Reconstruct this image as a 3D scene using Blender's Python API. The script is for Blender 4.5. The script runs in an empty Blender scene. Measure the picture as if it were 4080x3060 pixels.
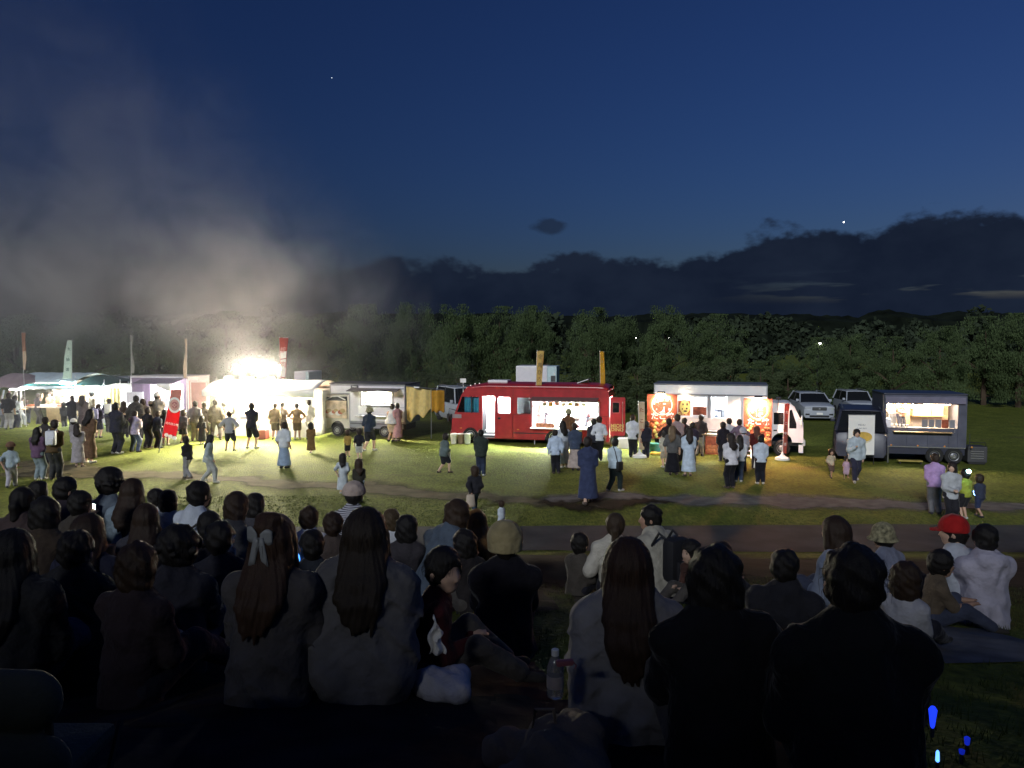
import bpy, bmesh, math, random
import numpy as np
from mathutils import Vector, Matrix
from mathutils.geometry import tessellate_polygon
S = bpy.context.scene
COL = S.collection
R = math.radians
rng = random.Random(7)
nrng = np.random.RandomState(5)

# ------------------------------------------------------------------ camera
FPX, CX, CY = 3082.0, 2040.0, 1530.0           # focal length and centre in photo pixels
CAMZ = 4.2                                     # eye height above the field
PITCH = math.atan(165/FPX)
cd = bpy.data.cameras.new('camera'); cam = bpy.data.objects.new('camera', cd); COL.objects.link(cam)
cam.location = (0, 0, CAMZ); cam.rotation_euler = (R(90)-PITCH, 0, 0)
cd.sensor_width = 36; cd.lens = 36*FPX/4080; cd.clip_start = .05; cd.clip_end = 4000
S.camera = cam

# ------------------------------------------------------------------ sky (dusk)
W = bpy.data.worlds.new('World'); S.world = W; W.use_nodes = True
wn, wl = W.node_tree.nodes, W.node_tree.links
wn.clear()
def N(nodes, t, **k):
    n = nodes.new(t)
    for a, b in k.items():
        if a == 'inp':
            for i, v in b.items(): n.inputs[i].default_value = v
        else: setattr(n, a, b)
    return n
def mathn(nodes, links, op, a, b=None, c=None, clamp=False):
    n = nodes.new('ShaderNodeMath'); n.operation = op; n.use_clamp = clamp
    for i, v in enumerate((a, b, c)):
        if v is None: continue
        if isinstance(v, (int, float)): n.inputs[i].default_value = v
        else: links.new(v, n.inputs[i])
    return n.outputs[0]
def mapr(nodes, links, v, a, b, c=0., d=1., smooth=True):
    n = nodes.new('ShaderNodeMapRange'); n.interpolation_type = 'SMOOTHSTEP' if smooth else 'LINEAR'
    links.new(v, n.inputs[0])
    for i, x in enumerate((a, b, c, d)): n.inputs[i+1].default_value = x
    return n.outputs[0]
SUN_AZ, SUN_EL = 52, -1.2
sky = N(wn, 'ShaderNodeTexSky', sky_type='NISHITA', sun_disc=False, sun_elevation=R(SUN_EL), sun_rotation=R(SUN_AZ), altitude=100, air_density=1.0, dust_density=.6, ozone_density=3.0)
tc = N(wn, 'ShaderNodeTexCoord'); sep = N(wn, 'ShaderNodeSeparateXYZ'); wl.new(tc.outputs['Generated'], sep.inputs[0])
M = lambda *a, **k: mathn(wn, wl, *a, **k)
az = M('ARCTAN2', sep.outputs[0], sep.outputs[1])                 # radians, + to the right
el = M('ARCSINE', sep.outputs[2])
# bank of cumulus low over the horizon: its top edge follows noise along the azimuth
def wnoise(scale, detail, rough=.55, vec=None, dist=0.):
    n = N(wn, 'ShaderNodeTexNoise'); n.inputs['Scale'].default_value = scale; n.inputs['Detail'].default_value = detail
    n.inputs['Roughness'].default_value = rough; n.inputs['Distortion'].default_value = dist
    if vec is not None: wl.new(vec, n.inputs['Vector'])
    return n.outputs['Fac']
mp = N(wn, 'ShaderNodeMapping'); wl.new(tc.outputs['Generated'], mp.inputs[0]); mp.inputs['Scale'].default_value = (1, 1, 1.6)
n1 = wnoise(9, 5, .55, mp.outputs[0]); n2 = wnoise(30, 6, .6, mp.outputs[0]); n0 = wnoise(3.2, 2, .5, mp.outputs[0])
edge = M('ADD', M('MULTIPLY', M('SUBTRACT', n1, .5), .11), M('MULTIPLY', M('SUBTRACT', n2, .5), .028))
rise = mapr(wn, wl, az, .05, .46, .092, .140)
d_ = M('SUBTRACT', M('ADD', rise, edge), el)
cloud = M('MULTIPLY', mapr(wn, wl, d_, -.004, .009), mapr(wn, wl, az, -.45, -.1, .45, 1.))
# gaps under the bank where the last light shows
mp2 = N(wn, 'ShaderNodeMapping'); wl.new(tc.outputs['Generated'], mp2.inputs[0]); mp2.inputs['Scale'].default_value = (1.1, 1.1, 9)
n3 = wnoise(5.0, 4, .55, mp2.outputs[0])
gap = M('MULTIPLY', mapr(wn, wl, n3, .47, .56), M('MULTIPLY', mapr(wn, wl, el, .045, .06), mapr(wn, wl, el, .088, .068)))
gap = M('MULTIPLY', gap, mapr(wn, wl, az, .22, .5))
cloud = M('MULTIPLY', cloud, M('SUBTRACT', 1, M('MULTIPLY', gap, .8)))
# one small detached cloud
def blob(a0, e0, ra, re):
    x = M('DIVIDE', M('SUBTRACT', az, a0), ra); y = M('DIVIDE', M('SUBTRACT', el, e0), re)
    return M('SUBTRACT', 1, M('SQRT', M('ADD', M('MULTIPLY', x, x), M('MULTIPLY', y, y))))
small = mapr(wn, wl, M('ADD', blob(.049, .148, .028, .011), M('MULTIPLY', M('SUBTRACT', n2, .5), 1.6)), 0, .55, 0, .7)
cloud = M('MAXIMUM', cloud, small)
tint = N(wn, 'ShaderNodeMix', data_type='RGBA', blend_type='MULTIPLY'); tint.inputs[0].default_value = 1
wl.new(sky.outputs[0], tint.inputs[6]); tint.inputs[7].default_value = (.58, .79, 1.16, 1)
cl = N(wn, 'ShaderNodeMix', data_type='RGBA'); wl.new(cloud, cl.inputs[0]); wl.new(tint.outputs[2], cl.inputs[6])
# cloud body: sky light scattered by the cloud, slightly mottled
cm = N(wn, 'ShaderNodeMix', data_type='RGBA'); wl.new(mapr(wn, wl, n1, .3, .7), cm.inputs[0])
cm.inputs[6].default_value = (.025, .042, .095, 1); cm.inputs[7].default_value = (.042, .066, .132, 1)
wl.new(cm.outputs[2], cl.inputs[7])
bg = N(wn, 'ShaderNodeBackground'); wl.new(cl.outputs[2], bg.inputs[0]); bg.inputs[1].default_value = .077
wo = N(wn, 'ShaderNodeOutputWorld'); wl.new(bg.outputs[0], wo.inputs[0])

# added weak fill sun, no moon in view, from behind our left shoulder, very soft; unseen bank raised behind us to shade the near rows
ld = bpy.data.lights.new('fill_sun', 'SUN'); ld.energy = .62; ld.angle = R(10); ld.color = (.92, .96, 1); fill_sun = bpy.data.objects.new('fill_sun', ld); COL.objects.link(fill_sun)
fill_sun.rotation_euler = Vector((.34, .86, -.38)).to_track_quat('-Z', 'Y').to_euler()

# ------------------------------------------------------------------ render settings
S.view_settings.view_transform = 'Standard'; S.view_settings.look = 'None'; S.view_settings.gamma = 1; S.view_settings.exposure = 1.8
S.view_settings.use_curve_mapping = False
S.render.engine = 'CYCLES'
cy = S.cycles
cy.use_denoising = True
try: cy.denoiser = 'OPENIMAGEDENOISE'
except Exception: pass
cy.max_bounces = 5; cy.diffuse_bounces = 3; cy.glossy_bounces = 2; cy.transmission_bounces = 4; cy.transparent_max_bounces = 8; cy.volume_bounces = 0
cy.sample_clamp_indirect = 4; cy.sample_clamp_direct = 0; cy.caustics_reflective = False; cy.caustics_refractive = False
cy.volume_step_rate = 2.5; cy.volume_max_steps = 96

# ------------------------------------------------------------------ geometry helpers
CP, SP = math.cos(PITCH), math.sin(PITCH)
def ray(u, v):
    x = (u-CX)/FPX; y = (CY-v)/FPX
    return Vector((x, CP + y*SP, y*CP - SP))
def at(u, v, Y):                                # point at depth Y that the photo shows at u, v
    r = ray(u, v); t = Y/r.y
    return Vector((r.x*t, Y, CAMZ + r.z*t))
def gp(u, v, z=0.):
    r = ray(u, v); t = (z-CAMZ)/r.z
    return Vector((r.x*t, r.y*t, z))

MATS = {}
def mat(name, col, rough=.7, metal=0., var=.12, scale=6., bump=0., bscale=60., bdist=.02, spec=.5, alpha=1., trans=0., stretch=None, sheen=0., subs=0.):
    if name in MATS: return MATS[name]
    m = bpy.data.materials.new(name); m.use_nodes = True; n, l = m.node_tree.nodes, m.node_tree.links
    b = n['Principled BSDF']; b.inputs['Roughness'].default_value = rough; b.inputs['Metallic'].default_value = metal
    b.inputs['Specular IOR Level'].default_value = spec; b.inputs['Alpha'].default_value = alpha; b.inputs['Transmission Weight'].default_value = trans
    if sheen: b.inputs['Sheen Weight'].default_value = sheen; b.inputs['Sheen Roughness'].default_value = .4
    c = col if len(col) == 4 else (*col, 1)
    t = n.new('ShaderNodeTexCoord'); src = t.outputs['Object']
    if stretch:
        mpn = n.new('ShaderNodeMapping'); mpn.inputs['Scale'].default_value = stretch; l.new(src, mpn.inputs[0]); src = mpn.outputs[0]
    if var:
        no = n.new('ShaderNodeTexNoise'); no.inputs['Scale'].default_value = scale; no.inputs['Detail'].default_value = 4; l.new(src, no.inputs['Vector'])
        r = n.new('ShaderNodeValToRGB'); r.color_ramp.elements[0].position = .3; r.color_ramp.elements[1].position = .72
        r.color_ramp.elements[0].color = (*[x*(1-var) for x in c[:3]], 1); r.color_ramp.elements[1].color = (*[min(1, x*(1+var)) for x in c[:3]], 1)
        l.new(no.outputs['Fac'], r.inputs[0]); l.new(r.outputs[0], b.inputs['Base Color'])
    else: b.inputs['Base Color'].default_value = c
    if bump:
        no2 = n.new('ShaderNodeTexNoise'); no2.inputs['Scale'].default_value = bscale; no2.inputs['Detail'].default_value = 3; l.new(src, no2.inputs['Vector'])
        bu = n.new('ShaderNodeBump'); bu.inputs['Strength'].default_value = bump; bu.inputs['Distance'].default_value = bdist; l.new(no2.outputs['Fac'], bu.inputs['Height']); l.new(bu.outputs[0], b.inputs['Normal'])
    MATS[name] = m; return m
def emit(name, col, strength):
    if name in MATS: return MATS[name]
    m = bpy.data.materials.new(name); m.use_nodes = True; n, l = m.node_tree.nodes, m.node_tree.links
    b = n['Principled BSDF']; b.inputs['Base Color'].default_value = (.8*max(.05, col[0]), .8*max(.05, col[1]), .8*max(.05, col[2]), 1) if strength < 1.5 else (.8, .8, .8, 1); b.inputs['Emission Color'].default_value = (*col, 1); b.inputs['Emission Strength'].default_value = strength
    MATS[name] = m; return m
def glass(name, tintc=(.9, .95, 1), alpha=.35, rough=.06):
    # thin pane: mostly see-through, with a real reflection
    if name in MATS: return MATS[name]
    m = bpy.data.materials.new(name); m.use_nodes = True; n, l = m.node_tree.nodes, m.node_tree.links
    n.clear(); o = n.new('ShaderNodeOutputMaterial'); mx = n.new('ShaderNodeMixShader'); t = n.new('ShaderNodeBsdfTransparent'); g = n.new('ShaderNodeBsdfPrincipled')
    t.inputs[0].default_value = (*tintc, 1); g.inputs['Base Color'].default_value = (.02, .022, .025, 1); g.inputs['Roughness'].default_value = rough
    mx.inputs[0].default_value = alpha; l.new(t.outputs[0], mx.inputs[1]); l.new(g.outputs[0], mx.inputs[2]); l.new(mx.outputs[0], o.inputs[0])
    MATS[name] = m; return m

def link(name, me, m=None, parent=None, loc=None):
    if m is not None and not me.materials: me.materials.append(m)
    o = bpy.data.objects.new(name, me); COL.objects.link(o)
    if parent is not None: o.parent = parent
    if loc is not None: o.location = loc
    return o
def tag(o, label=None, cat=None, group=None, kind=None):
    if label: o['label'] = label
    if cat: o['category'] = cat
    if group: o['group'] = group
    if kind: o['kind'] = kind
    return o
def thing(name, label, cat, loc=(0, 0, 0), rz=0., group=None):
    o = bpy.data.objects.new(name, None); COL.objects.link(o); o.empty_display_size = .2
    o.location = loc; o.rotation_euler = (0, 0, rz)
    return tag(o, label, cat, group)
def light(name, kind, loc, power, col, parent=None, size=.1, rot=None, aim=None, spot=None, sizey=None, blend=.4):
    d = bpy.data.lights.new(name, kind); d.energy = power; d.color = col
    if kind == 'AREA':
        d.size = size
        if sizey: d.shape = 'RECTANGLE'; d.size_y = sizey
    else: d.shadow_soft_size = size
    if kind == 'SPOT': d.spot_size = R(spot or 90); d.spot_blend = blend
    o = bpy.data.objects.new(name, d); COL.objects.link(o); o.location = loc
    if aim is not None: o.rotation_euler = (Vector(aim)-Vector(loc)).to_track_quat('-Z', 'Y').to_euler()
    elif rot: o.rotation_euler = rot
    if parent is not None: o.parent = parent
    return o

class MB:
    def __init__(s): s.v = []; s.f = []
    def add(s, V, F):
        o = len(s.v); s.v += [tuple(p) for p in V]; s.f += [tuple(i+o for i in f) for f in F]; return s
    def box(s, x0, x1, y0, y1, z0, z1, bev=0.):
        if bev:
            bm = bmesh.new(); bmesh.ops.create_cube(bm, size=1)
            for w in bm.verts: w.co = ((x0+x1)/2+w.co.x*(x1-x0), (y0+y1)/2+w.co.y*(y1-y0), (z0+z1)/2+w.co.z*(z1-z0))
            bmesh.ops.bevel(bm, geom=bm.edges[:], offset=min(bev, .45*min(x1-x0, y1-y0, z1-z0)), segments=2, affect='EDGES', profile=.6)
            bm.verts.index_update(); s.add([w.co[:] for w in bm.verts], [[w.index for w in f.verts] for f in bm.faces]); bm.free(); return s
        V = [(x, y, z) for z in (z0, z1) for y in (y0, y1) for x in (x0, x1)]
        return s.add(V, [(0, 2, 3, 1), (4, 5, 7, 6), (0, 1, 5, 4), (2, 6, 7, 3), (0, 4, 6, 2), (1, 3, 7, 5)])
    def tube(s, pts, r, n=8, cap=True):
        pts = [Vector(p) for p in pts]; rs = r if isinstance(r, (list, tuple)) else [r]*len(pts)
        V, F = [], []
        for i, p in enumerate(pts):
            d = (pts[min(i+1, len(pts)-1)]-pts[max(i-1, 0)]).normalized()
            a = d.cross(Vector((0, 0, 1)) if abs(d.z) < .9 else Vector((1, 0, 0))).normalized(); b = d.cross(a)
            for k in range(n): t = 2*math.pi*k/n; V.append(p+(a*math.cos(t)+b*math.sin(t))*rs[i])
        for i in range(len(pts)-1):
            for k in range(n): F.append((i*n+k, i*n+(k+1) % n, (i+1)*n+(k+1) % n, (i+1)*n+k))
        if cap: F.append(tuple(range(n))[::-1]); F.append(tuple((len(pts)-1)*n+k for k in range(n)))
        return s.add(V, F)
    def lathe(s, prof, c=(0, 0, 0), n=20, axis='z'):
        V, F = [], []
        for r_, h in prof:
            for k in range(n):
                t = 2*math.pi*k/n; x, y = r_*math.cos(t), r_*math.sin(t)
                V.append((c[0]+x, c[1]+y, c[2]+h) if axis == 'z' else ((c[0]+x, c[1]+h, c[2]+y) if axis == 'y' else (c[0]+h, c[1]+x, c[2]+y)))
        m_ = len(prof)
        for i in range(m_-1):
            for k in range(n): F.append((i*n+k, i*n+(k+1) % n, (i+1)*n+(k+1) % n, (i+1)*n+k))
        F.append(tuple(range(n))[::-1]); F.append(tuple((m_-1)*n+k for k in range(n)))
        return s.add(V, F)
    def panel(s, outer, holes=(), y0=0., y1=.05):
        """slab in the XZ plane with holes, from y0 to y1; loops of (x, z)"""
        loops = [list(outer)]+[list(h) for h in holes]; flat = [p for lp in loops for p in lp]
        tri = tessellate_polygon([[Vector((p[0], p[1], 0)) for p in lp] for lp in loops])
        n = len(flat); V = [(p[0], y0, p[1]) for p in flat]+[(p[0], y1, p[1]) for p in flat]; F = []
        for t in tri: F.append(tuple(t)); F.append(tuple(i+n for i in reversed(t)))
        o = 0
        for lp in loops:
            for k in range(len(lp)): a, b = o+k, o+(k+1) % len(lp); F.append((a, b, b+n, a+n))
            o += len(lp)
        return s.add(V, F)
    def sheet(s, fn, nu, nv):
        V = [fn(i/nu, j/nv) for j in range(nv+1) for i in range(nu+1)]
        F = [(j*(nu+1)+i, j*(nu+1)+i+1, (j+1)*(nu+1)+i+1, (j+1)*(nu+1)+i) for j in range(nv) for i in range(nu)]
        return s.add(V, F)
    def build(s, name, m, parent=None, smooth=False, loc=None, solid=0.):
        me = bpy.data.meshes.new(name); me.from_pydata(s.v, [], s.f)
        bm = bmesh.new(); bm.from_mesh(me); bmesh.ops.recalc_face_normals(bm, faces=bm.faces[:])
        bm.to_mesh(me); bm.free()
        if smooth:
            me.polygons.foreach_set('use_smooth', [True]*len(me.polygons))
            try: me.set_sharp_from_angle(angle=R(40))
            except Exception: pass
        o = link(name, me, m, parent, loc)
        if solid: md = o.modifiers.new('solid', 'SOLIDIFY'); md.thickness = solid
        return o
def bx(name, m, parent, x0, x1, y0, y1, z0, z1, bev=0., smooth=False):
    return MB().box(x0, x1, y0, y1, z0, z1, bev).build(name, m, parent, smooth)
def rect(x0, x1, z0, z1, r=0.):
    if x0 > x1: x0, x1 = x1, x0
    if z0 > z1: z0, z1 = z1, z0
    if not r: return [(x0, z0), (x1, z0), (x1, z1), (x0, z1)]
    o = []
    for cx_, cz_, a0 in ((x1-r, z0+r, -90), (x1-r, z1-r, 0), (x0+r, z1-r, 90), (x0+r, z0+r, 180)):
        for k in range(4): a = R(a0+30*k); o.append((cx_+r*math.cos(a), cz_+r*math.sin(a)))
    return o
def text_mesh(body, size, m, parent, loc, rot=(R(90), 0, 0), extrude=.004, vertical=False, name='lettering', bold=0., sx=1.):
    c = bpy.data.curves.new(name, 'FONT'); c.body = '\n'.join(body) if vertical else body
    c.size = size; c.extrude = extrude; c.align_x = 'CENTER'; c.align_y = 'CENTER'; c.offset = bold*size; c.space_line = .95; c.resolution_u = 3
    o = bpy.data.objects.new(name, c); COL.objects.link(o); dg = bpy.context.evaluated_depsgraph_get()
    me = bpy.data.meshes.new_from_object(o.evaluated_get(dg)); bpy.data.objects.remove(o); bpy.data.curves.remove(c)
    me.materials.clear(); q = link(name, me, m, parent, loc); q.rotation_euler = rot; q.scale = (sx, 1, 1); return q

class Face:
    """ground line of a vehicle's near side: origin at photo point (u, v); local x to the right, y into the picture"""
    def __init__(s, u, v, yaw):
        s.o = gp(u, v); s.yaw = R(yaw); s.ax = Vector((math.cos(s.yaw), math.sin(s.yaw), 0)); s.n = Vector((-s.ax.y, s.ax.x, 0))
    def p(s, u, v, dy=0.):
        r = ray(u, v); c = Vector((0, 0, CAMZ)); t = ((s.o+s.n*dy)-c).dot(s.n)/r.dot(s.n); q = c+r*t
        return ((q-s.o).dot(s.ax), q.z)
    def x(s, u, dy=0.): return s.p(u, 1500, dy)[0]
    def z(s, v, u=None, dy=0.): return s.p(s.u0 if u is None else u, v, dy)[1]
    def rect(s, u0, u1, v0, v1, r=0., dy=0., ref=None):
        """axis-aligned rectangle whose corner heights are read at its left column"""
        a = s.p(u0, v0, dy); b = s.p(u0, v1, dy); c = s.x(u1, dy); return rect(a[0], c, b[1], a[1], r)
    def thing(s, name, label, cat, group=None): return thing(name, label, cat, s.o, s.yaw, group)

# ------------------------------------------------------------------ who sits where (photo column, head top, depth in metres)
# u, v, depth, height, dict of looks, label
BLK, HBR = (.012, .010, .009), (.030, .017, .010)
SEATS = [
 (1072, 2050, 3.85, 1.62, dict(hair='half_up', hc=(.05, .026, .015), top='jacket', tc=(.085, .078, .078), yaw=-12, clip=1), 'woman in charcoal jacket with a pale bow clip in half-up brown hair'),
 (1448, 2025, 3.95, 1.68, dict(hair='long', hc=(.026, .018, .012), top='cardigan', tc=(.135, .13, .135), lean=6), 'woman in grey hooded cardigan with very long dark hair, left of centre'),
 (1690, 2186, 4.3, 1.30, dict(hair='short', hc=BLK, top='long', tc=(.07, .018, .02), yaw=-80, face=-75), 'child in dark maroon top seen in profile, looking right'),
 (2012, 2126, 5.6, 1.66, dict(hair='knit_cap', hc=BLK, capc=(.36, .30, .16), top='jacket', tc=(.016, .015, .02), yaw=0), 'person in black jacket and smooth beige knit cap'),
 (2500, 2180, 3.55, 1.60, dict(hair='long', hc=(.035, .018, .011), top='cardigan', tc=(.21, .205, .215), lean=4, yaw=-6), 'woman in pale grey cardigan beside the plastic bottle, long dark hair'),
 (2876, 2196, 3.0, 1.60, dict(hair='bob', hc=BLK, top='jacket', tc=(.012, .012, .014)), 'person all in black with rounded dark hair, front row'),
 (3424, 2150, 2.75, 1.66, dict(hair='short', hc=BLK, top='jacket', tc=(.011, .012, .014), wide=1.1), 'broad man in black jacket with short black hair, front row right'),
 (410, 1878, 8.3, 1.70, dict(hair='curly', hc=BLK, top='tee', tc=(.13, .16, .20), yaw=-15), 'person with bushy curly hair in slate-blue T-shirt'),
 (505, 1894, 8.0, 1.62, dict(hair='long', hc=HBR, top='tee', tc=(.22, .28, .33)), 'woman with long hair and grey-teal T-shirt beside the curly-haired one'),
 (742, 1916, 7.7, 1.70, dict(hair='short', hc=BLK, top='tee', tc=(.55, .60, .68), sling=1, yaw=-30, lean=12), 'man in white T-shirt with a black strap across his back'),
 (222, 1912, 7.9, 1.62, dict(hair='short', hc=BLK, top='long', tc=(.05, .04, .05), yaw=-40, hands='phone'), 'person in dark top holding a lit phone'),
 (146, 2000, 6.0, 1.6, dict(hair='bob', hc=BLK, top='long', tc=(.06, .045, .035)), 'person in dark brown top below the lit phone'),
 (338, 2042, 5.4, 1.6, dict(hair='long', hc=HBR, top='long', tc=(.03, .032, .055)), 'woman in dark navy top with rim-lit brown hair, left'),
 (690, 2130, 5.0, 1.6, dict(hair='curly', hc=BLK, top='jacket', tc=(.03, .03, .04)), 'person in black jacket below the man with the strap'),
 (895, 1950, 7.2, 1.62, dict(hair='bob', hc=HBR, top='tee', tc=(.045, .045, .05), yaw=-35), 'bob-haired person in black T-shirt turned to the right'),
 (617, 1945, 9.6, 1.15, dict(hair='short', hc=BLK, top='tee', tc=(.45, .47, .5)), 'small child in pale T-shirt behind the long-haired woman'),
 (665, 1960, 9.2, 1.15, dict(hair='bob', hc=BLK, top='tee', tc=(.32, .36, .42)), 'small bob-haired child in blue-grey T-shirt left of the strap man'),
 (798, 1952, 9.3, 1.2, dict(hair='ponytail', hc=BLK, top='tee', tc=(.10, .08, .08)), 'child in dark T-shirt close behind the strap man'),
 (1228, 2020, 8.2, 1.30, dict(hair='bun', hc=HBR, top='tee', tc=(.52, .54, .62), loose=1), 'child in white shirt with a small hair bun'),
 (1402, 1938, 9.2, 1.72, dict(hair='cap', hc=BLK, capc=(.42, .34, .30), top='stripe', tc=(.5, .5, .55), lean=10), 'man in back-to-front beige cap and striped shirt'),
 (1556, 2029, 9.0, 1.20, dict(hair='bob', hc=(.06, .04, .02), top='tee', tc=(.6, .62, .66)), 'child in white sleeveless top with brown bob'),
 (1718, 1978, 7.5, 1.72, dict(hair='mop', hc=(.04, .024, .014), top='tee', tc=(.10, .13, .17), yaw=-45, lean=24, wide=1.12), 'man in steel-blue shirt hunched towards the right'),
 (1818, 2004, 8.6, 1.24, dict(hair='bun', hc=BLK, top='long', tc=(.016, .014, .018), yaw=180, kneel=1, hands='mouth', bottom=(.16, .05, .03), eyes=1), 'girl in black top and rust skirt facing us, eating with both hands'),
 (1926, 2048, 8.2, 1.50, dict(hair='long', hc=(.20, .10, .03), top='jacket', tc=(.018, .018, .022), yaw=40), 'person in black jacket with long orange-blond hair'),
 (2450, 2056, 8.5, 1.62, dict(hair='ponytail', hc=(.045, .03, .018), top='long', tc=(.52, .49, .42), yaw=-8, hands='shoulder'), 'woman in cream top with ponytail reaching to the man beside her'),
 (2642, 2030, 8.25, 1.72, dict(hair='short', hc=BLK, top='hoodie', tc=(.40, .38, .32), yaw=38, lean=14, face=70, backpack=1), 'man in beige hoodie turned left with a dark pack on his shoulder'),
 (2778, 2140, 7.6, 1.05, dict(hair='short', hc=BLK, top='tee', tc=(.10, .05, .04), yaw=120, eyes=1), 'small child in brown top facing left beside the hooded man'),
 (2868, 2168, 7.9, .95, dict(hair='bob', hc=BLK, top='tee', tc=(.12, .1, .1), yaw=-60), 'toddler half hidden behind the front row heads'),
 (3368, 2070, 6.5, 1.62, dict(hair='long', hc=HBR, top='long', tc=(.25, .29, .38), yaw=35, lean=8), 'woman in denim-blue shirt with long brown hair'),
 (3562, 2092, 7.5, 1.45, dict(hair='bucket', hc=BLK, capc=(.24, .22, .13), top='long', tc=(.20, .22, .30), yaw=30), 'person in patterned bucket hat behind the broad man'),
 (3592, 2246, 5.5, 1.15, dict(hair='bob', hc=HBR, top='tee', tc=(.44, .44, .48), yaw=-50), 'bob-haired child in white T-shirt right of the broad man'),
 (3708, 2186, 6.8, 1.15, dict(hair='short', hc=BLK, top='tee', tc=(.13, .10, .07), yaw=-100, eyes=1), 'small child in brown top turned to the red cap'),
 (3826, 2056, 7.3, 1.68, dict(hair='cap', hc=BLK, capc=(.42, .02, .02), top='tee', tc=(.46, .49, .56), yaw=22, face=40, lean=6), 'man in bright red cap and pale blue T-shirt'),
 (3926, 2118, 7.1, 1.62, dict(hair='short', hc=BLK, top='hoodie', tc=(.46, .44, .53), hood=1, lean=2), 'person in white hoodie sitting on the blue sheet'),
 (10, 2085, 4.2, 1.66, dict(hair='long', hc=BLK, top='jacket', tc=(.03, .03, .032), wide=1.15), 'dark figure cut off by the left edge, front row'),
 (262, 2190, 4.7, 1.6, dict(hair='short', hc=BLK, top='jacket', tc=(.028, .03, .035)), 'short-haired person in dark jacket left of the paper cup, third row'),
 (520, 2215, 4.3, 1.58, dict(hair='bob', hc=HBR, top='long', tc=(.035, .026, .03), yaw=-20), 'bob-haired person in dark plum top right of the paper cup'),
 (880, 2120, 5.6, 1.6, dict(hair='short', hc=BLK, top='long', tc=(.03, .03, .04), yaw=20), 'short-haired person in black left of the bow-clip woman'),
 (60, 1975, 7.2, 1.55, dict(hair='ponytail', hc=BLK, top='tee', tc=(.07, .05, .05)), 'ponytailed person in dark top at the far left, upper rows'),
 (1000, 1990, 8.3, 1.55, dict(hair='bob', hc=BLK, top='tee', tc=(.06, .06, .07), yaw=-30), 'bob-haired person in dark grey above the bow-clip woman'),
 (1330, 2045, 7.6, 1.3, dict(hair='short', hc=HBR, top='tee', tc=(.08, .06, .05), yaw=15), 'child in brown T-shirt below the beige cap'),
 (130, 1928, 8.8, 1.5, dict(hair='bob', hc=BLK, top='tee', tc=(.10, .09, .10)), 'bob-haired person in dark grey left of the lit phone'),
 (300, 1972, 7.3, 1.5, dict(hair='short', hc=BLK, top='long', tc=(.07, .06, .05), yaw=-25), 'short-haired person in dark brown right of the lit phone'),
 (575, 2030, 6.6, 1.5, dict(hair='long', hc=HBR, top='long', tc=(.06, .06, .075), yaw=10), 'long-haired person in dark slate below the grey-teal T-shirt'),
 (815, 2052, 6.5, 1.45, dict(hair='ponytail', hc=BLK, top='tee', tc=(.05, .045, .05)), 'ponytailed person in black just right of the strap man'),
 (1615, 2078, 7.6, 1.4, dict(hair='bob', hc=BLK, top='long', tc=(.05, .045, .05), yaw=-15), 'bob-haired youth in dark top left of the hunched man'),
 (1250, 2135, 6.2, 1.4, dict(hair='short', hc=BLK, top='tee', tc=(.045, .05, .06), yaw=20), 'short-haired youth in dark navy below the child with the bun'),
 (1880, 2128, 6.9, 1.3, dict(hair='bob', hc=BLK, top='long', tc=(.035, .03, .03), yaw=40), 'child in black below the girl facing us'),
 (2300, 2150, 8.6, 1.2, dict(hair='short', hc=BLK, top='tee', tc=(.08, .07, .06), yaw=-40), 'small child in dark top left of the cream top'),
 (3120, 2235, 5.2, 1.5, dict(hair='short', hc=BLK, top='jacket', tc=(.03, .03, .036), yaw=-20), 'person in dark jacket between the two black front-row figures'),
]
KNEEL_SIT, SEAT_SIT = .725, .582

# ------------------------------------------------------------------ ground: bank we sit on, then the flat field
BY = [-60, -16, -9, -2, 0, 2, 3.3, 6, 8, 10, 12, 14, 15.2, 16]; BZ = [13.4, 12.6, 8.6, 3.2, 2.72, 2.66, 2.5, 2.08, 1.75, 1.36, .86, .28, .02, 0]  # first heights: crest out of view, raised to shade the near rows
def base_h(x, y):
    z = np.interp(y, BY, BZ); k = np.clip((14.5-y)/6, 0, 1)
    return z - .05*np.clip(x, -7, 7)*k
ANCH = []
for (u, v, d, H, o, lab) in SEATS:
    q = at(u, v, d); k = KNEEL_SIT if o.get('kneel') else SEAT_SIT
    r = (q.z-k*H) - float(base_h(q.x, q.y)); ANCH.append((q.x, q.y, max(-.5, min(.45, r))))
AN = np.array(ANCH)
def ground_h(x, y):
    x = np.asarray(x, float); y = np.asarray(y, float); z = base_h(x, y)
    num = np.zeros_like(z); den = np.full_like(z, .25)
    for ax_, ay_, ar_ in AN:
        w = np.exp(-((x-ax_)**2+(y-ay_)**2)/(2*.5**2)); num += w*ar_; den += w
    z = z + num/den
    z = z + .02*np.sin(x*1.3+y*.7)*np.cos(y*1.1-x*.4)*np.clip((y-15)/4, .3, 1)*np.clip((60-y)/20, 0, 1)
    return z
def gh(x, y): return float(ground_h(np.array([x]), np.array([y]))[0])

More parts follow.
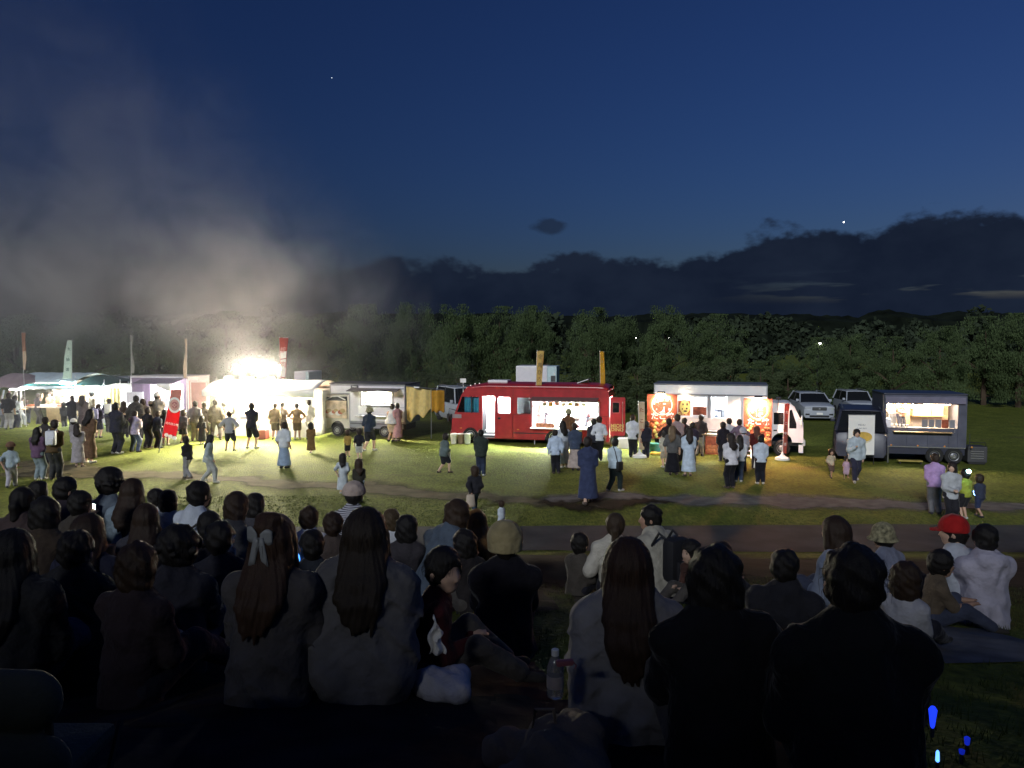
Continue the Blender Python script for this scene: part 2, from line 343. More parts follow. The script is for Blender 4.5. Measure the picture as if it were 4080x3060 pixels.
def grass_mat(name, dirt=True):
    m = bpy.data.materials.new(name); m.use_nodes = True; n, l = m.node_tree.nodes, m.node_tree.links; b = n['Principled BSDF']; b.inputs['Roughness'].default_value = .9; b.inputs['Specular IOR Level'].default_value = .15
    t = n.new('ShaderNodeTexCoord').outputs['Object']
    def no(s, d, st=None):
        v = t
        if st: mm = n.new('ShaderNodeMapping'); mm.inputs['Scale'].default_value = st; l.new(t, mm.inputs[0]); v = mm.outputs[0]
        q = n.new('ShaderNodeTexNoise'); q.inputs['Scale'].default_value = s; q.inputs['Detail'].default_value = d; l.new(v, q.inputs['Vector']); return q.outputs['Fac']
    r = n.new('ShaderNodeValToRGB'); e = r.color_ramp.elements; e[0].position = .32; e[0].color = (.105, .130, .020, 1); e[1].position = .7; e[1].color = (.165, .195, .036, 1)
    l.new(no(1.1, 8), r.inputs[0])
    fine = n.new('ShaderNodeMix'); fine.data_type = 'RGBA'; fine.blend_type = 'MULTIPLY'; fine.inputs[0].default_value = .75; l.new(r.outputs[0], fine.inputs[6])
    fr = n.new('ShaderNodeValToRGB'); fr.color_ramp.elements[0].position = .3; fr.color_ramp.elements[0].color = (.35, .38, .3, 1); fr.color_ramp.elements[1].position = .68; fr.color_ramp.elements[1].color = (1.35, 1.3, 1.1, 1); l.new(no(14, 6, (1, .35, 1)), fr.inputs[0]); l.new(fr.outputs[0], fine.inputs[7])
    dm = n.new('ShaderNodeMix'); dm.data_type = 'RGBA'; l.new(fine.outputs[2], dm.inputs[6]); dm.inputs[7].default_value = (.115, .085, .055, 1)
    l.new(mapr(n, l, no(.55, 5, (.45, 1, 1)), .62, .74, 0, .6), dm.inputs[0])
    l.new(dm.outputs[2], b.inputs['Base Color'])
    bu = n.new('ShaderNodeBump'); bu.inputs['Strength'].default_value = .9; bu.inputs['Distance'].default_value = .05; l.new(no(22, 5), bu.inputs['Height']); l.new(bu.outputs[0], b.inputs['Normal'])
    return m
GRASS = grass_mat('field_grass')
xs = np.concatenate([-np.geomspace(16, 900, 22)[::-1], np.linspace(-15, 15, 121), np.geomspace(16, 900, 22)])
ys = np.concatenate([np.linspace(-60, -18, 8), np.linspace(-16, -1, 16), np.linspace(-.5, 17, 106), np.linspace(17.6, 60, 72), np.geomspace(63, 1500, 30)])
X, Y = np.meshgrid(xs, ys); Z = ground_h(X, Y)
nx, ny = len(xs), len(ys)
me = bpy.data.meshes.new('grass_field')
idx = np.arange(nx*ny).reshape(ny, nx)
F = np.stack([idx[:-1, :-1], idx[:-1, 1:], idx[1:, 1:], idx[1:, :-1]], -1).reshape(-1, 4)
me.from_pydata(np.stack([X, Y, Z], -1).reshape(-1, 3).tolist(), [], F.tolist()); me.polygons.foreach_set('use_smooth', [True]*len(me.polygons))
tag(link('grass_field', me, GRASS), kind='structure')

def drape(name, m, pts_lo, pts_hi, lift=.012, nv=10, jag=.25, seed=1):
    """strip of ground lying on the field between two edges given as world (x, y) lists"""
    rr = np.random.RandomState(seed); n = 160
    lo = np.array(pts_lo); hi = np.array(pts_hi); t = np.linspace(0, 1, n)
    def res(a): s = np.linspace(0, 1, len(a)); return np.stack([np.interp(t, s, a[:, 0]), np.interp(t, s, a[:, 1])], -1)
    lo, hi = res(lo), res(hi)
    def wob(): 
        w = np.zeros(n)
        for k in range(1, 26): w += np.sin(t*k*5.1+rr.rand()*6.3)*rr.randn()/k**.75
        return w
    lo[:, 1] += jag*wob()*.5; hi[:, 1] += jag*wob()*.5
    V = []
    for j in range(nv+1):
        q = lo+(hi-lo)*j/nv; z = ground_h(q[:, 0], q[:, 1])+lift; V.append(np.concatenate([q, z[:, None]], 1))
    V = np.concatenate(V); ii = np.arange(n*(nv+1)).reshape(nv+1, n)
    F = np.stack([ii[:-1, :-1], ii[:-1, 1:], ii[1:, 1:], ii[1:, :-1]], -1).reshape(-1, 4)
    me = bpy.data.meshes.new(name); me.from_pydata(V.tolist(), [], F.tolist()); me.polygons.foreach_set('use_smooth', [True]*len(me.polygons))
    e = me.attributes.new('edge', 'FLOAT', 'POINT'); jv = np.repeat(np.arange(nv+1)/nv, n); e.data.foreach_set('value', (np.minimum(jv, 1-jv)*2*np.clip(np.minimum(np.tile(t, nv+1), 1-np.tile(t, nv+1))*14, 0, 1)).astype(np.float32))
    if jag > .1 and not m.get('worn'):                         # grass grows in from both sides: ragged, see-through rim
        m['worn'] = 1; q, l = m.node_tree.nodes, m.node_tree.links; at_ = q.new('ShaderNodeAttribute'); at_.attribute_name = 'edge'; ns = q.new('ShaderNodeTexNoise'); ns.inputs['Scale'].default_value = 1.3; ns.inputs['Detail'].default_value = 6; tcn = q.new('ShaderNodeTexCoord'); l.new(tcn.outputs['Object'], ns.inputs['Vector'])
        l.new(mapr(q, l, mathn(q, l, 'ADD', mathn(q, l, 'MULTIPLY', at_.outputs['Fac'], 1.1), mathn(q, l, 'MULTIPLY', ns.outputs['Fac'], 1.2)), .62, 1.4, 0, .92), q['Principled BSDF'].inputs['Alpha'])
    return tag(link(name, me, m), kind='structure')
DIRT = mat('track_dirt', (.12, .100, .062), .95, var=.45, scale=2.2, bump=.8, bscale=9, spec=.1)
GRAVEL = mat('track_gravel', (.15, .14, .135), .95, var=.4, scale=3, bump=.8, bscale=14, spec=.1)
ASPH = mat('road_asphalt', (.055, .052, .055), .9, var=.3, scale=1.6, bump=.5, bscale=60, spec=.2)
drape('dirt_track', DIRT, [(-22, 24.8), (-14, 23), (-8, 22.2), (-3, 21.0), (2, 19.6)], [(-24, 30), (-14, 26.5), (-8, 24.6), (-3, 22.9), (2, 21.2)], jag=.7, seed=3)
drape('gravel_track', GRAVEL, [(.5, 19.9), (3, 19.5), (8, 18.9), (13, 18.6), (22, 18.6)], [(.5, 20.9), (3, 21.4), (8, 21.2), (13, 20.6), (22, 20.0)], lift=.02, jag=.6, seed=4)
drape('bare_soil', mat('dark_soil', (.035, .026, .018), .95, var=.4, scale=3, bump=.8, bscale=8, spec=.05), [(.6, 20.0), (1.8, 19.2), (3.2, 19.1), (4.4, 19.6)], [(.6, 20.4), (1.8, 20.6), (3.2, 20.7), (4.4, 20.0)], lift=.03, jag=.3, seed=9)
drape('bare_earth', mat('bank_earth', (.042, .035, .028), .95, var=.4, scale=2, bump=.9, bscale=7, spec=.05), [(-9, 6.4), (-3, 6.1), (1, 5.8), (5, 6.2), (12, 6.4)], [(-9, 15.6), (0, 15.6), (5, 15.5), (12, 15.5)], lift=.014, nv=44, jag=.3, seed=12)
drape('road', ASPH, [(-16, 15.4), (0, 15.3), (8, 15.2), (20, 15.2)], [(-16, 17.2), (0, 17.5), (8, 17.6), (20, 17.5)], lift=.016, jag=.06, seed=5)

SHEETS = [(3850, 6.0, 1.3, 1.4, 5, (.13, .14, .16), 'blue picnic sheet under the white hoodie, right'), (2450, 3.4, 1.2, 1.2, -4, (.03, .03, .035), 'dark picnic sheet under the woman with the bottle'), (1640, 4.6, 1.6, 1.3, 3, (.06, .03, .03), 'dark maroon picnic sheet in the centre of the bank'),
 (150, 4.6, 2.0, 2.2, 4, (.025, .027, .032), 'dark grey picnic sheet at the lower left'), (620, 4.4, 1.7, 2.0, -3, (.03, .024, .02), 'dark brown picnic sheet left of the bow-clip woman'), (1180, 3.2, 1.7, 1.5, 2, (.022, .022, .028), 'near-black picnic sheet under the bow-clip woman'), (2960, 2.9, 1.5, 1.5, 6, (.02, .02, .022), 'near-black picnic sheet under the front row right'), (560, 7.8, 2.3, 1.6, -4, (.04, .042, .05), 'slate picnic sheet under the curly-haired person'), (1800, 7.7, 2.0, 1.7, 3, (.05, .03, .028), 'dull red picnic sheet under the girl facing us'), (2600, 7.8, 1.6, 1.3, -5, (.035, .037, .04), 'dark picnic sheet under the couple in cream and beige')]  # these dark sheets are added; the bank's shade is put into their colour
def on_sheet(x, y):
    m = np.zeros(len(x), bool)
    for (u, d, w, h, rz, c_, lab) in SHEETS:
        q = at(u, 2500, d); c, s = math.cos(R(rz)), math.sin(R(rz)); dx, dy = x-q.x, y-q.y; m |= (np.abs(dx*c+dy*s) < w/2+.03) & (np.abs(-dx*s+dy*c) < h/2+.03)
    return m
def blades(name, n, xr, yr, h, m, seed, w=.006, clump=1):
    rr = np.random.RandomState(seed); k = max(1, n//clump)
    cx_ = rr.uniform(*xr, k); cy_ = rr.uniform(*yr, k)
    x = np.repeat(cx_, clump)+rr.randn(k*clump)*.03; y = np.repeat(cy_, clump)+rr.randn(k*clump)*.03
    k_ = ~on_sheet(x, y); x, y = x[k_], y[k_]; z = ground_h(x, y); a = rr.uniform(0, 6.28, len(x)); hh = h*rr.uniform(.5, 1.3, len(x)); ln = rr.uniform(-.5, .5, (len(x), 2))*hh[:, None]
    ww = w*rr.uniform(.7, 1.4, len(x))
    V = np.stack([np.stack([x-np.cos(a)*ww, y-np.sin(a)*ww, z-.01], -1), np.stack([x+np.cos(a)*ww, y+np.sin(a)*ww, z-.01], -1), np.stack([x+ln[:, 0], y+ln[:, 1], z+hh], -1)], 1).reshape(-1, 3)
    me = bpy.data.meshes.new(name); nn = len(x)
    me.vertices.add(nn*3); me.vertices.foreach_set('co', V.ravel()); me.loops.add(nn*3); me.loops.foreach_set('vertex_index', np.arange(nn*3)); me.polygons.add(nn); me.polygons.foreach_set('loop_start', np.arange(nn)*3); me.update()
    return link(name, me, m)
BL = mat('grass_blade', (.075, .10, .022), .8, var=.3, scale=3, spec=.2)
tag(blades('bank_grass', 60000, (-9, 9), (.9, 9), .055, BL, 1, .004, 6), 'short grass covering the bank where the spectators sit', 'grass', kind='stuff')
tag(blades('field_turf', 40000, (-12, 14), (17.4, 21), .03, BL, 2, .006, 5), 'tufted turf of the field in front of the food trucks', 'grass', kind='stuff')

# ------------------------------------------------------------------ far hills, woods, trees
rr = np.random.RandomState(11)
def ridge(name, Y0, htop, bump, m, seed, x0=-420, x1=420, n=420, depth=60):
    rr = np.random.RandomState(seed); x = np.linspace(x0, x1, n); h = np.full(n, float(htop))
    for k in range(1, 60): h += bump*np.sin(x/(x1-x0)*k*7.3+rr.rand()*6.3)*rr.randn()/k**.8*.6
    V = []; prof = [(0, 0), (.1, .45), (.25, .8), (.5, 1), (1, .2)]
    for a, b in prof: V += [(x[i], Y0+depth*a+rr.randn()*.8, h[i]*b*(1+rr.randn()*.015)) for i in range(n)]
    F = [(j*n+i, j*n+i+1, (j+1)*n+i+1, (j+1)*n+i) for j in range(len(prof)-1) for i in range(n-1)]
    me = bpy.data.meshes.new(name); me.from_pydata(V, [], F); o = link(name, me, m); return o
WOOD = mat('far_woods', (.010, .014, .009), .95, var=.5, scale=.15, spec=.05)
tag(ridge('hills', 260, 14.5, 1.6, WOOD, 3), kind='structure')

def leaf_mesh(name, n, m, seed, droop=.0, leaf=.045, clumps=120, shape=1.):
    """crown of unit height and width: leaf-sized faces gathered in clumps through the crown's volume"""
    rr = np.random.RandomState(seed); P = []
    while len(P) < clumps:
        p = rr.uniform(-1, 1, 3); q = p.copy(); q[2] = q[2]*.5+.5
        lim = (1-abs(q[2]-.45)**2*2.2)*.5*(.75+.25*math.sin(math.atan2(p[1], p[0])*3+seed))
        if math.hypot(p[0], p[1])*.5 < lim and (math.hypot(p[0], p[1])*.5 > lim*.35 or rr.rand() < .4): P.append((p[0]*.5, p[1]*.5, q[2]))
    P = np.array(P); ci = rr.randint(0, clumps, n); cr = rr.uniform(.06, .12, clumps)*shape
    d = rr.randn(n, 3); d /= np.linalg.norm(d, axis=1)[:, None]; d *= (rr.rand(n)**.45)[:, None]*cr[ci][:, None]
    c = P[ci]+d*np.array([1, 1, .8]); c[:, 2] -= droop*rr.rand(n)*.12; c[:, 2] = np.clip(c[:, 2], .0, .97)
    a = rr.randn(n, 3); a /= np.linalg.norm(a, axis=1)[:, None]; b = np.cross(a, rr.randn(n, 3)); b /= np.linalg.norm(b, axis=1)[:, None]
    if droop: a = a*.4+np.array([0, 0, -1])*.8
    s = leaf*rr.uniform(.6, 1.3, n)[:, None]
    V = np.stack([c-a*s*.6, c+b*s*.32, c+a*s*.6, c-b*s*.32], 1).reshape(-1, 3)
    me = bpy.data.meshes.new(name); me.vertices.add(n*4); me.vertices.foreach_set('co', V.ravel()); me.loops.add(n*4); me.loops.foreach_set('vertex_index', np.arange(n*4)); me.polygons.add(n); me.polygons.foreach_set('loop_start', np.arange(n)*4); me.update(); me.materials.append(m)
    return me, P
def leaf_mat(name, c):
    m = mat(name, c, .85, var=.3, scale=1.2, spec=.1); n, l = m.node_tree.nodes, m.node_tree.links; b = n['Principled BSDF']; o = n['Material Output']
    tr_ = n.new('ShaderNodeBsdfTranslucent'); mx = n.new('ShaderNodeMixShader'); mx.inputs[0].default_value = .45; l.new(b.inputs['Base Color'].links[0].from_socket, tr_.inputs[0]); l.new(b.outputs[0], mx.inputs[1]); l.new(tr_.outputs[0], mx.inputs[2]); l.new(mx.outputs[0], o.inputs[0]); return m
LEAF = leaf_mat('tree_leaf', (.105, .15, .065)); LEAF2 = leaf_mat('shrub_leaf', (.12, .155, .075))
BARK = mat('tree_bark', (.07, .05, .035), .95, var=.4, scale=5, bump=.6, bscale=18, spec=.1)
CROWNS = [leaf_mesh('crown', 22000, LEAF, 20+i, droop=.6 if i < 3 else .2, leaf=.020) for i in range(5)]
SHRUBS = [leaf_mesh('foliage', 11000, LEAF2, 60+i, droop=.0, leaf=.030, clumps=60, shape=1.15) for i in range(3)]
def trunk_mesh(P, seed, n=9):
    b = MB(); rr = random.Random(seed); b.tube([(0, 0, -.02), (.01, 0, .2), (-.01, .01, .5), (0, 0, .82)], [.035, .028, .018, .006], 7)
    for i in range(n):
        p = P[rr.randrange(len(P))]; z0 = max(.1, min(.65, p[2]*.6)); b.tube([(0, 0, z0), (p[0]*.5, p[1]*.5, (z0+p[2])/2+.02), tuple(p)], [.014, .009, .003], 5)
    return b
TR = [trunk_mesh(c[1], i) for i, c in enumerate(CROWNS)]; TRM = []
for b in TR:
    o = b.build('trunk', BARK, None, True); TRM.append(o.data); bpy.data.objects.remove(o)
SHM = []
for i, c in enumerate(SHRUBS):
    o = trunk_mesh(c[1], 40+i, 7).build('stem', BARK, None, True); SHM.append(o.data); bpy.data.objects.remove(o)
def tree(u, vtop, Yd, wpx, k, label, shrub=False, zb=0.):
    q = at(u, vtop, Yd); h = q.z-zb; w = wpx/FPX*Yd
    t = thing('shrub' if shrub else 'broadleaf_tree', label, 'shrub' if shrub else 'tree', (q.x, Yd, zb), rng.uniform(0, 6.28), 'shrubs behind the food trucks' if shrub else 'trees beyond the field')
    t.scale = (w, w, h)
    cr = link('foliage' if shrub else 'crown', (SHRUBS if shrub else CROWNS)[k][0], None, t); link('stem' if shrub else 'trunk', (SHM if shrub else TRM)[k], None, t)
    if not shrub: cr.location.z = .06; cr.scale.z = .95
    return t
TREES = [
 (60, 1260, 62, 360, 'tall tree lost in smoke at the far left edge'), (330, 1235, 64, 380, 'smoke-veiled tree behind the pale green banner'), (620, 1250, 60, 360, 'smoke-veiled tree behind the purple truck'),
 (900, 1240, 62, 360, 'smoke-veiled tree behind the bright smoke plume'), (1190, 1225, 60, 330, 'smoke-veiled tree behind the red and white banner'),
 (1450, 1205, 58, 300, 'drooping tree behind the grey box truck'), (1640, 1212, 60, 260, 'drooping tree behind the yellow tarp'), (1820, 1196, 57, 260, 'drooping tree above the front of the red bus'),
 (1990, 1190, 58, 260, 'drooping tree left of the white box truck roof'), (2120, 1215, 61, 230, 'drooping tree behind the left yellow banner'),
 (2360, 1205, 60, 250, 'round tree behind the right yellow banner'), (2480, 1250, 66, 200, 'dim tree right of the right yellow banner'), (2650, 1225, 66, 240, 'dim round tree under the row of distant lamps'), (2860, 1238, 68, 260, 'dim broad tree above the takoyaki truck'),
 (3265, 1315, 50, 260, 'pale leafy tree above the larger white car'), (3390, 1330, 52, 220, 'pale leafy tree left of the dark trailer'), (3560, 1322, 48, 260, 'leafy tree above the left of the dark trailer'), (3750, 1295, 48, 280, 'leafy tree above the right of the dark trailer'),
 (3930, 1270, 52, 300, 'dark tree right of the dark trailer'), (4070, 1230, 50, 320, 'dark tree cut by the right edge'), (3080, 1390, 52, 220, 'low dim tree between the takoyaki truck and the white car')]
for i, (u, v, Yd, w, lab) in enumerate(TREES): tree(u, v+(-14, 10, 26, -4, 16, 0)[i % 6], Yd, w*1.08, i % 5 if u < 3000 else 3+i % 2, lab)
SHR = [(1530, 1470, 46, 'shrub above the yellow tarp'), (1700, 1480, 47, 'shrub left of the small white sign'), (1830, 1475, 48, 'shrub behind the small white sign'), (2300, 1465, 46, 'shrub right of the white box truck'), (2440, 1470, 46, 'shrub right of the right yellow banner'), (2540, 1455, 46, 'shrub behind the gap between bus and takoyaki truck'),
 (2660, 1448, 46, 'shrub above the left end of the takoyaki truck'), (2790, 1452, 47, 'shrub above the middle of the takoyaki truck'), (2910, 1440, 47, 'shrub above the right of the takoyaki truck'), (3030, 1450, 48, 'shrub above the right poster'), (3140, 1470, 50, 'shrub left of the larger white car'), (3450, 1470, 50, 'shrub behind the smaller white car')]
for i, (u, v, Yd, lab) in enumerate(SHR): tree(u, v, Yd, 190+20*(i % 3), i % 3, lab, True)

# the wood across the river: one dark mass
rr = np.random.RandomState(77); nc, nl = 420, 70; cx_ = rr.uniform(-75, 110, nc); cz_ = rr.uniform(.2, 1, nc); hw_ = 6.6+1.3*np.sin(cx_*.21+1)+.9*np.sin(cx_*.55); cy_ = rr.uniform(98, 112, nc)
cc = np.stack([cx_, cy_, cz_*hw_], -1); d = rr.randn(nc*nl, 3); d /= np.linalg.norm(d, axis=1)[:, None]; c = np.repeat(cc, nl, 0)+d*(rr.rand(nc*nl)**.4*1.5)[:, None]; c[:, 2] = np.maximum(c[:, 2], .1)
a = rr.randn(nc*nl, 3); a /= np.linalg.norm(a, axis=1)[:, None]; b = np.cross(a, rr.randn(nc*nl, 3)); b /= np.linalg.norm(b, axis=1)[:, None]; V = np.stack([c-a*.42, c+b*.26, c+a*.42, c-b*.26], 1).reshape(-1, 3); n_ = nc*nl
me = bpy.data.meshes.new('far_wood'); me.vertices.add(n_*4); me.vertices.foreach_set('co', V.ravel()); me.loops.add(n_*4); me.loops.foreach_set('vertex_index', np.arange(n_*4)); me.polygons.add(n_); me.polygons.foreach_set('loop_start', np.arange(n_)*4); me.update()
tag(link('far_wood', me, mat('far_wood_leaf', (.035, .048, .03), .9, var=.3, scale=.4, spec=.05)), 'dark far wood that closes the view behind the nearer trees', 'wood', kind='stuff')
# distant lamps
LAMP = emit('lamp_white', (1, .97, .9), 14); STEEL = mat('galvanised_steel', (.4, .4, .42), .5, .6)
def far_lamp(u, v, Yd, label, r, group=None, zb=0., m=LAMP):
    q = at(u, v, Yd); t = thing('street_lamp', label, 'lamp', (q.x, Yd, zb), 0, group)
    MB().tube([(0, 0, 0), (0, 0, q.z-zb-.1), (0, -.25, q.z-zb)], [.09, .06, .04], 8).build('post', mat('dark_post', (.03, .03, .035), .9), t, True)
    MB().lathe([(r*.3, -r), (r*.9, -r*.5), (r, 0), (r*.7, r*.6), (r*.2, r*.8)], (0, -.3, q.z-zb), 12).build('lamp_head', m, t, True); return t
for i, (u, v) in enumerate([(2482, 1346), (2500, 1345), (2517, 1345), (2534, 1346), (2662, 1346), (2682, 1345), (2700, 1346), (2718, 1347)]):
    far_lamp(u, v, 200, 'tiny distant lamp, number %s of four in the %s far row' % (['one', 'two', 'three', 'four'][i % 4], 'left' if i < 4 else 'right'), .07+.02*(i % 2), 'lamps along the distant road')
far_lamp(3260, 1368, 49.4, 'bright white lamp shining through the tree above the larger white car', .06, m=emit('lamp_bright', (1, .98, .95), 9))
st = MB().lathe([(.02, -2.2), (1.6, -1.5), (2.2, 0), (1.6, 1.5), (.02, 2.2)], tuple(at(3362, 885, 2600)), 12).build('evening_star', emit('star_light', (1, 1, 1), 3), None, True); tag(st, 'bright evening star just above the cloud bank', 'star')
st = MB().lathe([(.02, -1.3), (1.0, -.9), (1.3, 0), (1.0, .9), (.02, 1.3)], tuple(at(1322, 310, 2600)), 12).build('faint_star', emit('star_faint', (.8, .9, 1), .5), None, True); tag(st, 'faint small star high in the sky left of centre', 'star')

# ------------------------------------------------------------------ materials for vehicles and stalls
RED = mat('bus_red_paint', (.34, .017, .022), .32, var=.22, scale=2.6, spec=.5); DRED = mat('dark_red', (.16, .02, .02), .6)
WHITE = mat('white_paint', (.72, .72, .74), .45, var=.06, scale=2); OFFW = mat('offwhite_paint', (.6, .58, .55), .6, var=.1)
GREY = mat('grey_trim', (.22, .22, .24), .6, var=.1); DGREY = mat('dark_grey', (.05, .05, .055), .7); BLACK = mat('black_plastic', (.012, .012, .013), .6); RUB = mat('tyre_rubber', (.018, .018, .018), .9, bump=.3)
NAVY = mat('slate_navy_paint', (.085, .09, .125), .42, var=.25, scale=2.5); DNAVY = mat('deep_navy_paint', (.03, .033, .055), .4, var=.1)
PURP = mat('purple_paint', (.16, .12, .18), .6, var=.1); TEAL = mat('teal_canvas', (.02, .20, .22), .8); DTEAL = mat('dark_teal_canvas', (.015, .07, .075), .8); PALEB = mat('pale_blue_canvas', (.50, .62, .68), .75)
WOODM = mat('counter_wood', (.30, .21, .10), .6, var=.3, scale=3, stretch=(1, 1, 8)); OLIVE = mat('kraft_card', (.34, .24, .10), .8, var=.15); YEL = mat('yellow_tarp', (.60, .45, .17), .7, var=.15, bump=.2, bscale=8); ORA = mat('orange_cloth', (.55, .22, .03), .8)
STL = mat('stainless', (.55, .55, .56), .32, .9, var=.08); INNER = mat('white_lining', (.8, .8, .78), .6, var=.03); CHROME = mat('rim_metal', (.45, .45, .46), .35, .8)
GLD = glass('tinted_glass', (.25, .26, .28), .55); GLC = glass('clear_glass', (.92, .95, .96), .12); TUBE = emit('tube_lamp', (.95, .98, 1), 16); TUBEW = emit('warm_lamp', (1, .78, .5), 16)
FLOOD = emit('flood_lamp', (1, .93, .8), 60); GOLD = mat('gold_letter', (.55, .40, .14), .5); PRW = mat('print_white', (.82, .80, .76), .7, var=.03); PRB = mat('print_brown', (.34, .075, .03), .7, var=.4, scale=9); PRO = mat('print_orange', (.52, .17, .06), .7, var=.3, scale=14); PRK = mat('print_black', (.02, .018, .016), .7); PRY = mat('print_yellow', (.70, .60, .18), .7); PRR = mat('print_red', (.45, .03, .04), .7, var=.12); SKINP = mat('print_pink', (.62, .34, .30), .7)
CYAN = mat('blue_curtain', (.08, .42, .58), .8, var=.15); CREAM = mat('cream_plastic', (.62, .60, .48), .6); GRN = mat('fresh_green', (.5, .62, .12), .7)

def wheel(parent, x, y, r, w=.2, z=None):
    z = r if z is None else z; prof = [(r*.62, -w/2), (r*.93, -w/2), (r, -w*.35), (r, w*.35), (r*.93, w/2), (r*.62, w/2)]
    a = MB().lathe(prof, (x, y, z), 22, 'y').build('wheel', RUB, parent, True)
    MB().lathe([(r*.2, -w/2-.005), (r*.22, -w/2-.03), (r*.45, -w/2+.01), (r*.58, -w/2-.012), (r*.62, -w/2+.02), (r*.62, w/2)], (x, y, z), 18, 'y').build('rim', CHROME, a, True)
    return a
def lamp_tube(parent, x0, x1, y, z, m=None, r=.018):
    return MB().tube([(x0, y, z), (x1, y, z)], r, 8).build('lamp_tube', m or TUBE, parent, True)
def curtain(name, m, parent, x0, x1, y, z0, z1, waves=6, amp=.035, axis='x', solid=.01, ragged=0., taper=0.):
    ph = rng.random()*6
    def fn(a, b):
        s = a+(b-1)*taper*(a-.5); p = x0+(x1-x0)*s; w = amp*math.sin(a*waves*6.28+ph+b)*(.5+.5*b)
        zz = z1+(z0-z1)*b+(ragged*math.sin(a*9+ph)*b if ragged else 0)
        return (p, y+w, zz) if axis == 'x' else (y+w, p, zz)
    return MB().sheet(fn, waves*8, 6).build(name, m, parent, True, solid=solid)
def poly_xz(F, pts, dy=0.): return [F.p(u, v, dy) for u, v in pts]
def arch(xc, r, zb, n=8): return [(xc-r*math.cos(math.pi*k/n), zb+r*math.sin(math.pi*k/n)) for k in range(n+1)]
def disc(parent, name, m, x, y, z, r, sx=1., t=.006, n=24, hole=0.):
    o = [(x+r*sx*math.cos(6.283*k/n), z+r*math.sin(6.283*k/n)) for k in range(n)]
    h = [[(x+hole*sx*math.cos(6.283*k/n), z+hole*math.sin(6.283*k/n)) for k in range(n)]] if hole else []
    return MB().panel(o, h, y-t, y).build(name, m, parent)

# ================================================================== red bus
B = Face(1876, 1765, -14)
bus = B.thing('food_bus', 'red minibus food truck with open hatch and lit white interior', 'bus')
W_ = 1.95
zsk = .22; x0 = B.x(1800); x1 = B.x(2426)
zw0, zw1, zr = B.p(1990, 1649)[1], B.p(1990, 1580)[1], B.p(1990, 1549)[1]
fw, rw = B.x(1874), B.x(2208); wr = .34
outer = [(x0+.04, zsk), (x0-.02, .55), (x0+.0, .95), (x0+.12, zw0-.02), (x0+.42, zw1+.04), (x0+.60, zr-.02), (x0+.8, zr+.02), (x1-.1, zr+.02), (x1, zr-.1), (x1, zsk)]
outer += arch(rw, wr+.06, zsk)[::-1] + arch(fw, wr+.06, zsk)[::-1]
outer = [tuple(p) for p in outer]
dz0, dz1 = B.p(1940, 1741)[1], zw1+.01
hatch = (B.x(2124), B.x(2384), B.p(2124, 1702)[1], B.p(2124, 1600)[1])
holes = [[(x0+.22, zw0+.03), (x0+.45, zw1-.03), (B.x(1908), zw1-.03), (B.x(1908), zw0+.03)][::1], rect(B.x(1921), B.x(1971), dz0, dz1), rect(B.x(1984), B.x(2036), zw0+.02, zw1-.02, .05), rect(B.x(2060), B.x(2117), zw0+.02, zw1-.02, .04), rect(*hatch)]
MB().panel(outer, holes, 0, .04).build('near_side', RED, bus)
MB().panel(outer, [rect(B.x(2000), x1-.5, zw0, zw1, .05)], W_-.04, W_).build('far_side', RED, bus)
def roof_fn(a, b):
    x = x0+.62+(x1-x0-.62)*a; e = min(1, a*7)*min(1, (1-a)*14+.3); t = b*math.pi
    return (x, W_/2-math.cos(t)*W_/2, zr-.01+math.sin(t)**.55*.26*(.35+.65*e))
MB().sheet(roof_fn, 24, 12).build('roof', RED, bus, True, solid=.03)
MB().sheet(lambda a, b: (x0-.02+.14*max(0, b-.35)/.65*(1 if b > .35 else 0)-.05*math.sin(a*math.pi), .02+a*(W_-.04), zsk+(zw0-zsk)*b), 8, 6).build('nose', RED, bus, True, solid=.03)
MB().sheet(lambda a, b: (x0+.12+.5*b-.06*math.sin(a*math.pi), .05+a*(W_-.1), zw0+(zr-zw0)*b), 8, 4).build('windscreen', GLD, bus, True, solid=.01)
MB().box(x1-.04, x1-.005, .05, .35, zsk, zr-.05).box(x1-.04, x1-.005, 1.4, W_-.05, zsk, zr-.05).box(x1-.04, x1-.005, .36, 1.39, zr-.3, zr-.05).build('rear_frame', RED, bus)
bx('floor', DGREY, bus, x0+.1, x1-.05, .05, W_-.05, zsk+.02, zsk+.12); bx('chassis', BLACK, bus, x0+.3, x1-.3, .3, W_-.3, .12, zsk)
bx('inner_lining', INNER, bus, B.x(2050), x1-.06, W_-.10, W_-.05, zsk+.14, zr-.02); bx('ceiling', INNER, bus, B.x(1915), x1-.06, .06, W_-.06, zr-.05, zr-.02)
bx('partition', INNER, bus, B.x(2050), B.x(2053), .06, W_-.1, zsk+.14, zr-.06); bx('inner_door_lining', INNER, bus, B.x(1912), B.x(2048), .9, .93, zsk+.14, zr-.06)
sd = MB().panel(rect(B.x(1973), B.x(2042), zsk+.03, zw1+.03, .03), [rect(B.x(1983), B.x(2035), zw0+.03, zw1-.02, .05)], -.05, -.012).build('sliding_door', RED, bus)
MB().panel(rect(B.x(1983)-.01, B.x(2035)+.01, zw0+.02, zw1-.01, .05), [], -.03, -.022).build('window', GLC, sd); bx('handle', BLACK, sd, B.x(1985), B.x(1996), -.085, -.05, zw0-.22, zw0-.14, .01)
MB().panel(rect(B.x(2058), B.x(2119), zw0, zw1, .04), [], .012, .02).build('window', GLD, bus)
MB().panel([(x0+.2, zw0+.01), (x0+.44, zw1-.01), (B.x(1910), zw1-.01), (B.x(1910), zw0+.01)], [], .012, .02).build('window', GLC, bus)
bx('window_pillar', BLACK, bus, B.x(1876), B.x(1880), -.008, .03, zw0, zw1)
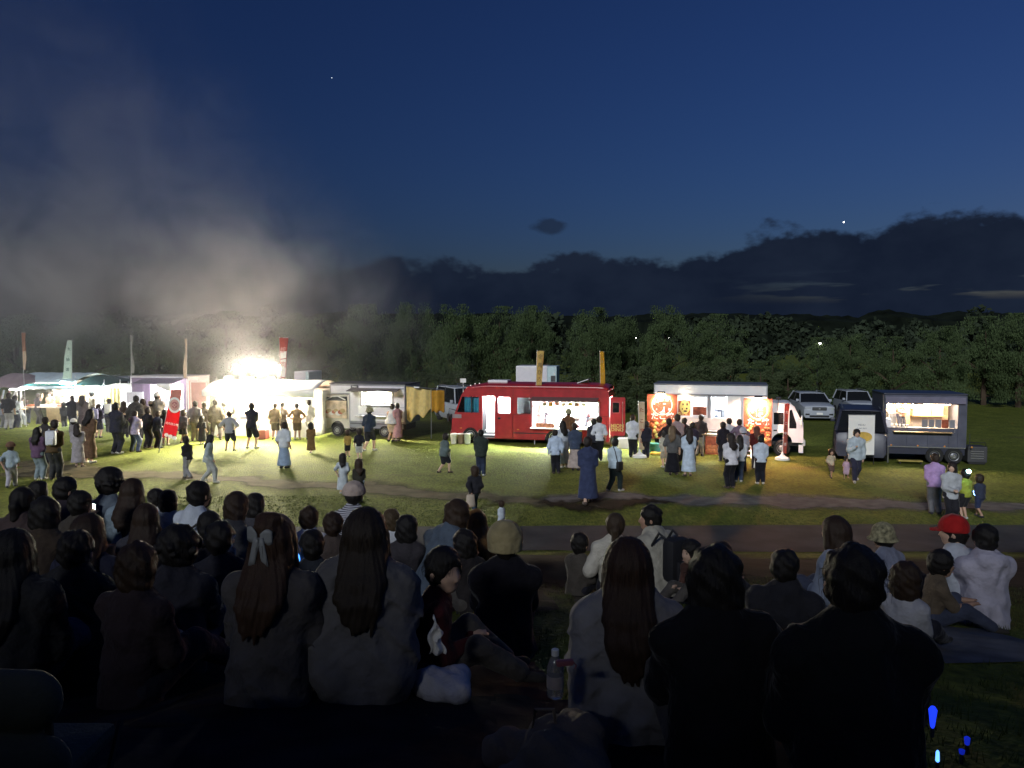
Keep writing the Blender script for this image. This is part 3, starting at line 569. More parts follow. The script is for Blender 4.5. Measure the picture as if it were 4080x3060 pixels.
curtain('curtain', CYAN, bus, x0+.5, B.x(1905), .16, zw0, zw1-.02, 5, .04); curtain('curtain', CYAN, bus, .10, W_-.15, x0+.52, zw0+.05, zw1, 8, .03, 'y')
bx('driver_partition', DGREY, bus, B.x(1911), B.x(1913), .08, W_-.08, zsk+.14, zr-.06)
for k, zz in enumerate((zsk+.14, zsk+.32)): bx('step', STL, bus, B.x(1923), B.x(1969), .05+.25*k, .35+.25*k, zz-.03, zz, .008)
bx('skirt_sill', GREY, bus, B.x(1921), B.x(1971), -.02, .05, dz0-.03, dz0)
# hatch flap, counter and kitchen
hx0, hx1, hz0, hz1 = hatch
MB().add([(hx0-.03, -.01, hz1+.20), (hx1+.03, -.01, hz1+.20), (hx1+.03, -.62, hz1+.10), (hx0-.03, -.62, hz1+.10), (hx0-.03, -.01, hz1+.16), (hx1+.03, -.01, hz1+.16), (hx1+.03, -.62, hz1+.06), (hx0-.03, -.62, hz1+.06)], [(0, 1, 2, 3), (4, 7, 6, 5), (0, 4, 5, 1), (1, 5, 6, 2), (2, 6, 7, 3), (3, 7, 4, 0)]).build('hatch_flap', mat('flap_inside', (.14, .08, .075), .6), bus)
for xx in (hx0+.05, hx1-.05): MB().tube([(xx, .0, hz1-.35), (xx, -.55, hz1+.07)], .012, 6).build('hatch_strut', STL, bus)
MB().panel(rect(hx0-.05, hx1+.05, hz0-.04, hz1+.05), [rect(hx0+.005, hx1-.005, hz0+.005, hz1-.005)], -.014, -.001).build('hatch_frame', WHITE, bus)
bx('counter', WHITE, bus, hx0-.06, hx1-.35, -.30, -.015, hz0-.03, hz0+.005, .008); bx('worktop', STL, bus, hx0, hx1, .08, .55, hz0-.04, hz0+.02)
lamp_tube(bus, hx0+.3, hx1-.3, .5, zr-.10); lamp_tube(bus, hx0+.3, hx1-.3, 1.4, zr-.10); lamp_tube(bus, B.x(1925), B.x(1968), .55, zr-.1)
bx('oven', STL, bus, hx1-.45, hx1-.05, 1.2, 1.7, hz1-.45, hz1-.12, .02); bx('back_shelf', STL, bus, hx0+.9, hx1-.1, 1.45, 1.84, hz0+.28, hz0+.31)
for k in range(6): MB().lathe([(.05, 0), (.055, .02), (.05, .16), (.03, .19)], (hx0+1.0+.22*k, 1.62, hz0+.312), 10).build('storage_jar', [CREAM, WHITE, DRED][k % 3], bus, True)
bx('rice_cooker', WHITE, bus, hx0+.12, hx0+.45, .9, 1.25, hz0, hz0+.32, .06, True); bx('refrigerator', WHITE, bus, hx0+.04, hx0+.5, 1.3, 1.82, zsk+.14, hz1-.05, .02)
for k in range(4): bx('food_tray', [PRO, WHITE, PRY, DRED][k], bus, hx0+.55+.35*k, hx0+.82+.35*k, .15, .42, hz0+.021, hz0+.10, .015)
bx('menu_strip', mat('menu_print', (.60, .22, .14), .7, var=.4, scale=11), bus, hx0+.18, hx0+.95, -.285, -.28, hz0+.01, hz0+.20)
light('bus_lamp', 'AREA', ((hx0+hx1)/2, .7, zr-.13), 620, (.92, .97, 1), bus, 2.2, sizey=.6); light('bus_front_lamp', 'POINT', ((hx0+hx1)/2, .25, hz1-.06), 1150, (.95, .98, .80), bus, .25)
light('bus_door_lamp', 'AREA', (B.x(1947), .5, zr-.15), 70, (.95, .98, 1), bus, .4); light('bus_cab_lamp', 'POINT', (x0+.95, .9, zw1), 55, (.6, .9, 1), bus, .1); light('bus_mid_lamp', 'POINT', (B.x(2010), .5, zr-.2), 25, (.95, .98, 1), bus, .1)
# rear door swung open, flush with the side
rd = MB().panel(rect(x1+.06, B.x(2492), B.p(2450, 1736)[1], B.p(2450, 1583)[1], .06), [rect(B.x(2441), B.x(2469), B.p(2450, 1645)[1], B.p(2450, 1603)[1], .05)], .0, .05).build('rear_door', RED, bus)
MB().panel(rect(B.x(2440), B.x(2470), B.p(2450, 1647)[1], B.p(2450, 1601)[1], .05), [rect(B.x(2442), B.x(2468), B.p(2450, 1644)[1], B.p(2450, 1604)[1], .04)], -.015, -.001).build('window_frame', mat('red_trim', (.42, .08, .09), .4), rd)
MB().panel(rect(B.x(2441), B.x(2469), B.p(2450, 1645)[1], B.p(2450, 1603)[1], .05), [], .02, .03).build('window', GLD, rd)
text_mesh('MION', .20, GOLD, rd, ((B.x(2440)+B.x(2482))/2, -.008, B.p(2450, 1697)[1]), bold=.02); text_mesh('DINO', .20, GOLD, rd, ((B.x(2440)+B.x(2482))/2, -.008, B.p(2450, 1712)[1]), bold=.02)
MB().tube([(B.x(2482), -.03, B.p(2450, 1720)[1]), (B.x(2482), -.03, B.p(2450, 1600)[1])], .012, 6).build('lock_bar', STL, rd)
for yy in (.1, W_-.1): wheel(bus, fw, yy, wr); wheel(bus, rw, yy, wr)
bx('bumper', DRED, bus, x0-.10, x0+.05, .05, W_-.05, .28, .5, .04); 
for yy in (.28, W_-.28): MB().lathe([(.02, -.03), (.09, -.02), (.1, .0)], (x0-.02, yy, .78), 14, 'x').build('headlight', GLC, bus, True)
MB().tube([(x0+.2, 0, zw0+.1), (x0-.05, -.2, zw0+.2), (x0-.08, -.2, zw0-.05)], .014, 6).box(x0-.13, x0-.05, -.29, -.12, zw0-.35, zw0-.02, .02).build('wing_mirror', BLACK, bus)
bx('roof_vent', WHITE, bus, B.x(1930), B.x(2010), .5, 1.2, zr+.22, zr+.33, .03); 
MB().add([(B.x(2290), .6, zr+.26), (B.x(2335), .6, zr+.42), (B.x(2335), 1.3, zr+.42), (B.x(2290), 1.3, zr+.26), (B.x(2290), .6, zr+.23), (B.x(2335), .6, zr+.39), (B.x(2335), 1.3, zr+.39), (B.x(2290), 1.3, zr+.23)], [(0, 1, 2, 3), (7, 6, 5, 4), (0, 4, 5, 1), (1, 5, 6, 2), (2, 6, 7, 3), (3, 7, 4, 0)]).tube([(B.x(2330), .95, zr+.2), (B.x(2330), .95, zr+.4)], .02, 6).build('roof_hatch', WHITE, bus)
for k in range(3): MB().lathe([(.022, 0), (.026, .015), (.015, .035)], (x0+.78+.09*k, .15+.35*k, zr+.10+.05*min(k, 1)), 10).build('marker_lamp', emit('marker_glow', (1, .85, .8), .25), bus, True)
bx('headlamp_panel', mat('lamp_smoke', (.25, .2, .22), .3), bus, x0+.02, x0+.42, -.012, .01, zw0-.22, zw0-.06, .02)
bx('body_crease', DRED, bus, B.x(2045), x1-.02, -.012, .0, zw0-.02, zw0+.005)

for xx in (B.x(1973)-.008, B.x(2045), hx0-.10, hx1+.10): bx('panel_seam', DRED, bus, xx, xx+.012, -.004, .0, zsk+.02, zr-.02)
for xx in (x0+.35, B.x(2060), B.x(2300)): bx('side_reflector', mat('amber_reflector', (.6, .22, .02), .3), bus, xx, xx+.09, -.012, -.001, .60, .64)
bx('rub_rail', BLACK, bus, B.x(2046), B.x(2185), -.018, -.001, .46, .50); bx('fuel_flap', RED, bus, B.x(2090), B.x(2110), -.010, -.001, .72, .92, .004)
for k in range(5): bx('price_card', [PRW, PRY, PRW, SKINP, PRW][k], bus, hx0+1.08+.20*k, hx0+1.23+.20*k, -.030, -.016, hz0-.30+.02*(k % 2), hz0-.07)
for k in range(7): bx('menu_paper', [PRW, PRY, SKINP][k % 3], bus, hx0+.35+.27*k, hx0+.56+.27*k, .02, .03, hz1-.16-.03*(k % 2), hz1-.01)
# ================================================================== takoyaki truck (white)
T = Face(2605, 1799, -16)
tk = T.thing('takoyaki_truck', 'white box food truck with glowing takoyaki posters either side', 'truck')
x0, x1 = 0., T.x(3058); zt = T.p(2605, 1532)[1]; zb = T.p(2605, 1745)[1]; dp = 1.9
wz0, wz1 = T.p(2757, 1657)[1], T.p(2757, 1580)[1]
hol = [rect(T.x(2703), T.x(2752), wz0, wz1-.02), rect(T.x(2758), T.x(2820), wz0, wz1), rect(T.x(2836), T.x(2956), T.p(2836, 1666)[1], T.p(2836, 1580)[1])]
MB().panel(rect(x0, x1, zb, zt), hol, 0, .05).build('near_wall', WHITE, tk)
MB().box(x0, x1, dp-.05, dp, zb, zt).box(x0, x0+.05, .05, dp-.05, zb, zt).box(x1-.05, x1, .05, dp-.05, zb, zt).box(x0+.05, x1-.05, .05, dp-.05, zb, zb+.06).build('box_body', INNER, tk)
MB().box(x0-.03, x1+.03, -.03, dp+.03, zt, zt+.05, .015).build('roof', mat('roof_grey', (.10, .11, .14), .6), tk)
bx('gutter_rail', GREY, tk, x0, x1, -.045, -.003, T.p(2605, 1572)[1], T.p(2605, 1567)[1]); bx('corner_trim', STL, tk, x0-.012, x0+.03, -.02, -.002, zb, zt); bx('corner_trim', STL, tk, x1-.03, x1+.012, -.02, -.002, zb, zt)
for (ua, ub, va, vb) in ((2758, 2820, 1580, 1657), (2836, 2894, 1580, 1666), (2896, 2956, 1578, 1670)):
    a = T.rect(ua, ub, va, vb); i_ = rect(a[0][0]+.035, a[1][0]-.035, a[0][1]+.035, a[2][1]-.035); fr = MB().panel(a, [i_], -.03, -.002).build('window_frame', WHITE, tk)
    if ua != 2896: MB().panel(i_, [], -.018, -.012).build('window', GLC, fr)
    else: MB().panel(i_, [], -.018, -.012).build('white_blind', INNER, fr)
bx('brown_screen', PRB, tk, T.x(2762), T.x(2816), .06, .08, wz0, wz0+.36); bx('window_post', GREY, tk, T.x(2822), T.x(2834), -.03, -.002, zb+.1, T.p(2822, 1575)[1])
bx('roller_blind', OFFW, tk, T.x(2704), T.x(2751), .055, .08, T.p(2704, 1596)[1], wz1)
for k in range(3): bx('equipment', [STL, DGREY, WHITE][k], tk, T.x(2845)+.3*k, T.x(2845)+.26+.3*k, .6, 1.0, wz0-.15, wz0+.12+.08*(k % 2), .02)
lamp_tube(tk, T.x(2760), T.x(2940), .45, zt-.12); lamp_tube(tk, T.x(2760), T.x(2940), 1.3, zt-.12)
light('truck_lamp', 'AREA', (T.x(2880), .8, zt-.15), 420, (.92, .97, 1), tk, 1.8, sizey=.8)
# yellow round sign in the left bay
sg = bx('round_sign', PRB, tk, T.x(2703), T.x(2752), .058, .075, wz0, T.p(2704, 1597)[1])
cx_, cz_ = T.x(2730), (wz0+T.p(2704, 1597)[1])/2+.05
disc(sg, 'emblem_disc', PRY, cx_, .057, cz_, .27, .72); 
for dx_, dz_, rr_, sx_ in ((-.07, .1, .05, .6), (.08, .1, .06, .6), (-.09, -.08, .03, 1), (.07, -.06, .04, .9), (.02, -.16, .035, 2)): disc(sg, 'emblem_mark', PRK, cx_+dx_, .05, cz_+dz_, rr_, sx_, n=12)
text_mesh('なかよし', .13, PRY, sg, (cx_, .052, wz0+.06), bold=.02)
light('sign_lamp', 'POINT', (cx_, -.15, wz1+.02), 2.5, (1, .8, .5), tk, .05)
# posters standing out at both ends
def poster(ua, ub, va, vb, big, sub, seed, lab):
    a = T.rect(ua, ub, va, vb); px0, px1, pz0, pz1 = a[0][0], a[1][0], a[0][1], a[2][1]; w = px1-px0; h = pz1-pz0; xm = (px0+px1)/2
    p = bx('poster_board', PRB, tk, px0, px1, -.12, -.09, pz0, pz1); p['label'] = lab
    cz = pz1-.24*h; disc(p, 'ring', PRO, xm, -.121, cz, w*.42, 1, .006, 28, w*.33); disc(p, 'ring_edge', PRW, xm, -.124, cz, w*.35, 1, .004, 28, w*.32)
    text_mesh(big, w*.62, PRW, p, (xm-.02, -.128, cz), bold=.035); text_mesh(sub, w*.26, PRW, p, (xm+.02, -.126, pz1-.50*h), bold=.03)
    r_ = random.Random(seed)
    for k in range(46):
        bx_, bz_ = r_.uniform(px0+.08, px1-.08), r_.uniform(pz0+.10, pz1-.58*h); rr_ = r_.uniform(.05, .085)
        MB().lathe([(rr_, 0), (rr_*.85, -.02), (rr_*.45, -.036), (.004, -.04)], (bx_, -.1205, bz_), 12, 'y').build('printed_ball', PRO if k % 4 else PRY, p, True)
    return px0, px1, pz0, pz1
PL = poster(2580, 2700, 1569, 1745, '焼', 'たこ焼', 3, 'orange takoyaki poster with a ring and white writing'); PR = poster(2964, 3078, 1586, 1772, '蛸', 'たこ焼', 8, 'brightly lit takoyaki poster by the cab')
for (a, b, c, d_), pw in ((PL, 38), (PR, 110)):
    xm = (a+b)/2; MB().tube([(xm, -.09, d_+.02), (xm, -.45, d_+.10)], .012, 6).build('lamp_arm', BLACK, tk)
    MB().box(xm-.14, xm+.14, -.56, -.42, d_+.06, d_+.13, .015).build('spot_lamp', BLACK, tk); bx('lamp_lens', TUBEW, tk, xm-.12, xm+.12, -.55, -.43, d_+.05, d_+.058)
    light('poster_lamp', 'SPOT', (xm, -.50, d_+.035), pw*1.7, (1, .56, .42), tk, .06, aim=(xm, -.12, (c+d_)/2), spot=150)
fl2 = MB().box(T.x(3090), T.x(3112), -.5, -.38, 2.12, 2.24, .02).tube([(T.x(3101), -.44, 2.12), (T.x(3101), -.2, 1.6)], .012, 6).build('ground_flood', BLACK, tk)
light('side_flood', 'SPOT', (T.x(3101), -.52, 2.15), 300, (1, .46, .18), tk, .08, aim=(T.x(3230), -5.5, 0), spot=104, blend=.9); light('side_flood', 'SPOT', (T.x(2700), -.6, 2.25), 170, (1, .52, .25), tk, .08, aim=(T.x(2790), -4.5, 0), spot=104, blend=.8)
bx('lower_panel', OFFW, tk, T.x(2703), T.x(2960), -.035, -.003, zb, wz0-.06); bx('counter', WHITE, tk, T.x(2815), T.x(2905), -.32, -.036, T.p(2815, 1713)[1]-.03, T.p(2815, 1713)[1], .01)
bx('chassis', BLACK, tk, x0+.1, T.x(3190), .3, dp-.3, .38, zb-.01)
for xx in (x0+.9, T.x(3120)):
    for yy in (.12, dp-.12): wheel(tk, xx, yy, .30)
for k in range(4):
    bx('step_tread', WHITE, tk, T.x(2966), T.x(2995), -.28-.17*k, -.12-.17*k, zb+.02-.15*k-.03, zb+.02-.15*k, .006)
MB().tube([(T.x(2965), -.13, zb), (T.x(2965), -.85, .0)], .016, 6).tube([(T.x(2996), -.13, zb), (T.x(2996), -.85, .0)], .016, 6).build('step_rail', STL, tk)
# cab facing right
cz1 = T.p(3090, 1606)[1]; cz0 = .52; cxa, cxb = x1+.02, T.x(3206)
out = [(cxa, cz0), (cxa, cz1-.04), (cxa+.1, cz1), (T.x(3150), cz1-.01), (T.x(3168), cz1-.12), (T.x(3192), 1.42), (cxb-.02, 1.28), (cxb, .95), (cxb, cz0)]+arch(T.x(3120), .36, cz0)[::-1]
hl = [rect(T.x(3086), T.x(3126), T.p(3090, 1692)[1], T.p(3090, 1644)[1], .03), [(T.x(3149), T.p(3150, 1708)[1]), (T.x(3149), T.p(3150, 1636)[1]), (T.x(3158), T.p(3150, 1632)[1]), (T.x(3178), T.p(3150, 1690)[1]), (T.x(3178), T.p(3150, 1708)[1])]]
cabm = MB().panel(out, hl, .06, .10).build('cab_side', WHITE, tk); MB().panel(out, hl, dp-.1, dp-.06).build('cab_side', WHITE, tk)
MB().sheet(lambda a, b: (cxa+(T.x(3152)-cxa)*a, .06+b*(dp-.12), cz1-.02+.05*math.sin(b*math.pi)), 6, 6).build('cab_roof', WHITE, tk, True, solid=.03)
MB().sheet(lambda a, b: (T.x(3168)+(T.x(3192)-T.x(3168))*(1-b), .1+a*(dp-.2), 1.42+(cz1-.12-1.42)*b), 6, 2).build('windscreen', GLD, tk, True, solid=.01)
MB().box(cxb-.06, cxb, .08, dp-.08, cz0, 1.28, .03).build('cab_front', WHITE, tk); bx('cab_back', WHITE, tk, cxa, cxa+.03, .1, dp-.1, cz0, cz1-.05)
for h_ in hl: MB().panel(h_, [], .08, .085).build('window', GLD, tk)
bx('door_handle', BLACK, tk, T.x(3086), T.x(3100), .03, .06, T.p(3090, 1718)[1], T.p(3090, 1713)[1]); bx('mud_guard', WHITE, tk, T.x(3188), T.x(3206), .02, .06, .15, .45); bx('bumper', OFFW, tk, cxb-.02, cxb+.08, .08, dp-.08, .40, .62, .03)
for yy in (.3, dp-.3): bx('headlight', GLC, tk, cxb, cxb+.02, yy-.15, yy+.15, .72, .9, .008)
MB().tube([(T.x(3186), .06, 1.4), (T.x(3196), -.12, 1.45)], .012, 6).box(T.x(3194), T.x(3200), -.2, -.04, 1.2, 1.55, .02).build('wing_mirror', WHITE, tk)

# front table with a brown picture sheet, crates and mat
tb = T.thing('serving_table', 'small pale table with a brown food picture hung in front of it', 'table')
zt_ = T.p(2815, 1730, -.6)[1]; ta, tbb = T.x(2812, -.6), T.x(2868, -.6)
bx('table_top', WOODM, tb, ta-.1, tbb+.05, -1.0, -.5, zt_, zt_+.04, .01)
for xx in (ta-.06, tbb):
    for yy in (-.96, -.56): bx('leg', STL, tb, xx, xx+.03, yy, yy+.03, 0, zt_)
pb = bx('picture_sheet', PRB, tb, ta+.03, tbb, -1.02, -1.004, .12, zt_-.02)
for k in range(7): MB().lathe([(.09, 0), (.08, -.02), (.03, -.035)], (ta+.15+.11*(k % 4), -1.0205, .26+.12*(k//4)), 12, 'y').build('printed_ball', PRO, pb, True)
def crate(Fc, ua, ub, vt, vb, dy, label, m, lid=None):
    a = Fc.p(ua, vb, dy); b = Fc.p(ub, vb, dy); h = Fc.p(ua, vt, dy)[1]; g_ = Fc.o+Fc.ax*((a[0]+b[0])/2)+Fc.n*dy; w = b[0]-a[0]
    t = thing('cool_box', label, 'box', (g_.x, g_.y, 0), Fc.yaw); bx('body', m, t, -w/2, w/2, 0, .4, 0.005, h*.8, .02); bx('lid', lid or m, t, -w/2-.015, w/2+.015, -.015, .415, h*.8+.002, h, .015); return t
crate(T, 2588, 2642, 1768, 1800, -.5, 'teal cool box on the grass under the left takoyaki poster', mat('teal_plastic', (.05, .28, .30), .5)); crate(T, 2592, 2645, 1805, 1826, -1.0, 'flat yellow crate on the grass in front of the teal box', mat('yellow_plastic', (.5, .38, .04), .6))
crate(T, 2610, 2640, 1748, 1768, .2, 'dark bag stuffed under the left takoyaki poster', BLACK)
crate(B, 2462, 2506, 1745, 1772, -.3, 'white foam box below the open red bus door', WHITE); 
# easel board by the bus
eb = thing('menu_easel', 'white sheet menu board with small drawings leaning beside the bus', 'sign', gp(2412, 1776), R(-10))
q = gp(2412, 1776).y/FPX; mb_ = MB().panel(rect(-22*q, 22*q, .06, 66*q), [], 0, .02).build('board', PRW, eb); mb_.rotation_euler.x = R(-9)
for k, (dx_, dz_) in enumerate(((-.1, .42), (.12, .30))): disc(mb_, 'ink_drawing', PRK, dx_, -.002, dz_, .045, 1.4, .004, 10)
MB().tube([(.05*math.cos(a), -.002, .2+.03*math.sin(a)) for a in np.linspace(3.3, 6.1, 8)], .008, 5).build('ink_curve', GREY, mb_)
for s_ in (-1, 1): MB().tube([(s_*.2, 0, 0), (s_*.18, .1, .65)], .013, 6).build('leg', WOODM, eb)
MB().tube([(0, .45, 0), (0, .12, .62)], .013, 6).build('leg', WOODM, eb)

# ================================================================== dark trailer, right
D = Face(3518, 1842, -13)
tr = D.thing('food_trailer', 'slate navy food trailer with a wide warm-lit serving window', 'trailer')
x0, x1 = 0, D.x(3858); zt = D.p(3518, 1572)[1]; zb = D.p(3518, 1780)[1]; dp = 1.9
wr_ = D.rect(3532, 3822, 1608, 1702)
wx0, wx1, wz0, wz1 = wr_[0][0], wr_[1][0], wr_[0][1], wr_[2][1]
MB().panel(rect(x0, x1, zb, zt, .05), [rect(wx0, wx1, wz0, wz1, .03)], 0, .05).build('near_wall', NAVY, tr)
MB().box(x0, x1, dp-.05, dp, zb, zt).box(x0, x0+.05, .05, dp-.05, zb, zt).box(x1-.05, x1, .05, dp-.05, zb, zt).box(x0+.05, x1-.05, .05, dp-.05, zb, zb+.05).build('box_body', NAVY, tr)
MB().box(x0-.02, x1+.02, -.02, dp+.02, zt, zt+.06, .03).build('roof', DNAVY, tr)
bx('inner_lining', mat('warm_lining', (.66, .52, .38), .6, var=.08), tr, x0+.06, x1-.06, dp-.1, dp-.06, zb+.06, zt-.02)
bx('hatch_flap', mat('flap_navy', (.15, .14, .20), .5), tr, wx0-.05, x1-.06, -.10, -.012, wz1+.02, zt-.06, .02)
bx('counter', WOODM, tr, D.x(3562), D.x(3796), -.26, -.004, D.p(3565, 1716)[1]-.03, D.p(3565, 1716)[1], .008)
for u_ in (3540, 3810): bx('flap_bracket', STL, tr, D.x(u_)-.01, D.x(u_)+.01, -.03, -.003, wz0-.14, wz0-.04)
bx('skirt', DNAVY, tr, x0+.05, x1-.03, .03, .06, .32, zb-.004); bx('chassis', BLACK, tr, x0, x1-.1, .3, dp-.3, .35, .5)
bx('worktop', STL, tr, wx0, wx1, .1, .6, wz0-.06, wz0-.02)
for k, (ua, ub, m_) in enumerate(((3680, 3703, GREY), (3708, 3730, GREY), (3734, 3758, GREY), (3760, 3787, PRB), (3790, 3813, GREY))): bx('menu_card', m_, tr, D.x(ua), D.x(ub), .055, .065, wz0+.01, wz0+.30)
bx('shelf_box', WHITE, tr, D.x(3690), D.x(3760), 1.35, 1.8, wz0+.34, wz0+.66, .01); bx('shelf_box', WHITE, tr, D.x(3770), D.x(3810), 1.3, 1.8, wz0+.34, wz0+.72, .01); bx('back_shelf', WOODM, tr, D.x(3680), wx1, 1.25, 1.83, wz0+.30, wz0+.335)
bx('coffee_machine', STL, tr, D.x(3570), D.x(3605), .9, 1.4, wz0-.02, wz0+.46, .03); bx('grinder', DGREY, tr, D.x(3615), D.x(3632), .9, 1.2, wz0-.02, wz0+.5, .03); bx('cash_register', WHITE, tr, D.x(3538), D.x(3562), .2, .5, wz0-.02, wz0+.28, .02); bx('cupboard', WOODM, tr, D.x(3640), D.x(3672), 1.3, 1.8, wz0, wz1-.02, .01)
for k in range(5): MB().lathe([(.03, 0), (.04, .1), (.042, .11)], (D.x(3570)+.12*k, .3, wz0-.018), 10).build('paper_cup', PRW, tr, True)
for u_, z_ in ((3546, -.06), (3582, -.08), (3612, -.08), (3640, -.1)): MB().lathe([(.01, .16), (.012, .05), (.05, .02), (.06, -.03), (.03, -.08)], (D.x(u_, .4), .4, wz1+z_), 12).build('bulb', emit('warm_bulb', (1, .82, .58), 45), tr, True)
lamp_tube(tr, D.x(3700), D.x(3810), .5, wz1-.03, TUBEW); light('trailer_lamp', 'AREA', ((wx0+wx1)/2, .9, wz1+.06), 130, (1, .72, .42), tr, 2.2, sizey=.6); light('trailer_front', 'POINT', (D.x(3546), .3, wz1-.05), 26, (.95, .9, 1), tr, .06)
for xx in (x0+1.65, x0+2.25):
    for yy in (.1, dp-.1): wheel(tr, xx, yy, .29)
MB().tube([(x0, .6, .42), (x0-.9, .95, .42)], .04, 6).tube([(x0, 1.3, .42), (x0-.9, .95, .42)], .04, 6).build('drawbar', BLACK, tr); MB().tube([(x0+.15, -.02, .0), (x0+.15, -.02, zb)], .03, 6).build('corner_jack', STL, tr)
MB().tube([(x0-.05, -.06, .35), (x0-.05, -.06, zt)], .018, 6).build('side_pole', STL, tr); bx('step_board', mat('worn_yellow', (.42, .33, .08), .7, var=.3), tr, D.x(3578), D.x(3676), -.34, -.1, .10, .14, .008)
for u_ in (3585, 3668): bx('step_leg', BLACK, tr, D.x(u_), D.x(u_)+.04, -.28, -.2, .005, .10)
for k in range(5): bx('panel_seam', DNAVY, tr, .08+.66*k, .092+.66*k, -.004, -.0005, zb+.03, wz0-.16)
for k in range(4): MB().lathe([(.03, 0), (.03, -.015), (.015, -.02)], (.25+.85*k, -.001, zb+.07), 10, 'y').build('marker_lamp', mat('amber_reflector', (.6, .22, .02), .3), tr, True)
bx('rub_rail', STL, tr, x0+.02, x1-.02, -.02, -.001, zb+.01, zb+.04); bx('door_line', DNAVY, tr, x1-.28, x1-.27, -.004, -.0005, zb+.05, wz1)
gen = D.thing('generator_box', 'dark generator box at the right end of the navy trailer', 'generator')
gx = x1+.12; bx('body', DGREY, gen, gx, gx+.62, .2, .8, .06, .62, .04)
for k in range(4): bx('vent_slat', STL, gen, gx+.1, gx+.5, .188, .199, .2+.08*k, .225+.08*k)
MB().tube([(gx+.05, .25, .62), (gx+.05, .25, .75), (gx+.57, .25, .75), (gx+.57, .25, .62)], .015, 6).build('handle', BLACK, gen)
for k in range(2): bx('skid', BLACK, gen, gx+.05, gx+.57, .25+.4*k, .32+.4*k, .002, .06)

# ================================================================== cars
def car(label, loc, yaw, L, Wd, H, paint, lower, cabin, hood_z, belt, wr=.32, name='parked_car', lit=False, light_m=None, plate=True, sc_=1.):
    """front towards local -y. lower: (y, z_top, half width) stations front to back; cabin: (y at belt front, y roof front, y roof back, y belt back)"""
    t = thing(name, label, 'car', loc, R(yaw)); N_ = 14; b = MB(); V = []
    for (y, zt, hw) in lower:
        pr = [(-hw*.9, .20), (-hw, .34), (-hw, belt*.62 if zt > belt*.62 else zt*.8), (-hw*.97, zt-.08), (-hw*.86, zt-.01), (-hw*.5, zt+.015), (0, zt+.02)]
        pr += [(-a, c) for a, c in pr[-2::-1]]; V.append([(x, y, z) for x, z in pr])
    n = len(V[0]); F_ = []
    for i in range(len(V)-1):
        for k in range(n): F_.append((i*n+k, i*n+(k+1) % n, (i+1)*n+(k+1) % n, (i+1)*n+k))
    F_.append(tuple(range(n))); F_.append(tuple((len(V)-1)*n+k for k in range(n))[::-1])
    b.add([p for s_ in V for p in s_], F_).build('body', paint, t, True)
    yb0, yr0, yr1, yb1 = cabin; hb, hr = Wd/2*.94, Wd/2*.76
    g = MB(); ring = lambda y, z, h: [(-h, y, z), (h, y, z)]
    P = ring(yb0, belt, hb)+ring(yr0, H-.06, hr)+ring(yr1, H-.06, hr)+ring(yb1, belt, hb)
    g.add(P, [(0, 1, 3, 2), (2, 3, 5, 4), (4, 5, 7, 6), (0, 2, 4, 6), (1, 7, 5, 3), (0, 6, 7, 1)]).build('windows', GLD, t)
    MB().sheet(lambda a, b_: ((a-.5)*2*(hr+.02), yr0-.05+(yr1-yr0+.1)*b_, H-.06+.06*math.sin(a*math.pi)**.6*math.sin(.3+b_*2.5)), 8, 8).build('roof', paint, t, True, solid=.03)
    for s_ in (-1, 1):
        MB().tube([(s_*hb, yb0, belt), (s_*hr, yr0, H-.05)], .035, 6).build('pillar', paint, t, True); MB().tube([(s_*hb, yb1, belt), (s_*hr, yr1, H-.05)], .05, 6).build('pillar', paint, t, True)
        ym = (yr0+yr1)/2; MB().tube([(s_*(hb+.004), ym, belt), (s_*(hr+.01), ym, H-.05)], .03, 6).build('pillar', BLACK, t, True)
        MB().box(s_*(Wd/2+.03)-.08, s_*(Wd/2+.03)+.08, yb0+.28, yb0+.40, belt+.02, belt+.17, .03).build('wing_mirror', paint, t, True)
        yF = lower[0][0]; MB().box(s_*Wd*.36-.18, s_*Wd*.36+.18, yF-.015, yF+.10, hood_z-.26, hood_z-.13, .03).build('headlight', light_m or mat('headlamp_glass', (.55, .58, .62), .12, .3), t, True)
        MB().box(s_*Wd*.36-.12, s_*Wd*.36+.12, yF-.01, yF+.05, .36, .46, .02).build('fog_lamp', BLACK, t, True)
        for y in (lower[0][0]+L*.19, lower[0][0]+L*.80): 
            a = MB().lathe([(wr*.6, -.1), (wr*.93, -.1), (wr, -.06), (wr, .06), (wr*.93, .1), (wr*.6, .1)], (s_*(Wd/2-.1), y, wr), 20, 'x').build('wheel', RUB, t, True)
            MB().lathe([(wr*.2, s_*.1), (wr*.5, s_*.09), (wr*.62, s_*.1), (wr*.62, 0)], (s_*(Wd/2-.1), y, wr), 16, 'x').build('rim', CHROME, a, True)
    yF = lower[0][0]
    gr = MB().box(-Wd*.22, Wd*.22, yF-.03, yF+.04, hood_z-.36, hood_z-.16, .04).build('grille', BLACK, t, True)
    for k in range(3): bx('grille_bar', CHROME, gr, -Wd*.20, Wd*.20, yF-.04, yF-.028, hood_z-.33+.06*k, hood_z-.315+.06*k)
    bx('emblem', CHROME, gr, -.05, .05, yF-.055, yF-.041, hood_z-.30, hood_z-.21, .02)
    bx('bumper_grille', BLACK, t, -Wd*.3, Wd*.3, yF-.03, yF+.04, .24, .36, .02)
    if plate: bx('number_plate', PRW, t, -.17, .17, yF-.05, yF-.032, .40, .52)
    for s_ in (-1, 1): MB().tube([(s_*(hr-.05), yr0+.2, H+.03), (s_*(hr-.05), yr1-.1, H+.03)], .015, 6).build('roof_rail', CHROME, t, True)
    t.scale = (sc_, sc_, sc_); return t
CARW = mat('car_white_paint', (.37, .40, .45), .25, var=.03, spec=.6)
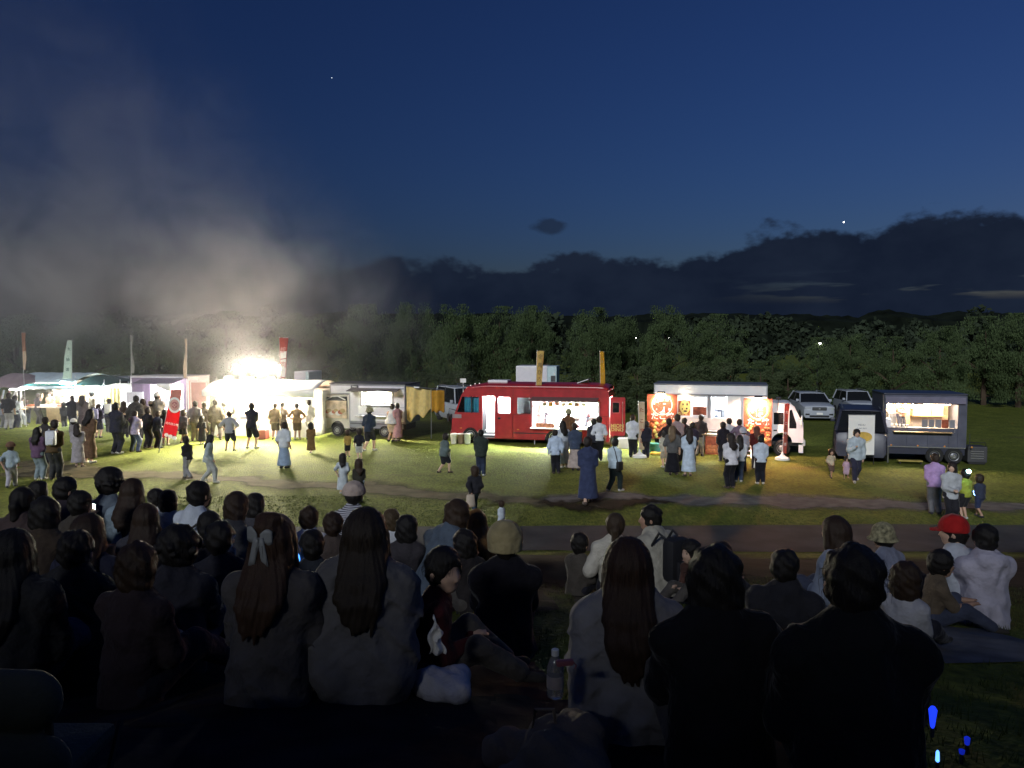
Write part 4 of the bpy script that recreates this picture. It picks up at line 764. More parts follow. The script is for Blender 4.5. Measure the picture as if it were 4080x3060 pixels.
SUV = dict(L=4.6, Wd=1.86, H=1.62, lower=[(-2.25, .80, .72), (-2.18, .90, .86), (-1.9, .97, .92), (-1.0, 1.06, .93), (0, 1.08, .93), (1.6, 1.10, .92), (2.2, 1.05, .86), (2.3, .8, .80)], cabin=(-1.15, -.35, 1.5, 2.12), hood_z=1.0, belt=1.06)
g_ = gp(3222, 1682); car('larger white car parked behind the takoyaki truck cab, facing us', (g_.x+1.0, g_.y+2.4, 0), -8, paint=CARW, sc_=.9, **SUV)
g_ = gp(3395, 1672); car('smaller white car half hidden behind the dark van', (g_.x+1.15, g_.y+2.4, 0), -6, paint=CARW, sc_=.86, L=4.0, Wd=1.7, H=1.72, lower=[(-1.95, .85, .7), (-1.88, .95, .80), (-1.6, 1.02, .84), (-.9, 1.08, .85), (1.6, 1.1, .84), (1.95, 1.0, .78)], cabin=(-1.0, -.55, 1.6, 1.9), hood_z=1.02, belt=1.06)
VAN = dict(L=3.4, Wd=1.48, H=1.9, lower=[(-1.68, .80, .60), (-1.64, 1.0, .70), (-1.45, 1.06, .735), (-1.2, 1.08, .74), (1.6, 1.1, .735), (1.68, .9, .70)], cabin=(-1.5, -1.05, 1.5, 1.64), hood_z=1.06, belt=1.07, wr=.27)
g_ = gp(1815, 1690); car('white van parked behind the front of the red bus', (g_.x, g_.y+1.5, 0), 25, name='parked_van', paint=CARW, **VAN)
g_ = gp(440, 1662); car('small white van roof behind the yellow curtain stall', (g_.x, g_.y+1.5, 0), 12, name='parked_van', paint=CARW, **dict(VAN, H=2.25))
g_ = gp(3420, 1846); car('dark van with a white poster hung on its tail', (g_.x+.78+.15, g_.y+.15+1.95, 0), 158, name='parked_van', paint=DNAVY, L=4.2, Wd=1.74, H=1.86, lower=[(-2.1, .8, .72), (-2.0, .98, .82), (-1.3, 1.06, .86), (1.7, 1.1, .86), (2.0, 1.02, .84), (2.08, .8, .8)], cabin=(-1.7, -1.0, 1.75, 2.0), hood_z=1.0, belt=1.08)
# poster on the van's tail
ps = thing('hanging_poster', 'tall white poster with a yellow dish picture hung on the dark van', 'poster', gp(3429, 1850), R(-4))
k = gp(3429, 1850).y/FPX; z0_, z1_ = at(3429, 1812, gp(3429, 1850).y).z, at(3429, 1654, gp(3429, 1850).y).z
MB().panel(rect(-51*k, 51*k, z0_, z1_), [], -.012, .0).build('sheet', PRW, ps); MB().tube([(-53*k, -.006, z1_+.01), (53*k, -.006, z1_+.01)], .014, 6).build('hanging_bar', STL, ps)
disc(ps, 'printed_dish', mat('print_curry', (.62, .40, .08), .7, var=.2), .06, -.013, (z0_+z1_)/2-.06, .17, 1.75); disc(ps, 'printed_plate', mat('print_cream', (.70, .62, .45), .7), .06, -.0125, (z0_+z1_)/2-.11, .18, 1.7)
text_mesh('MENU', .09, GREY, ps, (0, -.014, z1_-.34)); text_mesh('CURRY RICE', .06, GREY, ps, (0, -.014, z1_-.46))
for s_ in (-1, 1): MB().tube([(s_*50*k, .0, 0), (s_*50*k, .02, z1_+.02)], .012, 6).build('post', BLACK, ps)

# ================================================================== grey and white box truck
G = Face(1316, 1737, -14)
gt = G.thing('grey_box_truck', 'grey box food truck with white panels and a lit side window', 'truck')
x0, x1 = 0, G.x(1614); zt = G.p(1316, 1530)[1]; zb = .62; dp = 1.8; cxr = G.x(1390); za = G.p(1316, 1570)[1]
win = G.rect(1441, 1563, 1556, 1614); wx0, wx1, wz0, wz1 = win[0][0], win[1][0], win[0][1], win[2][1]
MB().panel([(x0, za), (cxr, za), (cxr, zb), (x1, zb), (x1, zt), (x0, zt)], [win], 0, .05).build('near_wall', GREY, gt)
MB().panel([(x0, za), (cxr, za), (cxr, zb), (x1, zb), (x1, zt), (x0, zt)], [], dp-.05, dp).build('far_wall', GREY, gt)
MB().box(x1-.05, x1, .05, dp-.05, zb, zt).box(cxr, cxr+.05, .05, dp-.05, zb, za).box(x0, cxr, .05, dp-.05, za, za+.05).box(x0, x0+.05, .05, dp-.05, za+.05, zt).box(cxr+.05, x1-.05, .05, dp-.05, zb, zb+.05).build('box_body', GREY, gt)
MB().box(x0-.02, x1+.02, -.02, dp+.02, zt, zt+.05, .02).build('roof', DGREY, gt); bx('inner_lining', INNER, gt, cxr+.06, x1-.06, dp-.1, dp-.06, zb+.06, zt-.02)
PAN = mat('panel_white', (.60, .58, .62), .5, var=.05)
for r_ in (rect(x0+.07, G.x(1396), za+.06, zt-.07), rect(G.x(1430), x1-.05, wz1+.12, zt-.07), rect(cxr+.06, wx0-.07, zb+.10, wz1+.06), rect(wx0-.05, x1-.05, zb+.10, wz0-.09), rect(wx1+.05, x1-.05, wz0-.07, wz1+.08)): MB().panel(r_, [], -.014, -.002).build('side_panel', PAN, gt)
MB().panel(rect(wx0-.05, wx1+.05, wz0-.05, wz1+.05), [win], -.03, -.002).build('window_frame', DGREY, gt)
MB().add([(G.x(1400), -.01, wz1+.12), (G.x(1595), -.01, wz1+.12), (G.x(1605), -.75, wz1+.03), (G.x(1408), -.75, wz1+.03), (G.x(1400), -.01, wz1+.09), (G.x(1595), -.01, wz1+.09), (G.x(1605), -.75, wz1), (G.x(1408), -.75, wz1)], [(0, 1, 2, 3), (7, 6, 5, 4), (0, 4, 5, 1), (1, 5, 6, 2), (2, 6, 7, 3), (3, 7, 4, 0)]).build('awning', mat('awning_grey', (.14, .12, .12), .7), gt)
bx('counter', GREY, gt, G.x(1424), G.x(1545), -.30, -.016, G.p(1424, 1655)[1]-.03, G.p(1424, 1655)[1], .008); bx('menu_sheet', PRW, gt, G.x(1428), G.x(1460), -.03, -.016, G.p(1424, 1650)[1]+.02, G.p(1424, 1616)[1])
curtain('window_blind', INNER, gt, wx0+.02, wx1-.02, .25, wz0+.02, wz1+.02, 4, .02, ragged=.02)
sgn = bx('sign_plate', DGREY, gt, G.x(1400), G.x(1426), -.03, -.002, G.p(1400, 1562)[1], G.p(1400, 1534)[1]); text_mesh('TNAC\nBOCOO\nTKKI', .085, PRW, sgn, (G.x(1413), -.035, G.p(1400, 1548)[1]), bold=.03)
lamp_tube(gt, wx0+.1, wx1-.1, .7, zt-.1); light('truck_lamp', 'AREA', ((wx0+wx1)/2, .6, zt-.14), 170, (1, .97, .92), gt, 1.2, sizey=.5); light('window_lamp', 'POINT', ((wx0+wx1)/2, .12, wz1-.1), 380, (1, .93, .72), gt, .08)
bx('chassis', BLACK, gt, G.x(1300), x1-.1, .3, dp-.3, .34, .58); bx('skirt_rail', GREY, gt, cxr, x1-.1, .02, .06, .40, .58)
for xx in (G.x(1340), G.x(1530)):
    for yy in (.11, dp-.11): wheel(gt, xx, yy, .27)
ca, cb = G.x(1277), cxr-.02; out = [(ca, .36), (ca-.03, .8), (ca+.02, 1.05), (ca+.2, za-.05), (cb, za-.03), (cb, .36)]+arch(G.x(1340), .33, .36)[::-1]
CABC = mat('cab_cream_paint', (.55, .50, .42), .5, var=.08)
MB().panel(out, [[(ca+.14, 1.1), (ca+.26, za-.12), (cb-.1, za-.10), (cb-.1, 1.1)]], .05, .09).build('cab_side', CABC, gt); MB().panel(out, [], dp-.09, dp-.05).build('cab_side', CABC, gt)
MB().panel([(ca+.14, 1.1), (ca+.26, za-.12), (cb-.1, za-.10), (cb-.1, 1.1)], [], .065, .07).build('window', GLD, gt); MB().sheet(lambda a, b: (ca-.03+(.05 if b > .5 else 0)+.18*max(0, b-.6)/.4, .09+a*(dp-.18), .36+(za-.41)*b), 6, 6).build('cab_front', CABC, gt, True, solid=.02); MB().sheet(lambda a, b: (ca+.18+(cb-ca-.18)*a, .06+b*(dp-.12), za-.045), 2, 2).build('cab_roof', CABC, gt, solid=.02)
pbd = bx('picture_board', mat('print_food', (.52, .40, .27), .7, var=.55, scale=3.2), gt, G.x(1284), G.x(1381), -.06, -.02, G.p(1284, 1664)[1], G.p(1284, 1595)[1])
r_ = random.Random(4)
for k in range(9): disc(pbd, 'printed_dish', [OFFW, PRB, OLIVE][k % 3], G.x(1295)+.11*k, -.061-.0015*k, G.p(1284, 1645)[1]+.06*(k % 3), .075+.03*r_.random(), 1.3, .004, 14)
MB().tube([(G.x(1300), .0, za-.25), (G.x(1325), -.04, za-.1), (G.x(1345), -.04, za-.08), (G.x(1375), .0, za-.25)], .025, 8).build('lamp_bracket', OFFW, gt, True)

# yellow tarp tent hung from the truck's back
yt = G.thing('tarp_lean_to', 'yellow tarp lean-to hanging behind the grey box truck', 'tarp')
a = x1+.06
MB().sheet(lambda s, b: (a+1.05*s, -.02+.05*math.sin(s*14+b)+.25*s, zt-.05-.18*s-(1.45-.55*s**1.5+.12*math.sin(s*11))*b), 30, 12).build('side_curtain', YEL, yt, True, solid=.012)
MB().sheet(lambda s, b: (a+1.08+.42*s, .22+.5*s+.03*math.sin(s*9), zt-.24-.95*b+.05*math.sin(s*12)*b), 12, 8).build('end_curtain', mat('orange_tarp', (.60, .30, .03), .7, var=.12), yt, True, solid=.012)
MB().tube([(a, -.03, zt-.03), (a+1.5, .7, zt-.24)], .02, 6).tube([(a+1.06, .22, zt-.2), (a+1.06, .22, 0)], .02, 6).build('frame', STL, yt)
bx('clip_lamp', WHITE, yt, a+.38, a+.62, -.09, -.04, zt-.12, zt-.06, .01)

# ================================================================== purple truck
P_ = Face(527, 1716, -10)
pt = P_.thing('purple_box_truck', 'purple box food truck with a bright white window and open pink doors', 'truck')
x0, x1 = 0, P_.x(744); zt = P_.p(527, 1501)[1]; zb = .6; dp = 1.9; win = P_.rect(598, 728, 1532, 1626); wx0, wx1, wz0, wz1 = win[0][0], win[1][0], win[0][1], win[2][1]
MB().panel(rect(x0, x1, zb, zt), [win], 0, .05).build('near_wall', PURP, pt); MB().box(x0, x1, dp-.05, dp, zb, zt).box(x0, x0+.05, .05, dp-.05, zb, zt).box(x1-.05, x1, .05, dp-.05, zb, zt).box(x0+.05, x1-.05, .05, dp-.05, zb, zb+.05).build('box_body', INNER, pt)
MB().box(x0-.02, x1+.02, -.02, dp+.02, zt, zt+.04).build('roof', OFFW, pt); bx('edge_trim', WHITE, pt, x0-.015, x0+.03, -.02, -.002, zb, zt-.03); bx('edge_trim', WHITE, pt, x0, x1, -.021, -.003, zt-.04, zt-.002)
MB().add([(wx0-.35, -.02, wz1+.28), (wx1, -.02, wz1+.28), (wx1, -.9, wz1+.10), (wx0-.35, -.9, wz1+.10), (wx0-.35, -.02, wz1+.25), (wx1, -.02, wz1+.25), (wx1, -.9, wz1+.07), (wx0-.35, -.9, wz1+.07)], [(0, 1, 2, 3), (7, 6, 5, 4), (0, 4, 5, 1), (1, 5, 6, 2), (2, 6, 7, 3), (3, 7, 4, 0)]).build('awning', mat('awning_mauve', (.22, .19, .24), .7), pt)
MB().sheet(lambda s, b: (P_.x(672)+(P_.x(727)-P_.x(672))*s, -.92-.02*math.sin(s*8), wz1+.10-(.10+.28*s)*b), 8, 3).build('awning_cloth', INNER, pt, True, solid=.01)
lamp_tube(pt, P_.x(605), P_.x(700), -.5, wz1+.15); lamp_tube(pt, wx0+.2, wx1-.2, .8, zt-.1)
light('truck_lamp', 'AREA', ((wx0+wx1)/2, .7, zt-.14), 260, (1, .95, .97), pt, 1.6, sizey=.6); light('window_lamp', 'POINT', ((wx0+wx1)/2, -.4, wz1+.05), 70, (1, .94, .97), pt, .12)
bx('counter', WHITE, pt, wx0-.05, wx1+.05, -.3, -.005, wz0-.05, wz0-.01, .01)
for k in range(4): MB().box(wx0+.1+.16*k, wx0+.2+.16*k, .5, .6, wz1-.32, wz1-.06).build('hanging_ladle', STL, pt)
for (ua, ub, yy, m_) in ((747, 789, -.02, SKINP), (757, 824, -.5, mat('door_pink', (.45, .20, .18), .6))):
    pn = MB().panel(rect(P_.x(ua, yy), P_.x(ub, yy), P_.p(ua, 1638, yy)[1], P_.p(ua, 1512 if yy > -.1 else 1519, yy)[1]), [], yy, yy+.04).build('open_door', m_, pt)
    MB().panel(rect(P_.x(ua, yy), P_.x(ub, yy), P_.p(ua, 1638, yy)[1], P_.p(ua, 1512 if yy > -.1 else 1519, yy)[1]), [rect(P_.x(ua, yy)+.05, P_.x(ub, yy)-.05, P_.p(ua, 1638, yy)[1]+.05, P_.p(ua, 1512 if yy > -.1 else 1519, yy)[1]-.05)], yy-.02, yy-.001).build('door_frame', OFFW, pn)
bx('white_menu_board', PAN, pt, P_.x(512), P_.x(580), -.22, -.19, P_.p(512, 1604)[1], P_.p(512, 1560)[1]); bx('chassis', BLACK, pt, x0, x1, .3, dp-.3, .3, zb-.01)
for xx in (x0+.5, x1-.5):
    for yy in (.1, dp-.1): wheel(pt, xx, yy, .29)

# ================================================================== barbecue stall in the smoke
Q = Face(830, 1740, -10)
bq = Q.thing('barbecue_stall', 'dazzling white barbecue tent wrapped in glowing smoke', 'stall')
x0, x1 = 0, Q.x(1246); zt = Q.p(830, 1556)[1]; dp = 2.6
for xx in (x0, (x0+x1)/2, x1):
    for yy in (0, dp): MB().tube([(xx, yy, 0), (xx, yy, zt)], .025, 8).build('pole', WHITE, bq)
MB().sheet(lambda a, b: (x0-.15+(x1-x0+.3)*a, -.2+(dp+.4)*b, zt+.02+.42*math.sin(b*math.pi)-.02*math.sin(a*math.pi*6)), 24, 10).build('canopy', mat('tent_white', (.75, .75, .72), .8, var=.04, trans=.0), bq, True, solid=.01)
MB().sheet(lambda a, b: (x0-.15+(x1-x0+.3)*a, -.2-.02*math.sin(a*40), zt+.02-(.24+.03*abs(math.sin(a*40)))*b), 60, 2).build('valance', mat('tent_white', (0, 0, 0)), bq, True, solid=.01)
curtain('back_sheet', mat('tent_white', (0, 0, 0)), bq, x0, x1, dp, .1, zt, 8, .03); curtain('side_sheet', mat('tent_white', (0, 0, 0)), bq, .0, dp, x1+.05, .1, zt, 4, .03, 'y')
for k in range(4): bx('table', WOODM, bq, x0+.15+1.15*k, x0+1.2+1.15*k, .05, .6, .70, .74, .01); bx('table_cloth', INNER, bq, x0+.14+1.15*k, x0+1.21+1.15*k, .035, .049, .06, .745)
for k in range(3):
    g2 = bx('grill', DGREY, bq, x0+.5+1.45*k, x0+1.5+1.45*k, 1.0, 1.5, .55, .85, .03); bx('embers', emit('ember_glow', (1, .28, .05), 8), g2, x0+.56+1.45*k, x0+1.44+1.45*k, 1.06, 1.44, .851, .87)
    for s_ in (0, 1): bx('leg', BLACK, g2, x0+.6+1.45*k+.75*s_, x0+.64+1.45*k+.75*s_, 1.2, 1.25, 0, .55)
    for j in range(5): MB().tube([(x0+.62+1.45*k+.18*j, 1.02, .90), (x0+.62+1.45*k+.18*j, 1.46, .90)], .02, 6).build('skewer', PRB, g2)
for k, u_ in enumerate((925, 1010, 1095)):
    xx = Q.x(u_); MB().tube([(xx, -.1, zt), (xx, -.22, zt+.55)], .016, 6).build('lamp_post', BLACK, bq); MB().box(xx-.17, xx+.17, -.32, -.20, zt+.42, zt+.64, .02).build('floodlight', BLACK, bq)
    bx('flood_lens', FLOOD, bq, xx-.15, xx+.15, -.332, -.321, zt+.44, zt+.62); light('flood_lamp', 'SPOT', (xx, -.36, zt+.53), 1700, (1, .89, .58), bq, .15, aim=(xx+.9, -3.6, 0), spot=92, blend=.7)
    light('smoke_lamp', 'SPOT', (xx, .5, zt+1.0), 600, (1, .86, .72), bq, .12, aim=(xx-2.5, -1.2, zt+9), spot=118, blend=.5); light('globe_light', 'POINT', (xx, .35, zt+1.0), 150, (1, .86, .68), bq, .12)
    MB().lathe([(.03, .12), (.09, .06), (.11, 0), (.07, -.07), (.02, -.1)], (xx, .5, zt+1.0), 14).build('globe_lamp', FLOOD, bq, True)
    MB().tube([(xx, .5, zt+.2), (xx, .5, zt+.92)], .014, 6).build('lamp_post', BLACK, bq)
for k in range(4): lamp_tube(bq, x0+.3+1.15*k, x0+1.1+1.15*k, .5, zt-.15)
light('stall_lamp', 'AREA', ((x0+x1)/2, 1.0, zt-.08), 520, (1, .91, .76), bq, 3.8, sizey=1.6); light('stall_front', 'AREA', ((x0+x1)/2, -.15, zt-.2), 480, (1, .88, .60), bq, 3.6, sizey=.2, aim=((x0+x1)/2, -4, .0))
bx('red_box', mat('red_crate', (.42, .10, .08), .6), bq, Q.x(1032), Q.x(1076), -.5, -.15, .01, .42, .02); bx('white_side_board', INNER, bq, Q.x(1214), x1, -.05, -.03, .2, zt-.3)

# ================================================================== stalls on the left
L1 = Face(85, 1690, -8)
ls = L1.thing('teal_stripe_stall', 'pale blue canopy stall with a teal stripe and lit kitchen', 'stall')
x0, x1 = 0, L1.x(300); zt = L1.p(85, 1522)[1]; zh = L1.p(85, 1545)[1]; dp = 2.4
for xx in (x0+.05, x1-.05):
    for yy in (0, dp): MB().tube([(xx, yy, 0), (xx, yy, zt)], .03, 8).build('pole', WHITE, ls)
MB().sheet(lambda a, b: (x0-.2+(x1-x0+.4)*a, -.35+(dp+.6)*b, zt+.06+.38*math.sin(b*math.pi*.9)+.015*math.sin(a*30)), 24, 10).build('canopy', PALEB, ls, True, solid=.015)
MB().sheet(lambda a, b: (x0-.2+(x1-x0+.4)*a, -.352-.01*math.sin(a*50), zt+.06-.10*b), 40, 1).build('valance', PALEB, ls, True, solid=.012); MB().sheet(lambda a, b: (x0-.2+(x1-x0+.4)*a, -.356-.01*math.sin(a*50), zt-.045-.13*b), 40, 1).build('stripe', TEAL, ls, True, solid=.012); MB().sheet(lambda a, b: (x0-.2+(x1-x0+.4)*a, -.352-.01*math.sin(a*50), zt-.18-(.16+.02*math.sin(a*60))*b), 40, 1).build('valance', PALEB, ls, True, solid=.012)
curtain('back_sheet', mat('warm_sheet', (.62, .52, .44), .8), ls, x0, x1, dp, .1, zt, 8, .03); bx('counter', mat('counter_cream', (.6, .5, .4), .6), ls, x0+.1, x1-.1, .0, .6, .86, .92, .01); bx('counter_front', OLIVE, ls, L1.x(182), L1.x(254), -.03, -.005, .12, .85)
bx('shelf_unit', WOODM, ls, L1.x(225), L1.x(245), 1.4, 1.8, .3, 1.9, .01); 
for k in range(5): bx('shelf_box', [OFFW, OLIVE, CREAM][k % 3], ls, L1.x(100)+.32*k, L1.x(100)+.26+.32*k, 1.6, 2.0, 1.0, 1.25+.1*(k % 2), .01)
for k in range(4): bx('food_tray', [PRO, CREAM, WHITE, PRB][k], ls, x0+.25+.55*k, x0+.6+.55*k, .1, .45, .922, 1.0, .015)
lamp_tube(ls, x0+.3, x1-.3, .7, zt-.12, TUBEW); light('stall_lamp', 'AREA', ((x0+x1)/2, 1.0, zt-.1), 120, (1, .86, .72), ls, 2.0, sizey=1); light('stall_front', 'POINT', (x1-.1, -.3, zt-.02), 60, (.75, 1, .97), ls, .08)
MB().lathe([(.02, .1), (.07, .05), (.08, 0), (.05, -.06)], (x1-.1, -.42, zt-.05), 12).build('clip_lamp', emit('cool_lamp', (.8, 1, .97), 30), ls, True); MB().lathe([(.02, .1), (.06, .05), (.07, 0), (.04, -.06)], (x1-.45, -.42, zt-.02), 12).build('clip_lamp', emit('cool_lamp', (1, 1, 1), 1), ls, True)
L2 = Face(300, 1692, -8)
l2 = L2.thing('dark_roof_stall', 'white-lit stall under a dark teal sloping roof', 'stall')
x0, x1 = 0.05, L2.x(412); zt = L2.p(300, 1536)[1]; dp = 2.2
for xx in (x0+.03, x1):
    for yy in (0, dp): MB().tube([(xx, yy, 0), (xx, yy, zt+(.15 if xx == x1 else .5))], .03, 8).build('pole', WHITE, l2)
MB().sheet(lambda a, b: (x0+(x1-x0+.15)*a, -.2+(dp+.4)*b, zt+.02+(.45-.3*a)*min(1, b*1.6)), 10, 10).build('canopy', DTEAL, l2, True, solid=.02)
curtain('back_sheet', INNER, l2, x0, x1, dp, .1, zt, 6, .03); bx('counter', WHITE, l2, x0+.1, x1-.05, .05, .6, .86, .9, .01); bx('counter_front', INNER, l2, x0+.1, x1-.05, .03, .049, .1, .86)
for k in range(4): bx('equipment', [STL, WHITE, DGREY, WHITE][k], l2, x0+.15+.33*k, x0+.42+.33*k, .9, 1.3, .9, 1.2+.15*(k % 2), .02)
bx('equipment_table', STL, l2, x0+.1, x1-.1, .85, 1.4, .86, .899); lamp_tube(l2, x0+.2, x1-.1, .5, zt-.1); light('stall_lamp', 'AREA', ((x0+x1)/2, .8, zt-.06), 170, (.93, 1, .99), l2, 1.3, sizey=1); light('stall_front', 'POINT', ((x0+x1)/2+.3, -.15, zt-.05), 70, (.85, 1, .98), l2, .1)
L3 = Face(420, 1690, -8); l3 = L3.thing('yellow_curtain_stand', 'yellow curtain on white posts beside the dark-roofed stall', 'screen')
w = L3.x(478); h0, h1 = L3.p(420, 1640)[1], L3.p(420, 1545)[1]; curtain('curtain', YEL, l3, .03, w-.02, .03, h0, h1, 4, .03)
for xx in (0, w): MB().tube([(xx, 0, 0), (xx, 0, L3.p(420, 1512)[1])], .025, 8).build('post', WHITE, l3)
MB().tube([(0, 0, h1), (w, 0, h1)], .02, 6).build('rail', WHITE, l3); MB().lathe([(.05, -.04), (.07, 0), (.05, .04)], (w+.15, -.05, h1-.35), 10).tube([(w, 0, h1-.35), (w+.15, -.05, h1-.35)], .01, 5).build('amber_lamp', emit('amber_lamp', (1, .75, .4), 8), l3, True)
L4 = Face(-70, 1700, -6); l4 = L4.thing('mauve_tent', 'mauve canopy stall with hanging strips at the left edge', 'stall')
x1 = L4.x(82); zt = L4.p(-70, 1545)[1]; dp = 2.4
for xx in (0, x1-.05):
    for yy in (0, dp): MB().tube([(xx, yy, 0), (xx, yy, zt)], .03, 8).build('pole', OFFW, l4)
MB().sheet(lambda a, b: (-.2+(x1+.3)*a, -.3+(dp+.6)*b, zt+.7*math.sin(a*2.6+.2)*math.sin(b*3.0+.07)+.03*math.sin(a*20)), 24, 10).build('canopy', mat('mauve_canvas', (.30, .22, .24), .8), l4, True, solid=.015)
for k in range(6): MB().sheet(lambda a, b, k=k: (x1-.25-.32*k+.10*a-.15*b, -.1-.1*b+.02*math.sin(b*5), zt-.1-(.5+.15*(k % 3))*b), 2, 6).build('hanging_strip', [PRW, SKINP, PALEB][k % 3], l4, True, solid=.008)
bx('orange_panel', ORA, l4, L4.x(-65), L4.x(8), -.35, -.32, .9, zt-.12); bx('counter', WOODM, l4, .1, x1-.1, .1, .6, .84, .9, .01); light('stall_lamp', 'POINT', (x1-.7, .5, zt-.2), 50, (1, .88, .8), l4, .1); lamp_tube(l4, x1-1.1, x1-.3, .6, zt-.12)

# box trucks parked behind
def back_truck(u0, u1, v0, v1, Yd, label, door=True):
    a = at(u0, v0, Yd); b = at(u1, v1, Yd); w = b.x-a.x; t = thing('parked_box_truck', label, 'truck', (a.x, Yd, 0), R(-8)); L_ = w/.99; Hh = a.z; zb = min(b.z, Hh-1.6)
    MB().box(0, L_*.77, 0, 1.9, zb, Hh, .02).build('cargo_box', WHITE, t); MB().box(L_*.77+.003, L_, .02, 1.88, zb, Hh-.01, .02).build('rear_frame', mat('pale_teal_paint', (.42, .55, .58), .5), t)
    MB().panel(rect(.04, L_*.75, zb+.12, Hh-.06), [], -.012, -.001).build('side_panel', PAN, t); bx('vent_plate', DGREY, t, L_*.86, L_*.97, -.02, .018, (zb+Hh)/2, (zb+Hh)/2+.3)
    bx('chassis', BLACK, t, -1.2, L_-.1, .3, 1.6, .4, zb-.01); MB().box(-1.5, -.1, .05, 1.85, .5, zb+.5, .08).build('cab', WHITE, t, True); bx('windscreen', GLD, t, -1.52, -1.49, .15, 1.75, zb-.1, zb+.35)
    for xx in (-.8, L_*.7):
        for yy in (.12, 1.78): wheel(t, xx, yy, .32)
back_truck(2056, 2216, 1458, 1545, 40, 'white cargo truck rising behind the roof of the red bus'); back_truck(1172, 1232, 1480, 1518, 42, 'small white cargo truck behind the smoke')
sp = thing('small_sign', 'small white square sign on a post behind the red bus', 'sign', at(1845, 1365, 38)); sp.location.z = 0
q = at(1845, 1516, 38); MB().tube([(0, 0, 0), (0, 0, q.z)], .03, 6).build('post', STEEL, sp); bx('plate', PRW, sp, -.14, .14, -.05, -.03, q.z-.1, q.z+.1)

cb = MB().tube([tuple(gp(2432, 1782)+Vector((0, 0, .014))), tuple(gp(2446, 1790)+Vector((0, 0, .014))), tuple(gp(2462, 1806)+Vector((0, 0, .014))), tuple(gp(2474, 1826)+Vector((0, 0, .014)))], .012, 6).build('power_cable', BLACK, None, True); tag(cb, 'dark power cable on the grass beside the menu easel', 'cable')
# bins beside the bus
for i, (u, lab, m_) in enumerate(((1809, 'pale cream bin left of the bus front wheel', CREAM), (1837, 'brownish bin between two pale bins by the bus', mat('brown_bin', (.22, .15, .09), .7)), (1863, 'pale bin right of the brownish bin by the bus wheel', mat('pale_green_bin', (.58, .62, .42), .6)))):
    g_ = gp(u, 1768); t = thing('rubbish_bin', lab, 'bin', (g_.x, g_.y, 0), 0, 'bins by the bus'); MB().lathe([(.115, 0.003), (.15, .36), (.165, .38), (.165, .40), (.14, .40)], (0, 0, 0), 18).build('bin_body', m_, t, True); MB().lathe([(.14, .401), (.15, .42), (.10, .44)], (0, 0, 0), 18).build('bag_rim', PRW, t, True)

# ================================================================== banners on poles
def thin_cloth(m):                                              # printed polyester lets light through
    if m.get('thin'): return
    m['thin'] = 1; n, l = m.node_tree.nodes, m.node_tree.links; b = n['Principled BSDF']; t_ = n.new('ShaderNodeBsdfTranslucent'); x = n.new('ShaderNodeMixShader'); x.inputs[0].default_value = .5
    s_ = b.inputs['Base Color']; (l.new(s_.links[0].from_socket, t_.inputs[0]) if s_.links else None); l.new(b.outputs[0], x.inputs[1]); l.new(t_.outputs[0], x.inputs[2]); l.new(x.outputs[0], n['Material Output'].inputs[0])
def banner(name, ub, vb, utop, vtop, vbot, w0, w1, cm_, label, Yd=None, body=None, tcol=None, base=False, right=True, wav=.04, patch=None, twist=0.):
    g_ = gp(ub, vb) if Yd is None else at(ub, vb, Yd); g_.z = 0; k = g_.y/FPX
    t = thing(name, label, 'banner', g_); top = at(utop, vtop, g_.y); bot = at(ub+(utop-ub)*(vb-vbot)/(vb-vtop), vbot, g_.y); tl = Vector((top.x-g_.x, 0, top.z)); bl = Vector((bot.x-g_.x, 0, bot.z))
    MB().tube([(0, 0, 0), tuple(tl+Vector((0, 0, .05)))], [.016, .010], 8).build('pole', mat('banner_pole', (.7, .68, .66), .4), t); s_ = 1 if right else -1; w0, w1 = w0*k*s_, w1*k*s_
    MB().tube([tuple(tl), (tl.x+w0, .0, tl.z)], .008, 6).build('cross_bar', mat('banner_pole', (0, 0, 0)), t)
    f = lambda a, b: (tl.x+(bl.x-tl.x)*b+(w0+(w1-w0)*b)*a, -.015-wav*math.sin(b*7+a*2+ub)*a+twist*a*b, tl.z+(bl.z-tl.z)*b+.02*math.sin(a*3+b*9))
    thin_cloth(cm_); cl_ = MB().sheet(f, 8, 24).build('cloth', cm_, t, True, solid=.004)
    if patch: 
        for (b0, b1, pm) in patch: MB().sheet(lambda a, b: tuple(Vector(f(.06+.88*a, b0+(b1-b0)*b))+Vector((0, -.006, 0))), 6, 8).build('print_patch', pm, cl_, True)
    if body:
        n = len(body)
        for i, ch in enumerate(body):
            p = f(.5, (i+.8)/(n+.6)); text_mesh(ch, abs(w0)*.72, tcol or PRK, cl_, (p[0], p[1]-.012, p[2]), name='lettering', bold=.01)
    if base:
        MB().lathe([(.26, 0.002), (.25, .08), (.10, .14), (.05, .2), (.02, .3)], (0, 0, 0), 18).build('water_base', PRW, t, True)
    return t
YB = mat('banner_yellow', (.78, .56, .20), .8, var=.1); YB2 = mat('banner_ochre', (.80, .46, .04), .8, var=.1)
banner('nobori_banner', 2130, 1772, 2140, 1399, 1569, 28, 20, YB, 'tan-yellow nobori banner in front of the middle of the red bus', body='食育ひろば', tcol=mat('print_tan', (.30, .20, .08), .8))
banner('nobori_banner', 2396, 1772, 2390, 1402, 1576, 17, 20, YB2, 'bright ochre nobori banner by the rear of the red bus', body='まつり', tcol=YB, wav=.03)
banner('nobori_banner', 105, 1700, 86, 1326, 1472, 18, 10, mat('banner_orange', (.52, .22, .10), .8, var=.15), 'orange nobori banner above the teal-striped stall', patch=[(.5, 1., mat('banner_peach', (.62, .45, .30), .8))], wav=.05)
